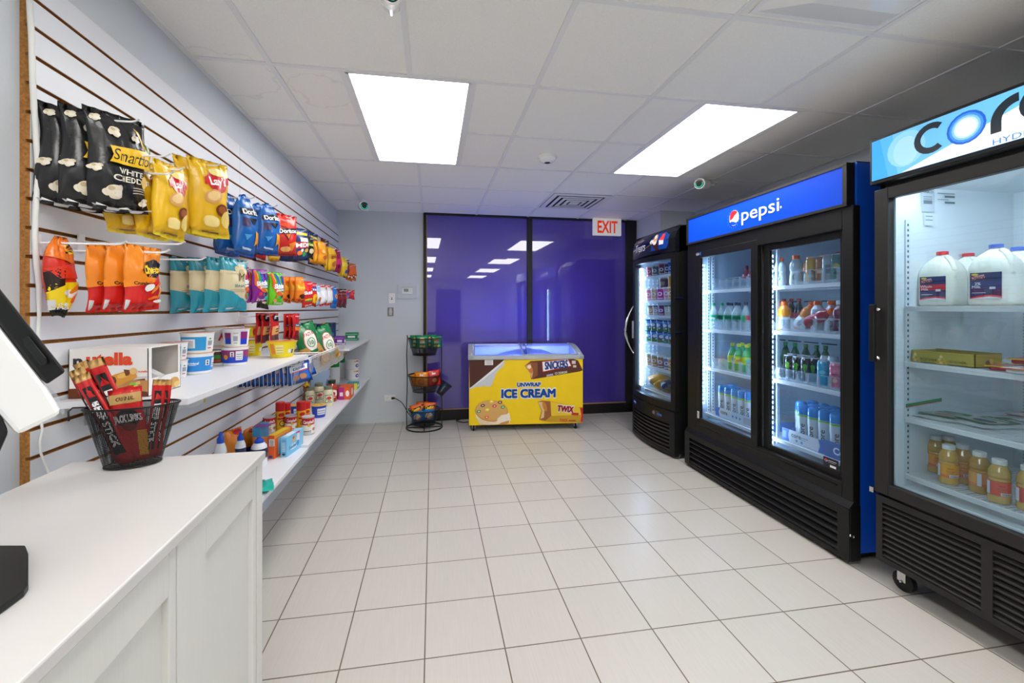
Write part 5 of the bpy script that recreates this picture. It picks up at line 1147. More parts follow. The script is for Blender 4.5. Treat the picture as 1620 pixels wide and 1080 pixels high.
@K_
def k_cheetos(a):
    return [(.42, '#D4221C'), (1, '#F08A1C')], [('P', [(-a * .5, .42), (-.1, .40), (.1, .50), (a * .5, .62), (a * .5, .40), (-a * .5, .36)], '#D4221C'), ('P', [(-a * .5, .36), (.1, .44), (.2, .52), (a * .3, .56), (0, .6), (-a * .5, .46)], '#F08A1C'), ('P', [(-.08, .62), (.0, .74), (.12, .80), (.28, .74), (.3, .60), (.18, .50), (0, .52)], '#181410'), ('T', 'Cheetos', .11, .64, .12, '#F8C81C', {'b': .05, 'w': .34, 'rot': .1}), ('T', 'Crunchy', -.08, .43, .045, '#1A1410', {'b': .03, 'w': .22}),
        ('R', -a * .48, .05, -a * .40, .18, '#D8D8D8'), ('E', .02, .36, .09, .05, '#F4F0EA', .4)] + [('E', x, y, .09, .022, c, r) for x, y, r, c in ((.12, .34, .9, '#F08A28'), (.2, .40, .4, '#E86A1C'), (.22, .26, 1.3, '#F29A3C'), (.1, .2, .2, '#E8701C'), (.26, .33, .7, '#F4A040'))] + [('E', .2, .14, .08, .03, '#F0ECE4'), ('E', -.1, .12, .12, .02, '#A81818')]
@K_
def k_flamin(a):
    return [(.10, '#26221F'), (.80, '#D83020'), (1, '#F07C28')], [('P', [(-.28, .10), (.28, .10), (.28, .46), (-.28, .38)], '#F2D418'), ('P', [(-.28, .5), (-.04, .62), (-.05, .38), (-.28, .26)], '#2A1A14'), ('P', [(-.2, .58), (.28, .72), (.28, .5), (-.1, .46)], '#E23A22'), ('P', [(-.24, .74), (.1, .66), (.28, .78), (.1, .9), (-.2, .88)], '#F07A24'), ('P', [(0, .78), (.05, .92), (.16, .9), (.2, .8)], '#161210'), ('T', 'Cheet', .1, .84, .09, '#F8C81C', {'b': .05, 'w': .2, 'rot': -.3}), ('E', .04, .28, .11, .05, '#F4F0EA'), ('E', .1, .36, .1, .03, '#F08A28', .9), ('E', .13, .26, .1, .03, '#E8602A', 1.2), ('T', 'CHEESE', -.02, .14, .035, '#F4F4F4', {'b': .02}), ('T', 'FLAVORED', .0, .10, .03, '#F4F4F4', {'b': .02}), ('R', -.26, .08, -.16, .2, '#D8D8DC')]
@K_
def k_teal(a):
    return [(.30, '#2A96AC'), (.74, '#E0D2AA'), (1, '#2A96AC')], [('P', [(-a * .5, .28), (-a * .5, .42), (-.1, .36), (.08, .26), (.2, .18), (a * .5, .24), (a * .5, .0), (-a * .5, .0)], '#2A96AC'), ('P', [(-.12, .34), (.16, .40), (a * .46, .38), (a * .44, .26), (.24, .17), (.08, .24)], '#E0D2AA'), ('P', [(-a * .5, .76), (-.1, .72), (.0, .78), (a * .5, .80), (a * .5, .70), (-a * .5, .70)], '#E0D2AA'), ('E', .06, .78, .13, .1, '#E0D2AA'), ('E', .08, .7, .09, .1, '#BCA878'), ('T', 'M', .07, .64, .17, '#20221E', {'sh': .3, 'w': .18}), ('T', 'SEA SALT', .04, .47, .045, '#2A7E90', {'b': .02}), ('R', -.16, .39, .16, .396, '#6A5E44'), ('R', -.1, .36, .12, .365, '#6A5E44'), ('E', .2, .3, .045, .06, '#B8682C'), ('R', -.2, .05, -.05, .08, '#B8DCE4')]
def skit(c1, c2, c3):
    def f(a):
        s = [('P', [(-a * .34, .96), (-a * .2, .96), (-.14, .6), (.1, .42), (a * .46, .36), (a * .46, .30), (.0, .36), (-.22, .56)], '#F2C81C'), ('P', [(-a * .42, .96), (-a * .34, .96), (-.22, .56), (0, .36), (a * .46, .28), (a * .46, .25), (-.02, .31), (-.27, .54)], '#E8642A'), ('P', [(-a * .2, .96), (-a * .1, .96), (-.06, .64), (.12, .47), (a * .46, .41), (a * .46, .37), (.1, .42), (-.13, .6)], '#3A9A3A'), ('P', [(-a * .1, .96), (-a * .02, .96), (0, .66), (.14, .52), (a * .46, .46), (a * .46, .42), (.12, .47), (-.05, .63)], '#2A5AC0'),
             ('P', [(a * .2, .95), (a * .34, .95), (a * .44, .7), (a * .32, .62)], '#2A4AB0'), ('T', 'Skittles', .06, .58, .13, '#FFFFFF', {'b': .05, 'w': a * .75, 'rot': .06}), ('T', 'gummies', .08, .47, .07, '#FFFFFF', {'b': .03, 'w': a * .5, 'rot': .06})]
        s += [('E', x, y, .055, .055, c) for x, y, c in ((-.1, .26, '#E03040'), (.06, .22, '#2AB05A'), (.2, .26, '#5A2A6A'), (.18, .12, '#2AA8C8'), (-.18, .14, c3))] + [('T', 'Gummy', .0, .08, .07, '#F4F0F4', {'sh': .2, 'b': .03})]
        return [(1, c1)], s
    return f
KINDS['skit_purple'] = skit('#8C2A96', '#5A1A6A', '#D85AA8'); KINDS['skit_green'] = skit('#6CCB1E', '#3A9A1C', '#F0A070'); KINDS['skit_red'] = skit('#D8283A', '#A81A2A', '#F0C81C')
def simple(c, c2=None, txt=None, tc='#FFFFFF', lo=.35, hi=.6, extra=()):
    def f(a):
        s = []
        if c2: s.append(('P', [(-a * .46, lo), (a * .46, lo + .05), (a * .46, hi + .05), (-a * .46, hi)], c2))
        if txt: s.append(('T', txt, 0, (lo + hi) / 2 + .02, .12, tc, {'b': .04, 'w': a * .8, 'rot': .06}))
        return [(1, c)], s + list(extra)
    return f
KINDS['reeses'] = simple('#F0821C', '#F4A01C', "Reese's", '#F8D848', .45, .72, [('E', 0, .25, .16, .09, '#4A2414'), ('R', -.25, .04, .25, .12, '#C8281C')])
KINDS['mix_blue'] = simple('#22386E', '#B02A38', 'MIX', '#FFFFFF', .36, .56, [('R', -.25, .78, .25, .86, '#E8C83A'), ('E', -.1, .24, .08, .07, '#E87A2A'), ('E', .08, .2, .08, .07, '#3A9A4A'), ('E', .14, .32, .07, .06, '#D8B040'), ('E', -.02, .32, .05, .05, '#E8E4DC'), ('R', -.1, .58, .22, .7, '#E8ECF4')])
KINDS['nuts_black'] = simple('#1E2418', '#3A7A2A', 'nuts', '#E8E070', .5, .66, [('E', 0, .3, .14, .12, '#D8C8A0')])
KINDS['mm_orange'] = simple('#F0A21C', '#E8861C', None, '#FFFFFF', .4, .62, [('E', .05, .3, .12, .1, '#C86418'), ('E', -.08, .55, .1, .08, '#F8D070')])
KINDS['gold'] = simple('#E8B418', '#C88A14', 'gold', '#7A2A14', .5, .68, [('E', 0, .3, .14, .12, '#B86A1C')])
KINDS['magenta'] = simple('#A81848', '#D8386A', None, '#FFFFFF', .3, .55, [('E', 0, .25, .1, .1, '#5A1028')])
KINDS['yellow'] = simple('#F2C41C', '#F8DC4A', None, '#FFFFFF', .5, .7, [('E', 0, .25, .14, .1, '#2A4A9A')])
KINDS['maroon'] = simple('#6A1A1E', '#8A2428', None, '#FFFFFF', .4, .6, [('R', -.2, .7, .2, .76, '#B86A5A')])
KINDS['orange'] = simple('#EE6A1A', '#8A2A10', 'PB', '#F8E0A0', .08, .3)
KINDS['haribo'] = simple('#DE2A22', '#2A3A9A', 'bars', '#F4F4F4', .60, .78, [('E', 0, .3, .18, .2, '#F0B41C'), ('E', .03, .28, .1, .1, '#C8861C')])
KINDS['skit_small'] = simple('#DC2420', '#C81A1A', 'Skittles', '#FFFFFF', .45, .65, [('E', 0, .3, .22, .04, '#F2C81C'), ('E', 0, .26, .22, .03, '#3A9A3A'), ('T', 'gummy', 0, .1, .07, '#F4F0F0', {'b': .03})])
KINDS['lightblue'] = simple('#A8C8E8', '#E8F0F8', None, '#FFFFFF', .3, .6, [('E', 0, .3, .12, .1, '#C87A3A')])
KINDS['kinder'] = simple('#D8D8DC', '#ECECF0', None, '#FFFFFF', .2, .7, [('R', -.3, .88, .3, .99, '#C8242A'), ('P', [(-.3, 0), (.3, 0), (.3, .08), (0, .14), (-.3, .1)], '#C8242A'), ('R', .12, .1, .3, .9, '#C8343A')])
KINDS['blue'] = simple('#1E7AD0', '#1458A8', None, '#FFFFFF', .2, .34, [('E', 0, .55, .14, .12, '#D89A3A'), ('E', 0, .55, .06, .05, '#1458A8')])
KINDS['pink'] = simple('#D83A6A', '#5A4AB8', None, '#FFFFFF', .4, .6, [('E', 0, .2, .1, .1, '#2AA8D0')])
KINDS['redbag'] = simple('#CE1F2A', '#E84A4A', None, '#FFFFFF', .4, .6)
KINDS['jerky'] = simple('#C4201F', '#C4201F', None, '#FFFFFF', .34, .5, [('P', [(-.12, .72), (.12, .72), (.16, .9), (0, .98), (-.14, .9)], '#1E1A1C'), ('E', 0, .84, .05, .04, '#C8C0BC'), ('R', -.18, .28, .18, .56, '#D8A868'), ('R', -.04, .36, .1, .40, '#5A3A28'), ('R', -.04, .44, .1, .48, '#5A3A28'), ('R', -.18, .06, .18, .26, '#5A3C44')])
KINDS['jerky_blue'] = simple('#C8201F', '#C8201F', None, '#FFFFFF', .62, .7, [('R', -.18, .50, .18, .60, '#2A5A8A'), ('R', -.18, .34, .18, .48, '#E8822A'), ('R', -.14, .06, .14, .32, '#7A1A20'), ('R', -.1, .53, .1, .56, '#E8F0F4')])

WH = 'chip_bag'
hang(WH, 'chips', 'smart', (137, 181, 229, 331), -0.885, (0, -34, -63), ('black white-cheddar popcorn bag in front, its yellow band fully visible', 'black popcorn bag in the middle of the three on the hook', 'black popcorn bag at the back, nearest the slatwall'), 'black popcorn bags', 0.55, 0.20, yaws=[0, 0.12, 0.2], tip=0.06, hlab='white hook holding the black popcorn bags')
hang(WH, 'chips', 'lays', (243, 259, 291, 376), -0.82, (0, -31), ('yellow potato chip bag, front one on the first chip hook', 'yellow potato chip bag, rear one on the first chip hook'), 'yellow potato chip bags', 0.58, 0.26, hlab='white hook holding the nearer pair of yellow chip bags')
hang(WH, 'chips', 'lays', (298, 254, 359, 372), -0.82, (0, -22), ('yellow potato chip bag in front, turned most towards the camera', 'yellow potato chip bag just behind the frontmost one'), 'yellow potato chip bags', 0.58, 0.26, hlab='white hook holding the farther pair of yellow chip bags')
hang(WH, 'chips', 'lays', (150, 262, 211, 366), -0.93, (0,), ('yellow chip bag mostly hidden behind the black popcorn bags',), 'yellow potato chip bags', 0.66, 0.28, tilt=0.22, hlab='white hook behind the popcorn bags with a yellow bag', tip=0.16)
hang(WH, 'chips', 'doritos_blue', (372, 307, 402, 404), -0.82, (0, -25), ('blue tortilla chip bag in the middle, its top corner pointing up', 'blue tortilla chip bag right behind the yellow chip bags'), 'blue tortilla chip bags', 0.60, 0.30, peak=0.12, hlab='white hook holding the nearer blue tortilla chip bags')
hang(WH, 'chips', 'doritos_blue', (408, 321, 440, 401), -0.82, (0, -15), ('blue tortilla chip bag beside the red one', 'blue tortilla chip bag squeezed between two other blue ones'), 'blue tortilla chip bags', 0.60, 0.30, peak=0.12, hlab='white hook holding the farther blue tortilla chip bags')
hang(WH, 'chips', 'doritos_red', (430, 339, 469, 404), -0.82, (0, -10), ('red tortilla chip bag in front with a black name band', 'red tortilla chip bag behind the front red one'), 'red tortilla chip bags', 0.68, 0.30, hlab='white hook holding the red tortilla chip bags')
for (bx, k, lb, x) in (((384, 345, 404, 409), 'maroon', 'dark red bag peeping out below the blue tortilla chips', -0.96), ((402, 350, 420, 409), 'redbag', 'red bag peeping out below the second blue chip bag', -0.96), ((424, 352, 442, 413), 'gold', 'golden bag peeping out below the blue and red chip bags', -0.96), ((444, 356, 470, 414), 'mix_blue', 'navy and gold bag peeping out below the red chip bag', -0.95), ((488, 368, 502, 419), 'mix_blue', 'navy bag hanging behind the orange candy bags', -0.95), ((508, 378, 519, 424), 'maroon', 'dark bag behind the yellow and gold bags', -0.95), ((340, 330, 366, 401), 'doritos_blue', 'dark blue bag mostly hidden behind the front yellow chip bag', -0.93)):
    hang('snack_bag', 'snack bag', k, bx, x, (0,), (lb,), None, 0.62, 0.25, far=True, tip=0.02)
def seq(items, cat='snack bag', far=True, asp=0.6, D=0.3, name='snack_bag'):
    for bx, k, x, sh, labs, g in items: hang(name, cat, k, bx, x, sh, labs, g, asp, D, far=far, tip=0.04)
seq([((462, 361, 486, 412), 'mix_blue', -.84, (0, -7), ('navy trail mix bag in front, right of the red chips', 'navy trail mix bag behind the front one'), 'navy trail mix bags'),
     ((483, 374, 495, 408), 'nuts_black', -.86, (0,), ('black and green nut bag between the navy and orange bags',), None),
     ((503, 382, 515, 418), 'mm_orange', -.84, (0, -6, -12), ('orange candy bag, front one of three in the top row', 'orange candy bag, middle one of three in the top row', 'orange candy bag, rear one of three in the top row'), 'orange candy bags in the top row'),
     ((519, 391, 530, 428), 'gold', -.84, (0, -6), ('gold candy bag in front, top row', 'gold candy bag behind the front gold one'), 'gold bags'),
     ((527, 394, 538, 432), 'magenta', -.86, (0,), ('magenta candy bag hanging in the top row beside the gold one',), None),
     ((540, 407, 548, 438), 'yellow', -.84, (0, -5), ('bright yellow candy bag in front near the far end of the top row', 'bright yellow candy bag just behind the other'), 'bright yellow bags'),
     ((544, 411, 552, 440), 'maroon', -.86, (0,), ('maroon candy bag near the far end of the top row',), None),
     ((548, 418, 557, 444), 'orange', -.84, (0,), ('orange candy bag, second to last of the top row',), 'orange bags at the far end'),
     ((554, 417, 563, 443), 'orange', -.82, (0,), ('orange candy bag, last of the top row near the back wall',), 'orange bags at the far end')])
# second row
hang(WH, 'chips', 'flamin', (70, 374, 118, 502), -0.99, (0,), ('spicy cheese puff bag in black, red and yellow, hanging alone nearest the camera',), None, 0.40, 0.22, tip=0.16, pinch=0.85, hlab='long white hook holding the lone spicy cheese puff bag')
hang(WH, 'chips', 'cheetos', (198, 389, 253, 491), -0.82, (0, -28, -60), ('orange and red cheese puff bag in front, its name fully visible', 'orange and red cheese puff bag in the middle of three', 'orange and red cheese puff bag at the left of three'), 'orange and red cheese puff bags', 0.58, 0.2, tip=0.07, hlab='white hook holding the orange and red cheese puff bags')
hang(WH, 'chips', 'teal', (350, 409, 389, 493), -0.82, (0, -22, -50, -78), ('teal and cream sea salt chip bag in front, tilted to the right', 'teal and cream chip bag, second from the front', 'teal and cream chip bag, third from the front', 'teal and cream chip bag, leftmost of the four'), 'teal and cream chip bags', 0.58, 0.28, tip=0.06, hlab='white hook holding the teal and cream chip bags')
seq([((373, 420, 392, 478), 'skit_red', -.88, (0,), ('red rainbow candy bag half hidden behind the teal chip bag',), None),
     ((398, 426, 422, 479), 'skit_purple', -.84, (0, -9), ('purple rainbow candy bag in front', 'purple rainbow candy bag behind the front one'), 'purple candy bags'),
     ((426, 431, 447, 481), 'skit_green', -.84, (0, -6), ('lime green rainbow candy bag in front', 'lime green rainbow candy bag behind the front one'), 'green candy bags')], far=False, cat='candy', name='candy_bag', asp=0.7, D=0.2)
seq([((467, 438, 480, 478), 'reeses', -.84, (0, -9, -19), ('orange peanut butter candy bag, front one of three in the second row', 'orange peanut butter candy bag, middle one of three in the second row', 'orange peanut butter candy bag, rear one of three in the second row'), 'orange candy bags in the second row'),
     ((477, 445, 493, 485), 'skit_small', -.84, (0,), ('small red rainbow candy bag right of the orange ones',), None),
     ((488, 447, 500, 484), 'haribo', -.85, (0,), ('red and gold gummy bag in the second row',), None),
     ((497, 449, 504, 483), 'lightblue', -.86, (0,), ('pale blue candy bag in the second row',), None),
     ((506, 450, 516, 483), 'kinder', -.84, (0,), ('white and red candy bag, left one of two',), 'white and red candy bags'),
     ((515, 451, 525, 483), 'kinder', -.84, (0,), ('white and red candy bag, right one of two',), 'white and red candy bags'),
     ((522, 453, 532, 487), 'blue', -.84, (0,), ('bright blue candy bag right of the white and red ones',), None),
     ((533, 457, 540, 486), 'maroon', -.85, (0,), ('dark maroon packet, left one of two in the second row',), 'maroon packets'),
     ((539, 457, 547, 486), 'maroon', -.84, (0,), ('dark maroon packet, right one of two in the second row',), 'maroon packets'),
     ((546, 458, 553, 473), 'pink', -.84, (0,), ('small pink packet near the far end of the second row',), None),
     ((553, 459, 561, 473), 'redbag', -.82, (0,), ('small red packet, last of the second row',), None)], cat='candy', name='candy_bag')
hang('candy_bag', 'candy', 'nuts_black', (407, 448, 424, 488), -.95, (0,), ('dark packet peeping out below the purple candy bags',), None, 0.6, 0.2, far=True, mk_hook=False)
# third row: jerky pouches
seq([((427, 495, 441, 541), 'jerky', -.86, (0, -14, -22), ('red jerky pouch with a tan window, front one of the nearer hook', 'red jerky pouch, second on the nearer hook', 'red jerky pouch, rearmost on the nearer hook'), 'tan and red jerky pouches'),
     ((463, 496, 473, 537), 'jerky_blue', -.86, (0, -7, -14), ('red jerky pouch with blue and orange bands, front one', 'red jerky pouch with blue and orange bands, middle one', 'red jerky pouch with blue and orange bands, rear one'), 'blue-banded jerky pouches')], cat='jerky', name='jerky_pouch', asp=0.5, D=0.12)
# spare hooks seen over the bags
for (u, v, x, lb) in ((270, 240, -.76, 'empty white hook tip between the black and yellow bags'), (293, 379, -.76, 'empty white hook between the cheese puffs and teal bags, upper'), (326, 404, -.76, 'empty white hook just above the teal chip bags')):
    p = atx(u, v, x); hook(p.y, p.z - 0.015, x, lb)
# small hooks near the corner
for u, v, lb in ((549, 413, 'far small white hook over the yellow candy bags'), (557, 417, 'last small white hook of the top row near the back wall')):
    pass

# ================================================================== GOODS ON THE SHELVES
UZ, LZ, LZ0, FZ = 1.0495, 0.5305, 0.5175, 0.9665
def foot(u, v, z, r):                        # centre of an object whose front foot shows at (u, v) on height z
    p = atz(u, v, z); d = Vector((p.x, p.y, 0)).normalized(); return Vector((p.x + d.x * r, p.y + d.y * r, z))
def cup(label, H, R, body, lid, specs, group=None, rim='#F4F4F2', name='cereal_cup', taper=0.84, face=-1.2):
    t = thing(name, label, 'cup', (0, 0, 0), 0, group)
    m = MB().lathe([(R * taper * 0.96, 0), (R * taper, 0.002), (R * (taper + 0.03), H * 0.14), (R * (taper + 0.05), H * 0.3), (R * 0.97, H * 0.9), (R * 0.98, H * 0.96)], (0, 0, 0), [rim, rim, body, body, rim], 26)
    m.deco(around((0, 0, H * 0.14), lambda v: R * (taper + 0.03 + (0.97 - taper - 0.03) * v) + 0.0004, H * 0.76, face), specs); m.build('body', 'card', t)
    l = MB().lathe([(R * 0.985, H * 0.95), (R * 1.04, H * 0.965), (R * 1.04, H * 0.985), (R * 0.98, H)], (0, 0, 0), [rim, rim, lid], 26)
    l.deco(plane((0, 0, H), (1, 0, 0), (0, 1, 0), R), [('E', 0, 0, .9, .9, lid), ('E', .3, .1, .3, .2, '#C8783C'), ('E', -.3, -.3, .25, .2, '#E0A060')]); l.build('lid', 'foil', t); return t
def rk(face):   # blue cereal cup
    return [('R', -1.0, 0, .55, .86, '#2C9AD8'), ('R', -.85, .16, -.05, .72, '#F0F0F0')] + [('R', -.8, .22 + .09 * k, -.15, .25 + .09 * k, '#5A5A62') for k in range(5)] + [('R', .65, .3, .95, .6, '#9AA0A8'), ('R', .65, .1, .9, .16, '#C83A3A'), ('E', .78, .72, .08, .05, '#2A9A4A')]
def rk2(face):
    return [('P', [(-.9, 0), (1.4, 0), (1.4, .9), (-.5, .9)], '#2C8CD8'), ('T', 'Original', -.15, .52, .15, '#FFFFFF', {'b': .02}), ('R', -.35, .38, .05, .42, '#BFE0F4'), ('R', .55, .35, .8, .7, '#F4F4F4'), ('E', .67, .6, .06, .06, '#2A2A2A'), ('E', .67, .45, .06, .06, '#2A2A2A'), ('R', .95, .2, 1.3, .8, '#D8DCE0'), ('R', 1.0, .3, 1.25, .34, '#5A5A62'), ('R', 1.0, .42, 1.25, .46, '#5A5A62'), ('P', [(-1.1, .2), (-1.0, .2), (-.85, .75), (-.95, .75)], '#C8303A')]
def rb(face):
    return [('R', -.75, .05, -.3, .45, '#1E44B8'), ('R', -.75, .45, -.3, .85, '#8A2A6A'), ('R', .3, .0, .8, .42, '#1E3FC8'), ('R', .3, .42, .8, .92, '#93207A'), ('R', -.15, .25, .12, .6, '#A8ACB2'), ('R', -.12, .1, .1, .14, '#2A7A3A'), ('R', -.15, .8, .14, .84, '#D88A3A')]
def rb2(face):
    return [('R', -1.1, 0, 1.1, .42, '#1E44C0'), ('R', -1.1, .42, 1.1, .92, '#93306E'), ('S', -.62, .42, .2, 9, '#F2B41C'), ('E', -.62, .42, .12, .12, '#E8901C'), ('R', -.28, .45, -.05, .8, '#F0F0F0'), ('E', -.165, .68, .06, .06, '#2A2A2A'), ('E', -.165, .53, .06, .06, '#2A2A2A'), ('R', .05, .2, .5, .85, '#E8E8EC'), ('R', .1, .3, .45, .34, '#5A5A62'), ('R', .1, .45, .45, .49, '#5A5A62'), ('R', .1, .6, .45, .64, '#5A5A62')]
def sk(face):
    return [('R', -.7, .3, .2, .75, '#E4E4E6')] + [('R', -.65, .35 + .09 * k, .0, .38 + .09 * k, '#6A6A70') for k in range(4)] + [('T', 'K', .55, .5, .55, '#C8303A', {'sh': .4, 'b': .04}), ('R', .4, .85, .6, .9, '#C83A3A')]
def place_cup(u, v, wpx, hpx, mk, lab, body, lid, z=UZ, lift=0.0, **kw):
    p = atz(u, v, z); yr = p.x * sY + p.y * cY; R = wpx / FPX * yr / 2 * 1.03; H = hpx / FPX * yr
    c = foot(u, v, z, R * .84); o = cup(lab, H, R, body, lid, mk(0), **kw); o.location = (c.x, c.y, z + lift); return o, H, R, c
_, h, r, c = place_cup(311, 592, 46, 33, rk2, 'blue cereal cup reading Original, lower cup of the front stack', '#F4F4F2', '#D8A878', group='cereal cups')
o = cup('white and blue cereal cup on top of the front stack', h, r, '#F4F4F2', '#D8A878', rk(0), 'cereal cups'); o.location = (c.x + .003, c.y, UZ + h)
_, h, r, c = place_cup(372, 578, 38, 29, rb2, 'purple and blue raisin cereal cup with a yellow sun, lower of its stack', '#F4F4F2', '#D8A878', group='cereal cups')
o = cup('white cereal cup with purple and blue blocks on top of the second stack', h, r, '#F4F4F2', '#D890A8', rb(0), 'cereal cups'); o.location = (c.x + .004, c.y, UZ + h)
_, h, r, c = place_cup(341, 576, 34, 29, sk, 'white cereal cup behind the front blue stack, lower one', '#F0F0F0', '#D8A878', group='cereal cups')
o = cup('white cereal cup behind the front blue stack, upper one', h, r, '#F0F0F0', '#D8A878', sk(0), 'cereal cups'); o.location = (c.x, c.y, UZ + h)
_, h, r, c = place_cup(290, 588, 36, 33, rk, 'blue cereal cup mostly hidden beside the front stack, lower one', '#3A8AC8', '#D8A878', group='cereal cups')
for (x, y, lab, sp) in ((-0.935, 1.69, 'white cereal cup with a red K seen over the hazelnut snack box', sk), (-0.985, 1.60, 'white cereal cup standing behind the hazelnut snack box at the wall', sk), (-0.965, 1.80, 'white and blue cereal cup at the wall behind the red K cup', rk)):
    for l in range(2):
        o = cup(lab + (', upper' if l else ', lower'), 0.067, 0.046, '#F0F0F0', '#E0B0A0', sp(0), 'cereal cups by the wall'); o.location = (x, y, UZ + l * 0.067)
o = cup('blue-lidded cereal cup lying back against the wall behind the blue stack', 0.07, 0.046, '#3A8AC8', '#3A7AC0', rk(0), 'cereal cups by the wall'); o.location = (-0.985, 2.0, UZ)
o = cup('brown and green cup between the white cups and the yellow noodles', 0.07, 0.042, '#5A3A2A', '#8A5A3A', [('R', -.6, .4, .2, .7, '#3A8A2A'), ('R', -.6, .1, .2, .3, '#B04A2A')], 'cereal cups by the wall'); o.location = (-0.985, 2.19, UZ); 
def noodles(f): return [('R', -.95, .1, -.6, .95, '#E88A2A'), ('R', -.5, .1, .05, .85, '#F2E498'), ('R', -.45, .2, 0, .24, '#A89038'), ('R', -.45, .4, 0, .44, '#A89038'), ('R', -.45, .6, 0, .64, '#A89038'), ('R', .65, .12, .9, .55, '#F4F4F4'), ('R', .4, .2, .6, .5, '#F4F4F4'), ('R', .7, .15, .86, .5, '#4A4A4A')]
place_cup(446, 566, 44, 26, noodles, 'yellow instant noodle bowl with an orange rim at the shelf end', '#F4DC14', '#E8954A', rim='#F2D81A', name='noodle_bowl', taper=.72)
_, h, r, c = place_cup(402, 563, 26, 25, noodles, 'yellow instant noodle cup behind the purple stack, lower one', '#F4DC14', '#E8954A', rim='#F2D81A', name='noodle_bowl', taper=.72)
o = cup('orange and yellow instant noodle cup on top of the rear stack', h, r, '#F0A01C', '#E8954A', [('R', -.6, .1, -.1, .9, '#F4DC14'), ('E', .1, .5, .2, .3, '#C83A1C'), ('E', .4, .5, .1, .3, '#3A8A2A')], name='noodle_bowl', taper=.72); o.location = (c.x, c.y, UZ + h)
# hazelnut snack display box
bx, by, bd, bh = -1.036, 1.425, 0.165, 0.142
t = thing('snack_box', 'white hazelnut snack display box with orange lettering on the upper shelf', 'box', (bx, by, UZ))
bwid = 0.205; m = MB()
for a, b, c_ in (((0, 0, 0), (bwid, .002, bh), '#F1EEE9'), ((0, bd - .002, 0), (bwid, bd, bh), '#DDD8D0'), ((0, 0, 0), (.002, bd, bh), '#F1EEE9'), ((0, 0, 0), (bwid, bd, .002), '#DDD8D0'), ((bwid - .002, 0, 0), (bwid, bd, bh * .36), '#F1EEE9'), ((bwid - .002, 0, bh * .36), (bwid, bd * .10, bh), '#F1EEE9'), ((bwid - .002, bd * .93, bh * .36), (bwid, bd, bh), '#F1EEE9'), ((bwid * .93, 0, bh), (bwid, bd, bh + .0015), '#F1EEE9'), ((0, 0, bh), (bwid * .93, bd, bh + .0015), '#EDE9E3')): m.box(a, b, c_)
W = bwid / bh
m.deco(plane((0, 0, 0), (1, 0, 0), (0, 0, 1), bh), [('P', [(0, 0), (W, 0), (W * .96, .38), (W * .55, .30), (W * .3, .22), (0, .2)], '#6A3418'), ('P', [(W * .55, .2), (W, .1), (W, .34), (W * .7, .36)], '#C89058'), ('T', 'n', .17, .775, .19, '#33302E', {'b': .05, 'w': .17}), ('T', 'utella', .74, .80, .24, '#E8481C', {'b': .045, 'w': .84}), ('T', 'B-ready', .40, .53, .10, '#D8402A', {'sh': .2, 'b': .02}), ('P', [(.72, .28), (.70, .42), (.84, .48), (1.12, .56), (1.22, .52), (1.25, .40), (1.12, .34), (.9, .24)], '#E0A040'), ('E', .80, .34, .07, .1, '#6A3A14'), ('E', .98, .45, .1, .05, '#F2BE64', .3), ('P', [(1.0, .58), (1.14, .56), (1.1, .46), (1.04, .44)], '#7A4A28'), ('E', 1.18, .54, .07, .07, '#EBC07A'), ('R', 1.27, .42, W, .58, '#F1EEE9'), ('T', 'nutella', 1.36, .53, .04, '#E8481C', {'b': .03, 'w': .17}),
    ('P', [(.9, .16), (1.3, .34), (1.32, .28), (.95, .12)], '#E8C878'), ('E', 1.12, .2, .07, .05, '#B8602C'), ('E', 1.24, .2, .06, .05, '#F0CE7C'), ('E', 1.18, .27, .06, .035, '#8ACB3A'), ('E', 1.3, .15, .04, .03, '#8ACB3A')])
m.deco(plane((bwid, 0, 0), (0, 1, 0), (0, 0, 1), bh), [('T', 'nutella', .35, .24, .07, '#E8481C', {'b': .03, 'w': .4}), ('T', 'B-ready', .33, .12, .05, '#D8402A', {'w': .3}), ('E', .9, .15, .2, .12, '#D8A050'), ('E', 1.0, .1, .12, .06, '#E8C878')])
m.build('carton', 'card', t)
for k in range(4):
    o = bag_mesh(.12, .045, .02, [(1, '#DDDDE0')], [('R', -.8, .3, .8, .6, '#D8B04A')], seed=k, nu=6, nv=4).build('wrapped_bar', 'foil', t); o.location = (.07 + .035 * k, .06 + .02 * (k % 2), .058 + .004 * k); o.rotation_euler = (.3, .2 * k, 1.2)
# cookie packets in the first basket
ck = None
for k in range(8):
    lab = 'blue cookie packet standing in the wire basket, %s from the slatwall' % ['first', 'second', 'third', 'fourth', 'fifth', 'sixth', 'seventh', 'eighth'][k]
    if ck is None:
        mb = bag_mesh(.16, .125, .028, [(.08, '#12408A'), (.92, '#1E62C0'), (1, '#12408A')], [('P', [(-.5, .5), (.5, .6), (.5, .85), (-.5, .75)], '#F0F4F8'), ('P', [(-.5, .44), (.5, .54), (.5, .58), (-.5, .48)], '#D83A3A'), ('T', 'cookies', 0, .68, .14, '#1E4AA8', {'b': .04, 'rot': .1, 'w': .7}), ('E', .1, .28, .22, .13, '#B87A44'), ('E', -.3, .25, .15, .11, '#9A6234')], seed=5, nu=8, nv=8)
        ck = mb.build('cookie_packet', 'foil'); weld(ck); o = ck
    else: o = ck.copy(); scene.collection.objects.link(o)
    tag(o, lab, 'cookies', 'blue cookie packets'); o.location = (-1.005 + .036 * k, 2.56, 1.015); o.rotation_euler = (0.0, -.32, -.62)
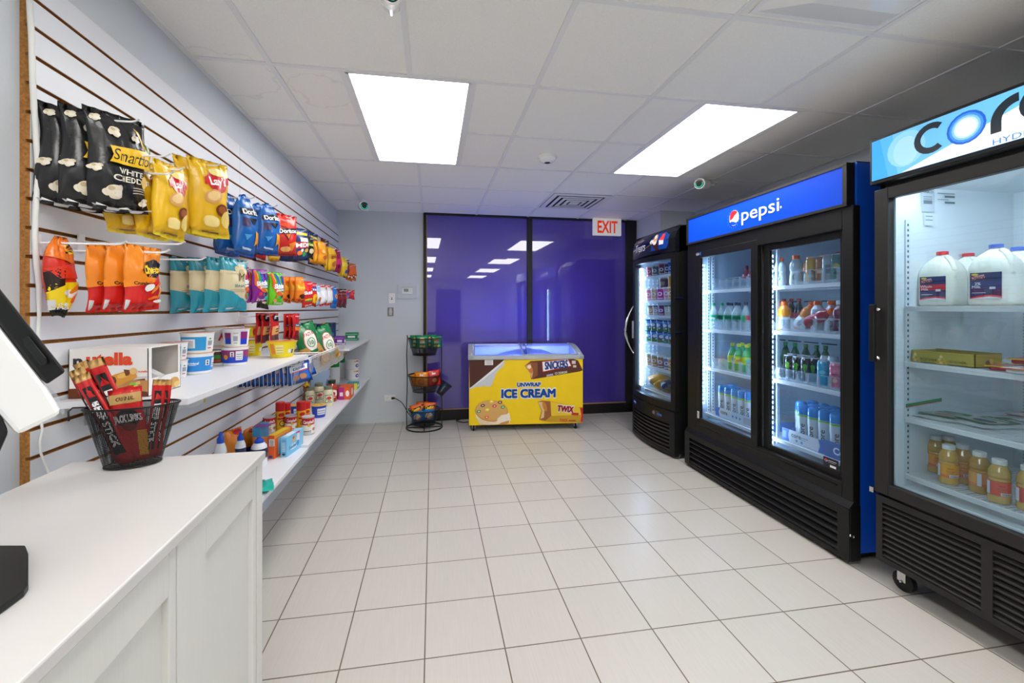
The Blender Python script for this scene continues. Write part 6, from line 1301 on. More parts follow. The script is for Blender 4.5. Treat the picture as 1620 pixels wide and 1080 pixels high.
# more cookie packets deeper in the basket
for k in range(4):
    o = ck.copy(); scene.collection.objects.link(o); tag(o, 'blue cookie packet in the rear of the wire basket, %s from the slatwall' % ['first', 'second', 'third', 'fourth'][k], 'cookies', 'blue cookie packets'); o.location = (-.99 + .066 * k, 2.80, 1.015); o.rotation_euler = (0, -.3, -.6)
# green snack bags in the second basket
def k_green(a): return [(.34, '#C89A50'), (1, '#1E7A44')], [('P', [(-a * .48, .2), (a * .48, .2), (a * .2, .42), (-a * .3, .36)], '#C89A50'), ('E', .02, .5, .2, .3, '#C8483C'), ('E', .02, .5, .185, .285, '#F1EEE4'), ('T', 'PASTA', .02, .68, .09, '#C8343A', {'b': .03, 'w': .3}), ('E', .02, .45, .12, .13, '#3A8A4A'), ('E', .02, .45, .1, .11, '#F1EEE4'), ('T', '10', .02, .45, .1, '#2A7A3A', {'b': .03}), ('R', -.1, .16, .14, .24, '#1E7A44'), ('E', -.2, .12, .08, .05, '#E0B870'), ('E', .2, .1, .08, .04, '#A87838'), ('E', 0, .07, .08, .04, '#E8C480')]
KINDS['green'] = k_green
for (bx_, x, lb) in (((458, 512, 494, 570), -.90, 'green, white and tan snack bag leaning in the basket, left one'), ((488, 516, 520, 574), -.84, 'green, white and tan snack bag leaning in the basket, right one')):
    o = hang('snack_bag', 'snack bag', 'green', bx_, x, (0,), (lb,), 'green snack bags', .68, .3, mk_hook=False, far=False); o.rotation_euler[1] = -.15; o.rotation_euler[0] = 0.30
o = hang('snack_bag', 'snack bag', 'green', (478, 511, 500, 570), -.97, (0,), ('green snack bag standing behind the two in front',), 'green snack bags', .68, .3, mk_hook=False, far=True)
# far upper shelf goods
def boxy(name, lab, cat, x0, x1, y0, y1, z, H, base, front=(), side=(), top=(), rz=0, group=None):
    t = thing(name, lab, cat, ((x0 + x1) / 2, (y0 + y1) / 2, z), rz, group); w, d = (x1 - x0) / 2, (y1 - y0) / 2
    m = MB().box((-w, -d, 0), (w, d, H), base)
    if front: m.deco(plane((w, -d, 0), (0, 1, 0), (0, 0, 1), H), front, .0004)
    if side: m.deco(plane((-w, -d, 0), (1, 0, 0), (0, 0, 1), H), side, .0004)
    if top: m.deco(plane((-w, -d, H), (1, 0, 0), (0, 1, 0), H), top, .0004)
    m.build('carton', 'card', t, .001); return t
def at_px(u, z_, x): p = atx(u, 500, x); return p.y
for (u0, u1, base, c2, lb) in ((531, 545, '#6A2A8A', '#A86AC8', 'purple shrink-wrapped gum multipack on the far upper shelf'), (548, 566, '#14784A', '#7AC89A', 'green shrink-wrapped gum multipack on the far upper shelf')):
    y = at_px((u0 + u1) / 2, 0, -.86); w_ = (u1 - u0) / FPX * (y * cY) / 2
    boxy('gum_pack', lb, 'box', -.86 - w_, -.86 + w_, y - .04, y + .04, FZ, .085, base, side=[('R', .3, .35, w_ * 2 / .085 * .8, .6, '#E8E8F0'), ('R', .05, .1, w_ * 2 / .085 - .05, .2, c2), ('R', .05, .75, w_ * 2 / .085 - .05, .85, c2)], front=[('R', .1, .3, .8, .6, '#E8E8F0')])
for (u, v0, v1, w, x, lb) in ((502, 513, 545, 17, -.99, 'navy blue tub on the far upper shelf, left one'), (523, 513, 545, 16, -.95, 'navy blue tub with a yellow stripe on the far upper shelf, right one')):
    y = at_px(u, 0, x); y = max(y, 3.88); yr = x * sY + y * cY; R = w / FPX * yr / 2
    t = thing('nut_tub', lb, 'tub', (x, y, FZ)); t.location.x = aty(u, 500, y).x
    MB().lathe([(R * .9, 0), (R, .01), (R, .17), (R * .96, .175)], (0, 0, 0), '#22305E', 20).deco(around((0, 0, .01), R, .14, -1.2), [('R', -.3, .25, .3, .45, '#E8C83A'), ('E', 0, .65, .2, .15, '#3A5AA8')]).build('body', 'plastic', t)
    MB().lathe([(R * 1.02, .175), (R * 1.02, .207), (R * .98, .212)], (0, 0, 0), '#1A2850', 20).build('lid', 'plastic', t)
y = 4.35; boxy('carton_box', 'white and yellow box standing at the back of the far upper shelf', 'box', -1.035, -.98, y - .04, y + .05, FZ, .22, '#E8E4DC', front=[('R', 0, .75, .4, .95, '#F0C83A'), ('R', .1, .3, .35, .6, '#D8347A')], side=[('R', 0, .8, .25, .95, '#F0C83A')])
y = 4.22; boxy('carton_box', 'slim pink and navy box behind the navy tubs', 'box', -.965, -.94, y - .02, y + .05, FZ, .17, '#C83A7A', front=[('R', .1, .2, .35, .7, '#2A2A5A')], side=[('R', 0, .3, .14, .6, '#2A2A5A')])
# ---- lower shelves
def can_food(lab, u, v, wpx, hpx, group='soup cans'):
    p = atz(u, v, LZ); yr = p.x * sY + p.y * cY; R = wpx / FPX * yr / 2; H = hpx / FPX * yr; c = foot(u, v, LZ, R)
    t = thing('soup_can', lab, 'can', c, 0, group); m = MB()
    m.lathe([(R * .97, 0), (R, .002), (R, H * .06), (R * .985, H * .07), (R * .985, H * .55), (R * .985, H * .92), (R, H * .93), (R, H * .99)], (0, 0, 0), ['#B8B8BA', '#B8B8BA', '#B8B8BA', '#ECEAE4', '#C01C28', '#B8B8BA', '#B8B8BA'], 24)
    m.deco(around((0, 0, 0), R * .985, H, -1.15), [('T', "Campbell's", 0, .72, .17, '#FFFFFF', {'sh': .3, 'b': .02, 'w': .62}), ('E', .0, .53, .1, .07, '#D8B04A'), ('E', .28, .3, .12, .09, '#C88A5A'), ('R', -.3, .2, .1, .24, '#4A4A4A'), ('R', -.3, .12, .1, .15, '#8A8A8A'), ('R', -.55, .1, -.4, .45, '#D0D0D0')]); m.build('label_wrap', 'card', t)
    MB().lathe([(R * .98, H * .985), (R * .9, H * .985), (R * .88, H * .975), (.001, H * .975)], (0, 0, 0), '#C8C8C8', 24).build('lid', 'chrome', t); return t
can_food('red and white soup can at the right, front of the middle shelf', 487.5, 688.5, 19, 29)
can_food('red and white soup can in the middle of the three', 461, 684, 19, 26)
can_food('red and white soup can at the left of the three, against the wall', 426, 686, 19, 26)
def shaker(lab, u, v, wpx, hpx, g='yellow canisters with red caps'):
    p = atz(u, v, LZ); yr = p.x * sY + p.y * cY; R = wpx / FPX * yr / 2; H = hpx / FPX * yr; c = foot(u, v, LZ, R)
    t = thing('spice_canister', lab, 'canister', c, 0, g)
    m = MB().lathe([(R * .96, 0), (R, .003), (R, H * .68), (R * .97, H * .7)], (0, 0, 0), '#EDB51E', 22); m.deco(around((0, 0, 0), R, H, -1.15), [('E', .02, .58, .1, .07, '#C8202A'), ('E', .05, .28, .1, .1, '#1E1E20'), ('E', .05, .28, .075, .075, '#F0C030'), ('R', -.24, .1, -.12, .62, '#D8A018'), ('R', -.1, .42, .14, .48, '#C8202A')]); m.build('body', 'plastic', t)
    MB().lathe([(R * 1.01, H * .7), (R * 1.01, H * .97), (R * .92, H)], (0, 0, 0), '#C8181E', 22).build('cap', 'plastic', t)
shaker('yellow canister with red cap at the front left, between the cans', 443.5, 683, 14, 46); shaker('yellow canister with red cap behind the front left one', 454, 677, 11, 39)
shaker('yellow canister with red cap at the front right, beside the right can', 476.5, 682, 14, 46); shaker('yellow canister with red cap behind the front right one', 485, 672, 11, 36)
def mac(lab, u, v, w, h): return place_cup(u, v, w, h, lambda f: [('R', -.9, .1, -.3, .9, '#2A44B8'), ('R', -.25, .15, .7, .85, '#D8DCEC'), ('R', -.2, .3, .6, .36, '#5A5A70'), ('R', -.2, .55, .6, .61, '#5A5A70')], lab, '#2444B4', '#E8B83A', z=LZ, rim='#2A48B8', name='pasta_cup', taper=.82, group='blue pasta cups')
mac('blue macaroni cup with a yellow-spotted lid, front one', 504.5, 661, 22, 19); mac('blue macaroni cup half hidden behind the canisters', 468, 662, 20, 20)
# honey bear
c = foot(481, 651, LZ, .03); t = thing('honey_bottle', 'brown bear-shaped honey bottle with a yellow cap', 'bottle', (c.x - .03, c.y + .18, LZ))
MB().lathe([(.026, 0), (.034, .012), (.036, .04), (.030, .07), (.034, .09), (.024, .105), (.020, .112), (.028, .125), (.027, .145), (.014, .155)], (0, 0, 0), '#7A3E14', 18).build('body', 'juice', t)
MB().lathe([(.006, -.002), (.010, .004), (.006, .012)], (.012, -.02, .152), '#7A3E14', 8).build('ear', 'juice', t); MB().lathe([(.006, -.002), (.010, .004), (.006, .012)], (-.018, -.012, .152), '#7A3E14', 8).build('ear', 'juice', t)
MB().lathe([(.021, .154), (.022, .172), (.009, .178), (.005, .196), (0.0, .2)], (0, 0, 0), '#F2C01C', 18).build('cap', 'plastic', t)
def jar(lab, u, v, w, h, col, lid, lab_c, g):
    p = atz(u, v, LZ); yr = p.x * sY + p.y * cY; R = w / FPX * yr / 2; H = h / FPX * yr; c = foot(u, v, LZ, R)
    t = thing('food_jar', lab, 'jar', c, 0, g)
    m = MB().lathe([(R * .93, 0), (R, .006), (R, H * .68), (R * .9, H * .78), (R * .72, H * .84), (R * .72, H * .86)], (0, 0, 0), col, 22); m.build('body', 'juice', t)
    m = MB().lathe([(R * 1.005, H * .14), (R * 1.005, H * .62)], (0, 0, 0), col, 22); m.deco(around((0, 0, H * .14), R * 1.005, H * .48, -1.15), lab_c); m.build('label', 'card', t)
    MB().lathe([(R * .77, H * .85), (R * .78, H * .97), (R * .74, H)], (0, 0, 0), lid, 22).build('lid', 'plastic', t)
cream = [('P', [(-.45, .1), (.35, .1), (.5, .5), (.35, .95), (-.45, .95), (-.3, .5)], '#2A5A4A'), ('P', [(-.38, .16), (.32, .16), (.44, .5), (.32, .88), (-.38, .88), (-.24, .5)], '#EFE8C8'), ('E', .0, .6, .25, .18, '#C8342A'), ('R', -.15, .25, .2, .34, '#4A4A3A')]
jar('cream sauce jar with a dark lid in front at the right', 519, 643, 16, 31, '#E6DDB8', '#7A8068', cream, 'cream coloured jars')
jar('cream sauce jar with a dark lid at the left, beside the honey', 490, 643, 15, 29, '#E6DDB8', '#7A8068', cream, 'cream coloured jars')
jar('taller-looking cream sauce jar standing between the two others', 504.5, 638, 16, 31, '#E6DDB8', '#7A8068', cream, 'cream coloured jars')
red = [('E', 0, .5, .55, .4, '#F0E8DC'), ('E', 0, .5, .25, .2, '#C83A2A'), ('R', -.4, .2, .4, .3, '#C83A2A')]
jar('red salsa jar with a dark green lid at the right', 525, 636, 15, 34, '#B03A1E', '#1E3A28', red, 'red salsa jars'); jar('red salsa jar with a dark green lid at the left, behind the cream jars', 502, 628, 16, 32, '#B03A1E', '#1E3A28', red, 'red salsa jars')
boxy('tissue_box', 'pale blue and white carton behind the red salsa jars', 'box', -1.0, -.88, 3.78, 3.90, LZ, .26, '#A8C0DC', front=[('E', .2, .5, .15, .2, '#3A7AC8')], side=[('E', .25, .55, .12, .08, '#2A6AC0'), ('R', .1, .2, .4, .26, '#2A6AC0')])
p = atz(534, 628, LZ); boxy('tape_box', 'orange and purple box lying behind the pink one', 'box', p.x - .07, p.x + .05, p.y - .08, p.y + .14, LZ, .085, '#B8442A', front=[('R', .2, .3, 1.6, .7, '#6A2A6A')], side=[('R', .1, .2, .9, .8, '#E8622A'), ('R', .3, .4, .8, .6, '#F0E0E0')])
p = atz(547, 632, LZ); boxy('medicine_box', 'small orange and pink medicine box near the front edge', 'box', p.x - .06, p.x + .035, p.y - .0, p.y + .18, LZ, .105, '#E8622A', front=[('E', .9, .5, .35, .3, '#F4F0F0')], side=[('R', .0, 0, .45, 1, '#B82A8A'), ('R', .1, .3, .35, .6, '#F4E8F0'), ('E', .7, .5, .14, .25, '#F4F0F0')])
p = atz(560, 616, LZ); boxy('medicine_box', 'small teal and yellow box at the far front of the lower shelf', 'box', p.x - .07, p.x + .03, p.y, p.y + .12, LZ, .06, '#1EA8B0', side=[('R', 1.2, 0, 1.66, 1, '#E8D82A'), ('R', .2, .4, .9, .6, '#E8F4F4')], front=[('R', .2, .3, 1.6, .7, '#E8F4F4')])
def roll(lab, u, v, w, h, deco_, n=1, g=None, name='paper_towel_roll', soft='#F2F2F0'):
    p = atz(u, v, LZ); yr = p.x * sY + p.y * cY; R = w / FPX * yr / 2; H = h / FPX * yr; c = foot(u, v, LZ, R)
    t = thing(name, lab, 'paper roll', c, 0, g)
    for k in range(n):
        z0, z1 = H * k / n, H * (k + 1) / n - (.002 if n > 1 else 0)
        m = MB().lathe([(R * .9, z0), (R, z0 + .01), (R, z1 - .01), (R * .9, z1), (.018, z1)], (0, 0, 0), soft, 22); m.deco(around((0, 0, z0), R, z1 - z0, -1.15), deco_); m.build('roll', 'card', t)
tw = [('R', -.14, .42, .12, .78, '#1E8A3C'), ('E', .0, .6, .08, .1, '#F0F0F0'), ('E', .12, .7, .08, .12, '#E8D84A')]
roll('tall paper towel roll with a green logo, left one', 529, 607, 17, 62, tw, g='paper towel rolls'); roll('tall paper towel roll with a green logo, right one', 538.5, 598, 15, 58, tw, g='paper towel rolls')
roll('stack of two white toilet rolls with blue marks near the back wall', 557, 601, 20, 32, [('E', .4, .4, .22, .18, '#2A3A8A'), ('E', .4, .4, .1, .08, '#F2F2F0'), ('R', .0, .78, .5, .9, '#F0C83A'), ('R', .3, .78, .55, .9, '#B83A8A')], 2, name='toilet_roll_pack')
# cleaning goods next to the counter
def bleach(lab, u, vt, wpx, x):
    p = atx(u, vt, x); c = Vector((x, p.y, LZ0)); yr = c.x * sY + c.y * cY; R = wpx / FPX * yr / 2; H = p.z - LZ0
    t = thing('dish_soap_bottle', lab, 'bottle', c, 0, 'dish soap bottles')
    m = MB().lathe([(R * .92, 0), (R, .008), (R, H * .3), (R, H * .62), (R * .93, H * .70), (R * .6, H * .80), (R * .42, H * .84)], (0, 0, 0), ['#E8ECF0', '#E8ECF0', '#1E2C50', '#E8ECF0', '#E8ECF0', '#E8ECF0'], 20); m.build('body', 'plastic', t)
    MB().lathe([(R * .62, H * .80), (R * .6, H * .88), (R * .3, H * .93), (R * .22, H)], (0, 0, 0), '#1C4FC0', 18).build('cap', 'plastic', t)
bleach('white and navy soap bottle with a blue cap, leftmost behind the counter', 349, 683, 17, -.93); bleach('white and navy soap bottle with a blue cap, middle one', 380.5, 683, 15, -.915); bleach('white and navy soap bottle with a wide blue cap, right one', 410, 690, 23, -.86)
KINDS['ah'] = lambda a: ([(1, '#F08A24')], [('E', .1, .9, .2, .07, '#C8202A'), ('E', .12, .55, .16, .13, '#C8202A'), ('E', .12, .55, .13, .1, '#F0EAE0'), ('E', .12, .55, .07, .06, '#C8202A'), ('P', [(-a * .48, .3), (a * .48, .4), (a * .48, .2), (-a * .48, .1)], '#2A3A7A')])
for (bx_, lb) in (((357, 678, 381, 730), 'orange laundry powder pouch, left one'), ((385, 677, 399, 728), 'orange laundry powder pouch, middle one, turned sideways'), ((398, 677, 427, 732), 'orange laundry powder pouch, right one with a red seal')):
    bx_ = (bx_[0], bx_[1], bx_[2], proj((-.995, atx((bx_[0] + bx_[2]) / 2, 500, -.995).y, LZ0))[1]); o = hang('laundry_pouch', 'pouch', 'ah', bx_, -.995, (0,), (lb,), 'orange laundry powder pouches', .62, .4, mk_hook=False)
def oriented_box(name, lab, u0, v0, u1, v1, W, D, H, z, base, sp_front, sp_side, sp_top):     # foot of the near left edge and of the near right edge
    a = atz(u0, v0, z); b = atz(u1, v1, z); d = (b - a); ang = math.atan2(d.y, d.x)
    t = thing(name, lab, 'box', (a.x, a.y, z), ang); m = MB().box((0, 0, 0), (W, D, H), base)
    m.deco(plane((0, 0, 0), (1, 0, 0), (0, 0, 1), H), sp_front, .0004); m.deco(plane((W, 0, 0), (0, 1, 0), (0, 0, 1), H), sp_side, .0004); m.deco(plane((0, 0, H), (1, 0, 0), (0, 1, 0), H), sp_top, .0004)
    m.build('carton', 'card', t, .001)
a, b = atz(444, 723, LZ0), atz(453.5, 723, LZ0); H1 = 1.31 - LZ0 - (692 - HY) / FPX * (a.x * sY + a.y * cY)
oriented_box('dryer_sheet_box', 'light blue fabric softener sheet box standing at the front near the counter', 444, 723, 453.5, 723, (b - a).length, .19, H1, LZ0, '#8ACBEE', [('R', .04, .1, .28, .9, '#6AB8E4')] + [('R', .07, .3 + .08 * k, .25, .33 + .08 * k, '#D8ECF8') for k in range(6)] + [('E', .16, .14, .08, .06, '#2A3A5A')],
    [('P', [(0, 0), (.95, 0), (1.36, .5), (1.36, 1), (0, 1)], '#7AC4EC'), ('E', .75, .35, .42, .16, '#B8E0F4'), ('T', 'Suavitel', .62, .38, .15, '#1E4A9A', {'b': .03, 'sh': .2, 'w': .75}), ('E', .75, .72, .16, .16, '#E0B088'), ('E', .70, .80, .10, .08, '#A8703C'), ('P', [(1.0, .55), (1.36, .5), (1.36, .95), (1.1, 1.0)], '#E8EEF8'), ('E', 1.15, .4, .16, .14, '#4A9AD8'), ('P', [(.95, .95), (1.36, .88), (1.36, 1), (.95, 1)], '#D8347A')], [('R', 0, .3, .3, 1.1, '#D8ECF8')])
a, b = atz(424, 726, LZ0), atz(434, 726, LZ0); H2 = 1.31 - LZ0 - (689 - HY) / FPX * (a.x * sY + a.y * cY)
oriented_box('dryer_sheet_box', 'orange fabric sheet box with a yellow stripe beside the light blue one', 424, 726, 435, 726, (b - a).length, .19, H2, LZ0, '#E8622A', [('R', .05, .55, .28, .85, '#F0F0F0')] + [('R', .08, .58 + .05 * k, .25, .6 + .05 * k, '#3A3A3A') for k in range(5)] + [('E', .12, .1, .08, .06, '#2A4A9A')],
    [('R', 0, .85, 1.36, 1, '#F0A030'), ('R', .3, .1, 1.3, .8, '#8ACBE4'), ('T', 'Bounce', .75, .45, .2, '#B82A5A', {'b': .03, 'rot': 1.2, 'w': .8})], [('R', 0, .0, .3, 1.3, '#F2C81C')])
p = atz(424, 693, LZ0); boxy('dryer_sheet_box', 'blue and purple topped box behind the orange one', 'box', -.935, -.895, 2.44, 2.56, LZ0, .165, '#3A9AD0', front=[('R', .1, .1, .9, .5, '#8A4AA8')], side=[('R', 0, 0, .45, .7, '#E8802A')], top=[('R', 0, .0, .45, .45, '#8A4AA8')])
c = foot(430, 772, LZ0, .01); t = thing('sponge_packet', 'teal green packet lying on the lower shelf beside the counter', 'packet', (c.x - .07, c.y - .03, LZ0), .3)
bag_mesh(.14, .16, .03, [(1, '#14A89A')], [('R', -.3, .2, .3, .3, '#0E8A7E'), ('R', -.2, .5, .3, .56, '#3AC8B8')], seed=9, nu=8, nv=8).build('packet', 'foil', t); t.children[0].rotation_euler = (0, math.radians(-90), 0); t.children[0].location = (-.08, 0, .017)
# ================================================================== COUNTER AND WHAT STANDS ON IT
CZ = 0.92
def perforated(name, N_, M_, thr):
    m = mat(name, '#101010', rough=0.4, metal=0.2); nt, N, K, B = tex_nodes(m)
    tc = N.new('ShaderNodeTexCoord'); s3 = N.new('ShaderNodeSeparateXYZ'); K.new(tc.outputs['Object'], s3.inputs[0])
    an = math_node(N, K, 'ARCTAN2', s3.outputs[1], s3.outputs[0])
    a = math_node(N, K, 'SINE', math_node(N, K, 'MULTIPLY', an, float(N_))); b = math_node(N, K, 'SINE', math_node(N, K, 'MULTIPLY', s3.outputs[2], float(M_)))
    pr = math_node(N, K, 'ABSOLUTE', math_node(N, K, 'MULTIPLY', a, b)); al = math_node(N, K, 'LESS_THAN', pr, thr)
    K.new(al, B.inputs['Alpha']); return m
perforated('mesh_cup', 60, 900, 0.5)
perforated('mesh_rack', 100, 1100, 0.42)
ct = thing('counter', 'white painted counter cabinet with recessed panels at the bottom left', 'counter', (-0.452, 1.27, 0), math.radians(2.07))
LEN, WID = 1.25, 0.452
MB().box((-WID, -LEN, CZ - .022), (0, 0.0, CZ)).build('top', 'counter_top', ct, 0.003)
m = MB(); m.box((-WID + .01, -LEN + .01, 0), (-.024, -.012, CZ - .022)); m.build('body', 'counter_panel', ct)
m = MB(); m.box((-.024, -.045, 0), (-.006, -.008, CZ - .022)); m.box((-WID + .005, -.012, 0), (-.024, -.004, CZ - .022)); m.build('corner_post', 'counter_panel', ct, .0015)
def cdoor(y0, y1, st0, st1):
    m = MB(); z0, z1 = .06, CZ - .026; x0, x1 = -.024, -.008
    m.box((x0, y0, z0), (x1, y0 + st0, z1)); m.box((x0, y1 - st1, z0), (x1, y1, z1)); m.box((x0, y0 + st0, z1 - .075), (x1, y1 - st1, z1)); m.box((x0, y0 + st0, z0), (x1, y1 - st1, z0 + .075))
    d = m.build('door', 'counter_panel', ct, .002); q = MB().box((x0 - .002, y0 + st0 - .002, z0 + .07), (x0 + .004, y1 - st1 + .002, z1 - .07)); q.build('recessed_panel', 'counter_panel', d)
cdoor(-.428, -.048, .105, .022); cdoor(-.855, -.432, .075, .022); cdoor(-1.23, -.859, .075, .03)
# payment terminal: tilted white body with a black screen slab, seen from the side
t = thing('payment_terminal', 'white tilted sales terminal with a thick black screen at the left photo edge', 'terminal', (-0.72, 0.66, CZ))
TY = 0.60
def T3(u, v, y=TY): p = aty(u, v, y); return (p.x + .72, y - .66, p.z - CZ)
DIR = ray(-60, HY).normalized()
def slab(px, depth, name, matn, bev=.004):
    P = [Vector(T3(u, v)) for u, v in px]; return MB().prism(P[::-1], DIR * depth).build(name, matn, t, bev)
# screen slab runs up to the left outside the photo, body below it
slab([(-330, 60), (0, 456), (105, 588), (74, 609), (-40, 462), (-360, 95)], .17, 'screen', 'black_satin', .003)
slab([(-340, 115), (0, 516), (74, 611), (100, 655), (28, 690), (-60, 590), (-400, 210)], .19, 'housing', 'device_white', .006)
m = MB(); P = [Vector(T3(u, v, TY - .001)) for u, v in ((38, 535), (46, 531), (74, 566), (76, 576), (66, 578), (40, 546))]; m.prism(P[::-1], (0, -.0012, 0)); m.build('side_button', 'black_gloss', t, .001)
m = MB(); c = Vector(T3(69, 573, TY - .003)); m.lathe([(.003, 0), (.003, .001)], c, '#FFFFFF', 12, Matrix.Rotation(PI / 2, 3, 'X')); m.build('screw', 'rubber', t)
slab([(-140, 640), (0, 655), (14, 684), (0, 716), (-50, 860), (-140, 860)], .05, 'stand_arm', 'black_satin', .004)
m = MB(); bp_ = [atz(u, v, CZ) for u, v in ((-150, 872), (0, 872), (40, 872), (45, 885), (45, 935), (38, 945), (0, 973), (-150, 1060))]
m.prism([(p.x + .72, p.y - .66, .0005) for p in bp_][::-1], (0, 0, .010)); m.build('base_plate', 'black_satin', t, .002)
m = MB(); P = [Vector(T3(u, v, TY + .03)) for u, v in ((76, 612), (92, 625), (103, 652), (99, 656))]; m.prism(P[::-1], DIR * .03); m.build('card_guide', 'tray_clear', t)
# white power cord running down the slatwall end
pts = [atx(u, v, SX + .012) for u, v in ((46, -12), (50, 60), (52, 140), (56, 200), (60, 262), (57, 320), (55, 372), (58, 420), (62, 450), (62, 500), (58, 560), (60, 620))] + [atx(u, v, SX + .02) for u, v in ((67, 680), (63, 698), (64, 715), (70, 732), (80, 755))]
t = thing('hanging_cord', 'white cord hanging down the near end of the slatwall to the counter', 'cord', (0, 0, 0))
MB().tube(pts, [.0065] * 9 + [.004] * 3 + [.0028] * 5, n=8).build('cable', 'cord_white', t)
# wire mesh cup with jerky sticks
cc = foot(211, 741, CZ, .035); ca = 0.35
t = thing('mesh_cup', 'black wire mesh cup full of red jerky packets on the white counter', 'cup', (cc.x, cc.y, CZ + .001), ca)
def ell(a, b, z, n=32): return [(a * math.cos(2 * PI * k / n), b * math.sin(2 * PI * k / n), z) for k in range(n)]
HC_ = .148; A0, B0, A1, B1 = .056, .038, .094, .052
m = MB(); n = 32
rg = [ell(A0 + (A1 - A0) * q, B0 + (B1 - B0) * q, .002 + (HC_ - .002) * q, n) for q in [i / 6 for i in range(7)]]
m.add([p for r_ in rg for p in r_] + [(0, 0, .002)], [(i * n + k, i * n + (k + 1) % n, (i + 1) * n + (k + 1) % n, (i + 1) * n + k) for i in range(6) for k in range(n)] + [(7 * n, (k + 1) % n, k) for k in range(n)], '#FFFFFF', True)
m.build('mesh_wall', 'mesh_cup', t)
m = MB().tube(ell(A1, B1, HC_), .0028, closed=True).tube(ell(A0, B0, .003), .002, closed=True); m.build('rim', 'wire_black', t)
m = MB().tube([(-A1 * .9, .02, HC_), (-A1 - .02, .01, HC_ + .004), (-A1 - .026, .005, HC_ - .003), (-A1 - .024, .0, HC_ - .025)], .002, n=6); m.build('hook', 'wire_black', t)
KINDS['stick'] = lambda a: ([(.9, '#C81E20'), (1, '#C89A58')], [('R', -a * .32, .12, a * .32, .86, '#1A1618'), ('T', 'BEEF STICK', 0, .45, .055, '#F0ECEC', {'b': .03, 'rot': -PI / 2, 'w': .5}), ('P', [(-.04, .75), (.04, .75), (0, .84)], '#C81E20')])
KINDS['pouch'] = lambda a: ([(1, '#CC2322')], [('R', -a * .47, .80, a * .47, .93, '#C49A5C'), ('T', 'ORIGINAL', 0, .865, .05, '#3A2418', {'b': .02, 'w': a * .55}), ('E', 0, .60, a * .36, .13, '#221C20'), ('P', [(-.1, .6), (.1, .6), (0, .42)], '#221C20'), ('T', 'JACK LINKS', 0, .60, .09, '#F4F0F0', {'b': .05, 'w': a * .86}), ('E', 0, .48, .08, .05, '#8A1A1C'), ('R', a * .2, .08, a * .46, .42, '#EEA41C')])
def standin(name, kind, top, bottom, W, D, yaw, lab, cat='jerky', g=None, seed=3):
    """packet whose top centre is `top`, leaning so its foot is at `bottom` (world)"""
    top, bottom = Vector(top), Vector(bottom); H = (top - bottom).length; up = (top - bottom).normalized()
    f = Vector((math.sin(yaw), -math.cos(yaw), 0)); r = up.cross(f).normalized(); f = r.cross(up).normalized()   # f: the way it faces
    base, sp = KINDS[kind](W / H); o = bag_mesh(W, H, D, base, sp, seed=seed, nu=8, nv=14, crimp=.03, wr=.5).build(name, 'foil'); weld(o)
    o.matrix_world = Matrix((( f.x, r.x, up.x, top.x), (f.y, r.y, up.y, top.y), (f.z, r.z, up.z, top.z), (0, 0, 0, 1)))
    return tag(o, lab, cat, g)
def W3(u, v, dy=0.0): return aty(u, v, cc.y + dy)
zb = CZ + .012
def foot_in(dx, dy): return Vector((cc.x + dx, cc.y + dy, zb))
standin('jerky_stick', 'stick', W3(128, 592, -.028), foot_in(.0, -.018), .034, .010, .2, 'red and black beef stick leaning left in front in the mesh cup', g='beef sticks', seed=1)
standin('jerky_stick', 'stick', W3(119, 584, -.012), foot_in(-.02, -.0), .034, .010, .1, 'red and black beef stick leaning farthest left in the mesh cup', g='beef sticks', seed=2)
standin('jerky_stick', 'stick', W3(127, 573, .010), foot_in(-.01, .012), .034, .010, .2, 'beef stick with a tan tip behind the two leaning left', g='beef sticks', seed=3)
standin('jerky_stick', 'stick', W3(151, 568, -.008), foot_in(.01, .005), .036, .010, .15, 'upright dark red beef stick in the middle of the mesh cup', g='beef sticks', seed=4)
standin('jerky_pouch', 'pouch', W3(186, 614, .014), foot_in(-.005, .008), .068, .014, .1, 'red jerky pouch reading Original, rear one in the mesh cup', g='jerky pouches in the cup', seed=5)
standin('jerky_pouch', 'pouch', W3(197, 614, -.012), foot_in(.012, -.01), .068, .014, .25, 'red jerky pouch reading Original in front in the mesh cup', g='jerky pouches in the cup', seed=6)
standin('jerky_stick', 'stick', W3(254, 600, .004), foot_in(.036, .0), .028, .010, .4, 'short red packet standing at the right of the mesh cup, left one', g='short red packets', seed=7)
standin('jerky_stick', 'stick', W3(263, 600, .018), foot_in(.040, .012), .028, .010, .4, 'short red packet standing at the right of the mesh cup, right one', g='short red packets', seed=8)

# ================================================================== WIRE RACK BY THE BACK WALL
RXc, RYc = -.088, 4.80
t = thing('wire_rack', 'black three-basket wire rack with snacks, standing by the back wall', 'rack', (RXc, RYc, 0))
def circ(r, z, n=32, ry=None): return [(r * math.cos(2 * PI * k / n), (ry or r) * math.sin(2 * PI * k / n), z) for k in range(n)]
MB().tube(circ(.195, .008), .008, closed=True).box((-.19, -.006, .002), (.19, .006, .010)).box((-.006, -.19, .002), (.006, .19, .010)).build('base_ring', 'wire_black', t)
def rackbin(z0, z1, r0, r1, nm='basket'):
    m = MB(); n = 28; R_ = [circ(r0 + (r1 - r0) * q, z0 + (z1 - z0) * q, n) for q in (0, .25, .5, .75, 1)]
    m.add([p for r_ in R_ for p in r_] + [(0, 0, z0)], [(i * n + k, i * n + (k + 1) % n, (i + 1) * n + (k + 1) % n, (i + 1) * n + k) for i in range(4) for k in range(n)] + [(5 * n, (k + 1) % n, k) for k in range(n)], '#FFFFFF', True)
    b = m.build(nm, 'mesh_rack', t); MB().tube(circ(r1, z1), .006, closed=True).tube(circ(r0, z0), .004, closed=True).build('rim', 'wire_black', b)
rackbin(.805, .985, .125, .178); rackbin(.405, .58, .125, .178); rackbin(.045, .205, .118, .172)
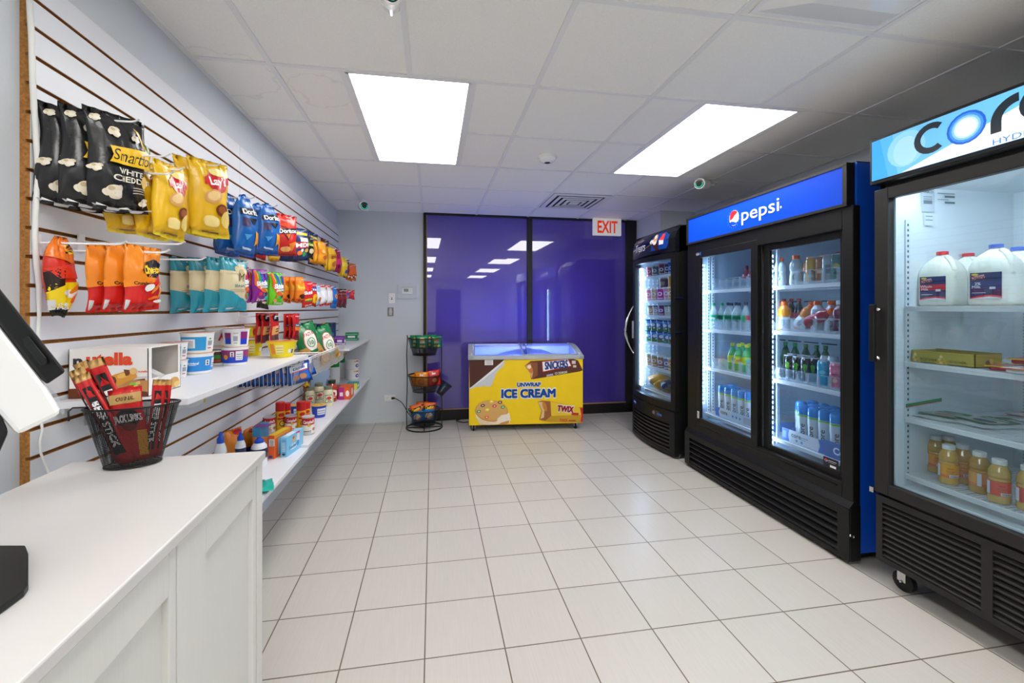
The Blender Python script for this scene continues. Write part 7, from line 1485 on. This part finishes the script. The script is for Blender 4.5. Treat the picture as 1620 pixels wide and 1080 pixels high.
for s_ in (-1, 1):
    MB().tube([(s_ * .19, 0, .01), (s_ * .192, 0, .25), (s_ * .186, 0, .4), (s_ * .184, 0, .6), (s_ * .19, 0, .8), (s_ * .182, 0, .99), (s_ * .186, 0, 1.02)], .005, n=8).build('post', 'wire_black', t)
KINDS['green_chip'] = lambda a: ([(1, '#168A58')], [('E', 0, .72, .2, .1, '#F0B41C'), ('T', "Lay's", 0, .72, .09, '#D8242C', {'b': .04}), ('R', -.2, .42, .2, .6, '#F0EEE4'), ('E', -.1, .22, .13, .1, '#EAD890'), ('E', .14, .2, .12, .1, '#D8C070')])
KINDS['sunny'] = lambda a: ([(1, '#F08E1C')], [('T', 'Sun', 0, .8, .12, '#FFFFFF', {'b': .05, 'sh': .2}), ('E', 0, .35, .26, .2, '#B8541C'), ('E', 0, .35, .2, .14, '#D8782C')])
KINDS['sunny_red'] = lambda a: ([(1, '#D8302A')], [('T', 'Sun', 0, .8, .12, '#FFFFFF', {'b': .05, 'sh': .2}), ('E', 0, .38, .26, .2, '#B02A1C'), ('E', 0, .38, .18, .12, '#E89A4C')])
KINDS['puffs'] = lambda a: ([(.66, '#1E7CC0'), (1, '#EE6A1E')], [('P', [(-.3, .62), (.3, .78), (.3, .9), (-.3, .78)], '#1A1612'), ('T', 'Cheetos', 0, .75, .14, '#F6C61E', {'b': .06, 'rot': .2, 'w': .5}), ('E', 0, .3, .2, .2, '#E8EEF4'), ('E', .1, .2, .2, .05, '#F0902A', .6), ('E', -.08, .35, .16, .05, '#F0902A', 1.2), ('E', -.12, .15, .1, .06, '#2A4A9A')])
KINDS['bluebar'] = lambda a: ([(1, '#1E9AC8')], [('R', -.05, .2, .06, .8, '#E8F4F8'), ('E', 0, .14, .08, .08, '#E8842A')])
def rs(kind, u, v, z0, dy, W, lab, g, yaw=0.0, lean=0.0, D=.05, name='chip_bag', cat='chips', dx=0):
    y = RYc + dy; top = aty(u, v, y); bot = Vector((top.x - lean, y, z0)); return standin(name, kind, top, bot, W, D, yaw, lab, cat, g, seed=int(u))
rs('green_chip', 668, 531, .875, -.06, .15, 'green chip bag in the top basket, front middle', 'green chip bags in the top basket')
rs('green_chip', 690, 531, .875, -.03, .13, 'green chip bag in the top basket, at the right', 'green chip bags in the top basket', .2)
rs('green_chip', 658, 530, .875, .02, .13, 'green chip bag in the top basket, at the left', 'green chip bags in the top basket', -.2)
rs('green_chip', 680, 529, .875, .07, .15, 'green chip bag in the top basket, at the back', 'green chip bags in the top basket', .1)
rs('sunny', 667, 588, .46, -.05, .16, 'orange chip bag in the middle basket, front left', None, -.1, .0)
rs('sunny', 659, 591, .46, .04, .15, 'orange chip bag in the middle basket, behind the front left one', None, -.1, -.02)
rs('sunny_red', 685, 585, .46, -.01, .16, 'red chip bag in the middle basket, at the right', None, .15, -.02)
rs('puffs', 657, 640, .08, -.05, .135, 'blue and orange puff bag in the lowest basket, left one', 'blue and orange puff bags', -.1, -.03)
rs('puffs', 680, 636, .08, -.02, .14, 'blue and orange puff bag in the lowest basket, right one', 'blue and orange puff bags', .1, .02)
rs('puffs', 668, 635, .08, .06, .135, 'blue and orange puff bag in the lowest basket, behind the other two', 'blue and orange puff bags', 0, .0)
# small hanging mesh cup at the rack's right side
ca_, cb_ = aty(705, 606, RYc), aty(694, 624, RYc)
ax = (aty(711, 603, RYc) - aty(695, 625, RYc)).normalized()
t2 = thing('mesh_cup', 'small black mesh cup clipped on the right side of the wire rack', 'cup', aty(695, 623, RYc))
q = ax.to_track_quat('Z', 'Y').to_matrix()
m = MB().lathe([(.04, 0), (.048, .05), (.058, .105), (.066, .14)], (0, 0, 0), '#FFFFFF', 24, q); m.build('mesh_wall', 'mesh_rack', t2)
m = MB().tube([q @ Vector(p) for p in circ(.066, .14)], .003, closed=True).tube([q @ Vector(p) for p in circ(.04, .0)], .002, closed=True); m.build('rim', 'wire_black', t2)
b_ = aty(695, 622, RYc) + Vector((0, 0, .0)); standin('snack_bar', 'bluebar', b_ + ax * .13 + Vector((-.005, -.01, 0)), b_ + ax * .012, .035, .012, 0, 'blue snack bar inside the small mesh cup on the rack', 'snack bar')
# black mains cord from the outlet to behind the freezer
p0 = on_back(620, 629) + Vector((.0, -.02, 0))
pts = [p0, p0 + Vector((.03, -.01, .003)), aty(636, 637, 5.02), aty(648, 656, 4.99)]
pts = [Vector(p) for p in pts] + [Vector((p.x, p.y, .006)) for p in (atz(662, 660, .006), atz(690, 660, .006), atz(715, 657, .006), atz(728, 659, .006), atz(722, 665, .006), atz(732, 668, .006), atz(741, 667, .006))]
for p in pts[4:]: p.y = min(p.y, YB(p.x) - .05)
def smooth(P, n=5):
    out = []
    for i in range(len(P) - 1):
        p0_, p1, p2, p3 = P[max(i - 1, 0)], P[i], P[i + 1], P[min(i + 2, len(P) - 1)]
        for k in range(n):
            s = k / n; out.append(0.5 * ((2 * p1) + (p2 - p0_) * s + (2 * p0_ - 5 * p1 + 4 * p2 - p3) * s * s + (3 * p1 - p0_ - 3 * p2 + p3) * s ** 3))
    return out + [P[-1]]
t = thing('freezer_cord', 'black power cord from the wall outlet along the floor to the freezer', 'cord', (0, 0, 0))
MB().tube(smooth(pts), .0045, n=6).build('cable', 'rubber', t)
MB().tube([p0, p0 + Vector((.035, -.008, .002))], [.014, .010], n=8).build('plug', 'rubber', t)

# ================================================================== ICE CREAM CHEST FREEZER
fa = atz(742, 673, .07); fb = atz(922, 669, .07); ang = math.atan2(fb.y - fa.y, fb.x - fa.x); FW = (fb - fa).length
fz = thing('ice_cream_freezer', 'yellow ice cream chest freezer with sliding glass lids before the purple window', 'freezer', (fa.x, fa.y, 0), ang)
FD = .50; ZB, ZT = .072, .768
m = MB(); m.box((0, 0, ZB), (FW, .02, ZT), '#F5CE06'); m.box((0, .02, ZB), (.02, FD, ZT), '#C8C9C6'); m.box((FW - .02, .02, ZB), (FW, FD, ZT), '#C8C9C6'); m.box((.02, FD - .02, ZB), (FW - .02, FD, ZT + .1), '#C8C9C6'); m.box((0.02, .02, ZB), (FW - .02, FD - .02, ZB + .02), '#C8C9C6')
H = ZT - ZB; W = FW / H
def F(x, y): return (x, y)
sp = [('P', [(0.01, .57), (0, 1), (.55, 1), (.06, .60)], '#4A2218'), ('P', [(.0, .555), (.55, .995), (.53, .90), (.42, .80), (.36, .64), (.345, .60), (.30, .585), (.22, .60), (.18, .585), (.12, .59), (.06, .565), (0, .545)], '#C9CDD2'), ('P', [(.0, .555), (.55, .995), (.50, .93), (.38, .82), (.2, .68)], '#E4E7EA'), ('R', .24, .915, .37, .995, '#E8E6E2')] + [('R', .26, .93 + .015 * k, .35, .935 + .015 * k, '#9A9690') for k in range(4)]
# chocolate bar, top right
sp += [('P', [(.86, .90), (.95, .97), (1.62, 1.0), (1.70, .97), (1.80, .82), (1.72, .80), (.98, .69), (.95, .78)], '#5A2C1C'), ('P', [(.86, .90), (.93, .955), (1.06, .945), (1.06, .75), (.96, .685), (.94, .78)], '#8A4E2C'), ('P', [(.87, .90), (.95, .93), (.99, .80), (.97, .70), (.93, .79)], '#D9A26A'), ('E', .95, .84, .035, .06, '#C8742A', .3), ('E', .93, .88, .03, .03, '#F0DDBA'),
       ('P', [(1.125, .965), (1.545, 1.0), (1.60, .885), (1.135, .795)], '#C8242C'), ('P', [(1.135, .955), (1.535, .99), (1.585, .892), (1.148, .81)], '#F4F4F6'), ('T', 'SNICKERS', 1.355, .91, .115, '#1E46A4', {'fb': .005, 'sh': .1, 'w': .36, 'rot': .085}), ('P', [(1.20, .755), (1.30, .775), (1.31, .745), (1.20, .725)], '#B8A8C8'), ('T', 'ICE CREAM BAR', 1.43, .785, .035, '#E8DDD2', {'b': .02, 'w': .2, 'rot': .12}), ('R', 1.60, .92, 1.66, .97, '#D8CCC0'), ('R', 1.62, .865, 1.67, .90, '#D8CCC0')]
sp += [('T', 'UNWRAP', .925, .61, .068, '#F4F8FC', {'fb': .009, 'w': .365}), ('T', 'UNWRAP', .925, .61, .060, '#2264C8', {'fb': .004, 'w': .365}), ('T', 'ICE CREAM', .92, .475, .135, '#F4F8FC', {'fb': .016, 'w': .83}), ('T', 'ICE CREAM', .92, .475, .122, '#2264C8', {'fb': .008, 'w': .83})]
# cookie sandwich
ck_ = [('E', .35, .155, .25, .15, '#F0E0C8', -.05), ('P', [(.12, .10), (.16, .02), (.3, .0), (.5, .04), (.6, .08), (.62, .18)], '#E9D4B4'), ('E', .345, .215, .255, .165, '#C8924A', -.08), ('E', .345, .222, .24, .152, '#D8A860', -.08), ('P', [(.42, .02), (.44, .10), (.50, .15), (.57, .16), (.62, .175), (.64, .06), (.6, .015)], '#F1E4D0'), ('P', [(.44, .0), (.5, .035), (.56, .05), (.62, .065), (.61, .02), (.52, -.0)], '#C8924A')]
ck_ += [('E', x, y, .034, .024, c, .1) for x, y, c in ((.15, .21, '#4A9A4A'), (.21, .30, '#5A2C20'), (.345, .36, '#F0D42A'), (.475, .345, '#6A3424'), (.28, .235, '#F2D62A'), (.39, .29, '#D8382A'), (.52, .27, '#3AA040'), (.27, .12, '#E8622A'))] + [('E', x, y, .014, .008, '#F4F4F0', .1) for x, y in ((.15, .21), (.21, .30), (.345, .36), (.475, .345), (.28, .235), (.39, .29), (.52, .27), (.27, .12))]
sp += ck_
# caramel bar
sp += [('P', [(1.06, .345), (1.14, .36), (1.29, .345), (1.69, .25), (1.775, .245), (1.775, .01), (1.25, .03), (1.13, .05), (1.085, .07), (1.12, .20)], '#C79A1C'), ('P', [(1.26, .345), (1.69, .25), (1.755, .22), (1.755, .13), (1.26, .12)], '#E9C22C'), ('P', [(1.06, .345), (1.14, .36), (1.26, .345), (1.275, .12), (1.18, .05), (1.085, .07), (1.12, .20)], '#9A5C30'), ('P', [(1.065, .34), (1.15, .34), (1.17, .26), (1.16, .1), (1.10, .075), (1.13, .20)], '#E3C086'), ('E', 1.17, .27, .03, .08, '#C8802C', .3),
       ('T', 'TWIX', 1.50, .225, .10, '#F4F4F4', {'fb': .011, 'sh': .1, 'w': .25, 'rot': -.1}), ('T', 'TWIX', 1.50, .225, .09, '#C8242C', {'fb': .005, 'sh': .1, 'w': .25, 'rot': -.1}), ('P', [(1.60, .165), (1.71, .16), (1.70, .12), (1.59, .13)], '#C8242C'), ('T', 'TWIX', 1.47, .05, .045, '#C8242C', {'b': .03, 'w': .13}), ('R', 1.55, .03, 1.66, .05, '#A8442C'), ('P', [(1.725, .24), (1.775, .235), (1.775, .02), (1.735, .02), (1.75, .12)], '#C8202A')]
M0 = plane((0, 0, ZB), (1, 0, 0), (0, 0, 1), H)
def M1(u, v, h): return M0(min(W, u * W / 1.775), min(1, max(0, v)), h)
M1.H = H; M1.seg = 9.0
m.deco(M1, sp, .0005, .00012)
m.build('body', 'paint', fz)
# grey rim and curved lid frame
prof = [(-.012, ZT), (-.012, ZT + .035), (0.0, ZT + .045)]
m = MB(); m.box((-.01, -.012, ZT - .002), (FW + .01, .03, ZT + .04)); m.build('front_rim', 'freezer_grey', fz, .006)
cur = [(.03 + (FD - .07) * q, ZT + .038 + .085 * math.sin(min(1, q * 1.05) * PI / 2)) for q in [i / 10 for i in range(11)]]
def side_cheek(x0, x1):
    m = MB(); P = [(x0, -.012, ZT - .002), (x0, -.012, ZT + .035)] + [(x0, y, z + .004) for y, z in cur] + [(x0, FD, cur[-1][1] + .004), (x0, FD, ZT - .002)]
    m.prism(P, (x1 - x0, 0, 0)); m.build('side_frame', 'freezer_grey', fz, .004)
side_cheek(-.01, .045); side_cheek(FW - .045, FW + .01)
MB().box((.0, FD - .05, cur[-1][1] - .02), (FW, FD, cur[-1][1] + .006)).build('rear_rim', 'freezer_grey', fz, .004)
def lid(x0, x1, dz, nm):
    m = MB(); n = len(cur)
    for y_, z_ in (): pass
    vs = [(x, y, z + dz) for y, z in cur for x in (x0, x1)]; vs += [(x, y, z + dz - .003) for y, z in cur for x in (x0, x1)]
    fs = [(2 * i, 2 * i + 1, 2 * i + 3, 2 * i + 2) for i in range(n - 1)] + [(2 * n + 2 * i + 1, 2 * n + 2 * i, 2 * n + 2 * i + 2, 2 * n + 2 * i + 3) for i in range(n - 1)]
    m.add(vs, fs, '#FFFFFF', True); l = m.build(nm, 'freezer_glass', fz)
    f = MB()
    for xx in (x0 + .008, x1 - .008): f.tube([(xx, y, z + dz + .002) for y, z in cur], .009, n=6)
    f.tube([(x0, cur[0][0], cur[0][1] + dz), (x1, cur[0][0], cur[0][1] + dz)], .007, n=6); f.build('lid_frame', 'freezer_grey', l)
lid(.05, FW * .53, -.006, 'glass_lid'); lid(FW * .47, FW - .05, .006, 'glass_lid')
m = MB(); m.box((.05, .04, .62), (FW - .05, FD - .04, .625)); m.build('inner_floor', 'liner_white', fz)
m = MB(); m.box((.022, .025, .55), (FW - .022, .03, ZT + .03)); m.box((.022, FD - .05, .55), (FW - .022, FD - .045, ZT + .1)); m.box((.022, .03, .55), (.03, FD - .05, ZT + .06)); m.box((FW - .03, .03, .55), (FW - .022, FD - .05, ZT + .06)); m.build('inner_liner', 'liner_white', fz)
m = MB(); nx, ny = 30, 10; rnd = random.Random(4)
vs = [(.05 + (FW - .1) * i / nx, .05 + (FD - .12) * j / ny, .768 + .075 * max(0, math.sin(i / nx * PI * 1.6 - 1.2)) * (j / ny) ** .7 + rnd.uniform(-.006, .006)) for j in range(ny + 1) for i in range(nx + 1)]
m.add(vs, [(j * (nx + 1) + i, j * (nx + 1) + i + 1, (j + 1) * (nx + 1) + i + 1, (j + 1) * (nx + 1) + i) for j in range(ny) for i in range(nx)], '#FFFFFF', True); m.build('frost', 'frost', fz)
MB().box((.08, .034, ZT + .016), (FW - .08, .042, ZT + .034)).build('light_strip', 'led_freezer', fz)
for k, (x, y) in enumerate(((.05, .05), (FW - .07, .05), (.05, FD - .05), (FW - .07, FD - .05))):
    m = MB().lathe([(.014, -.010), (.028, -.009), (.028, .009), (.014, .010)], (x, y, .028), '#FFFFFF', 18, Matrix.Rotation(PI / 2, 3, 'Y')); w_ = m.build('caster', 'rubber', fz)
    f = MB(); f.box((x - .016, y - .012, .026), (x - .012, y + .014, ZB)); f.box((x + .012, y - .012, .026), (x + .016, y + .014, ZB)); f.box((x - .022, y - .022, ZB - .006), (x + .022, y + .022, ZB)); f.build('caster_fork', 'device_white', w_)
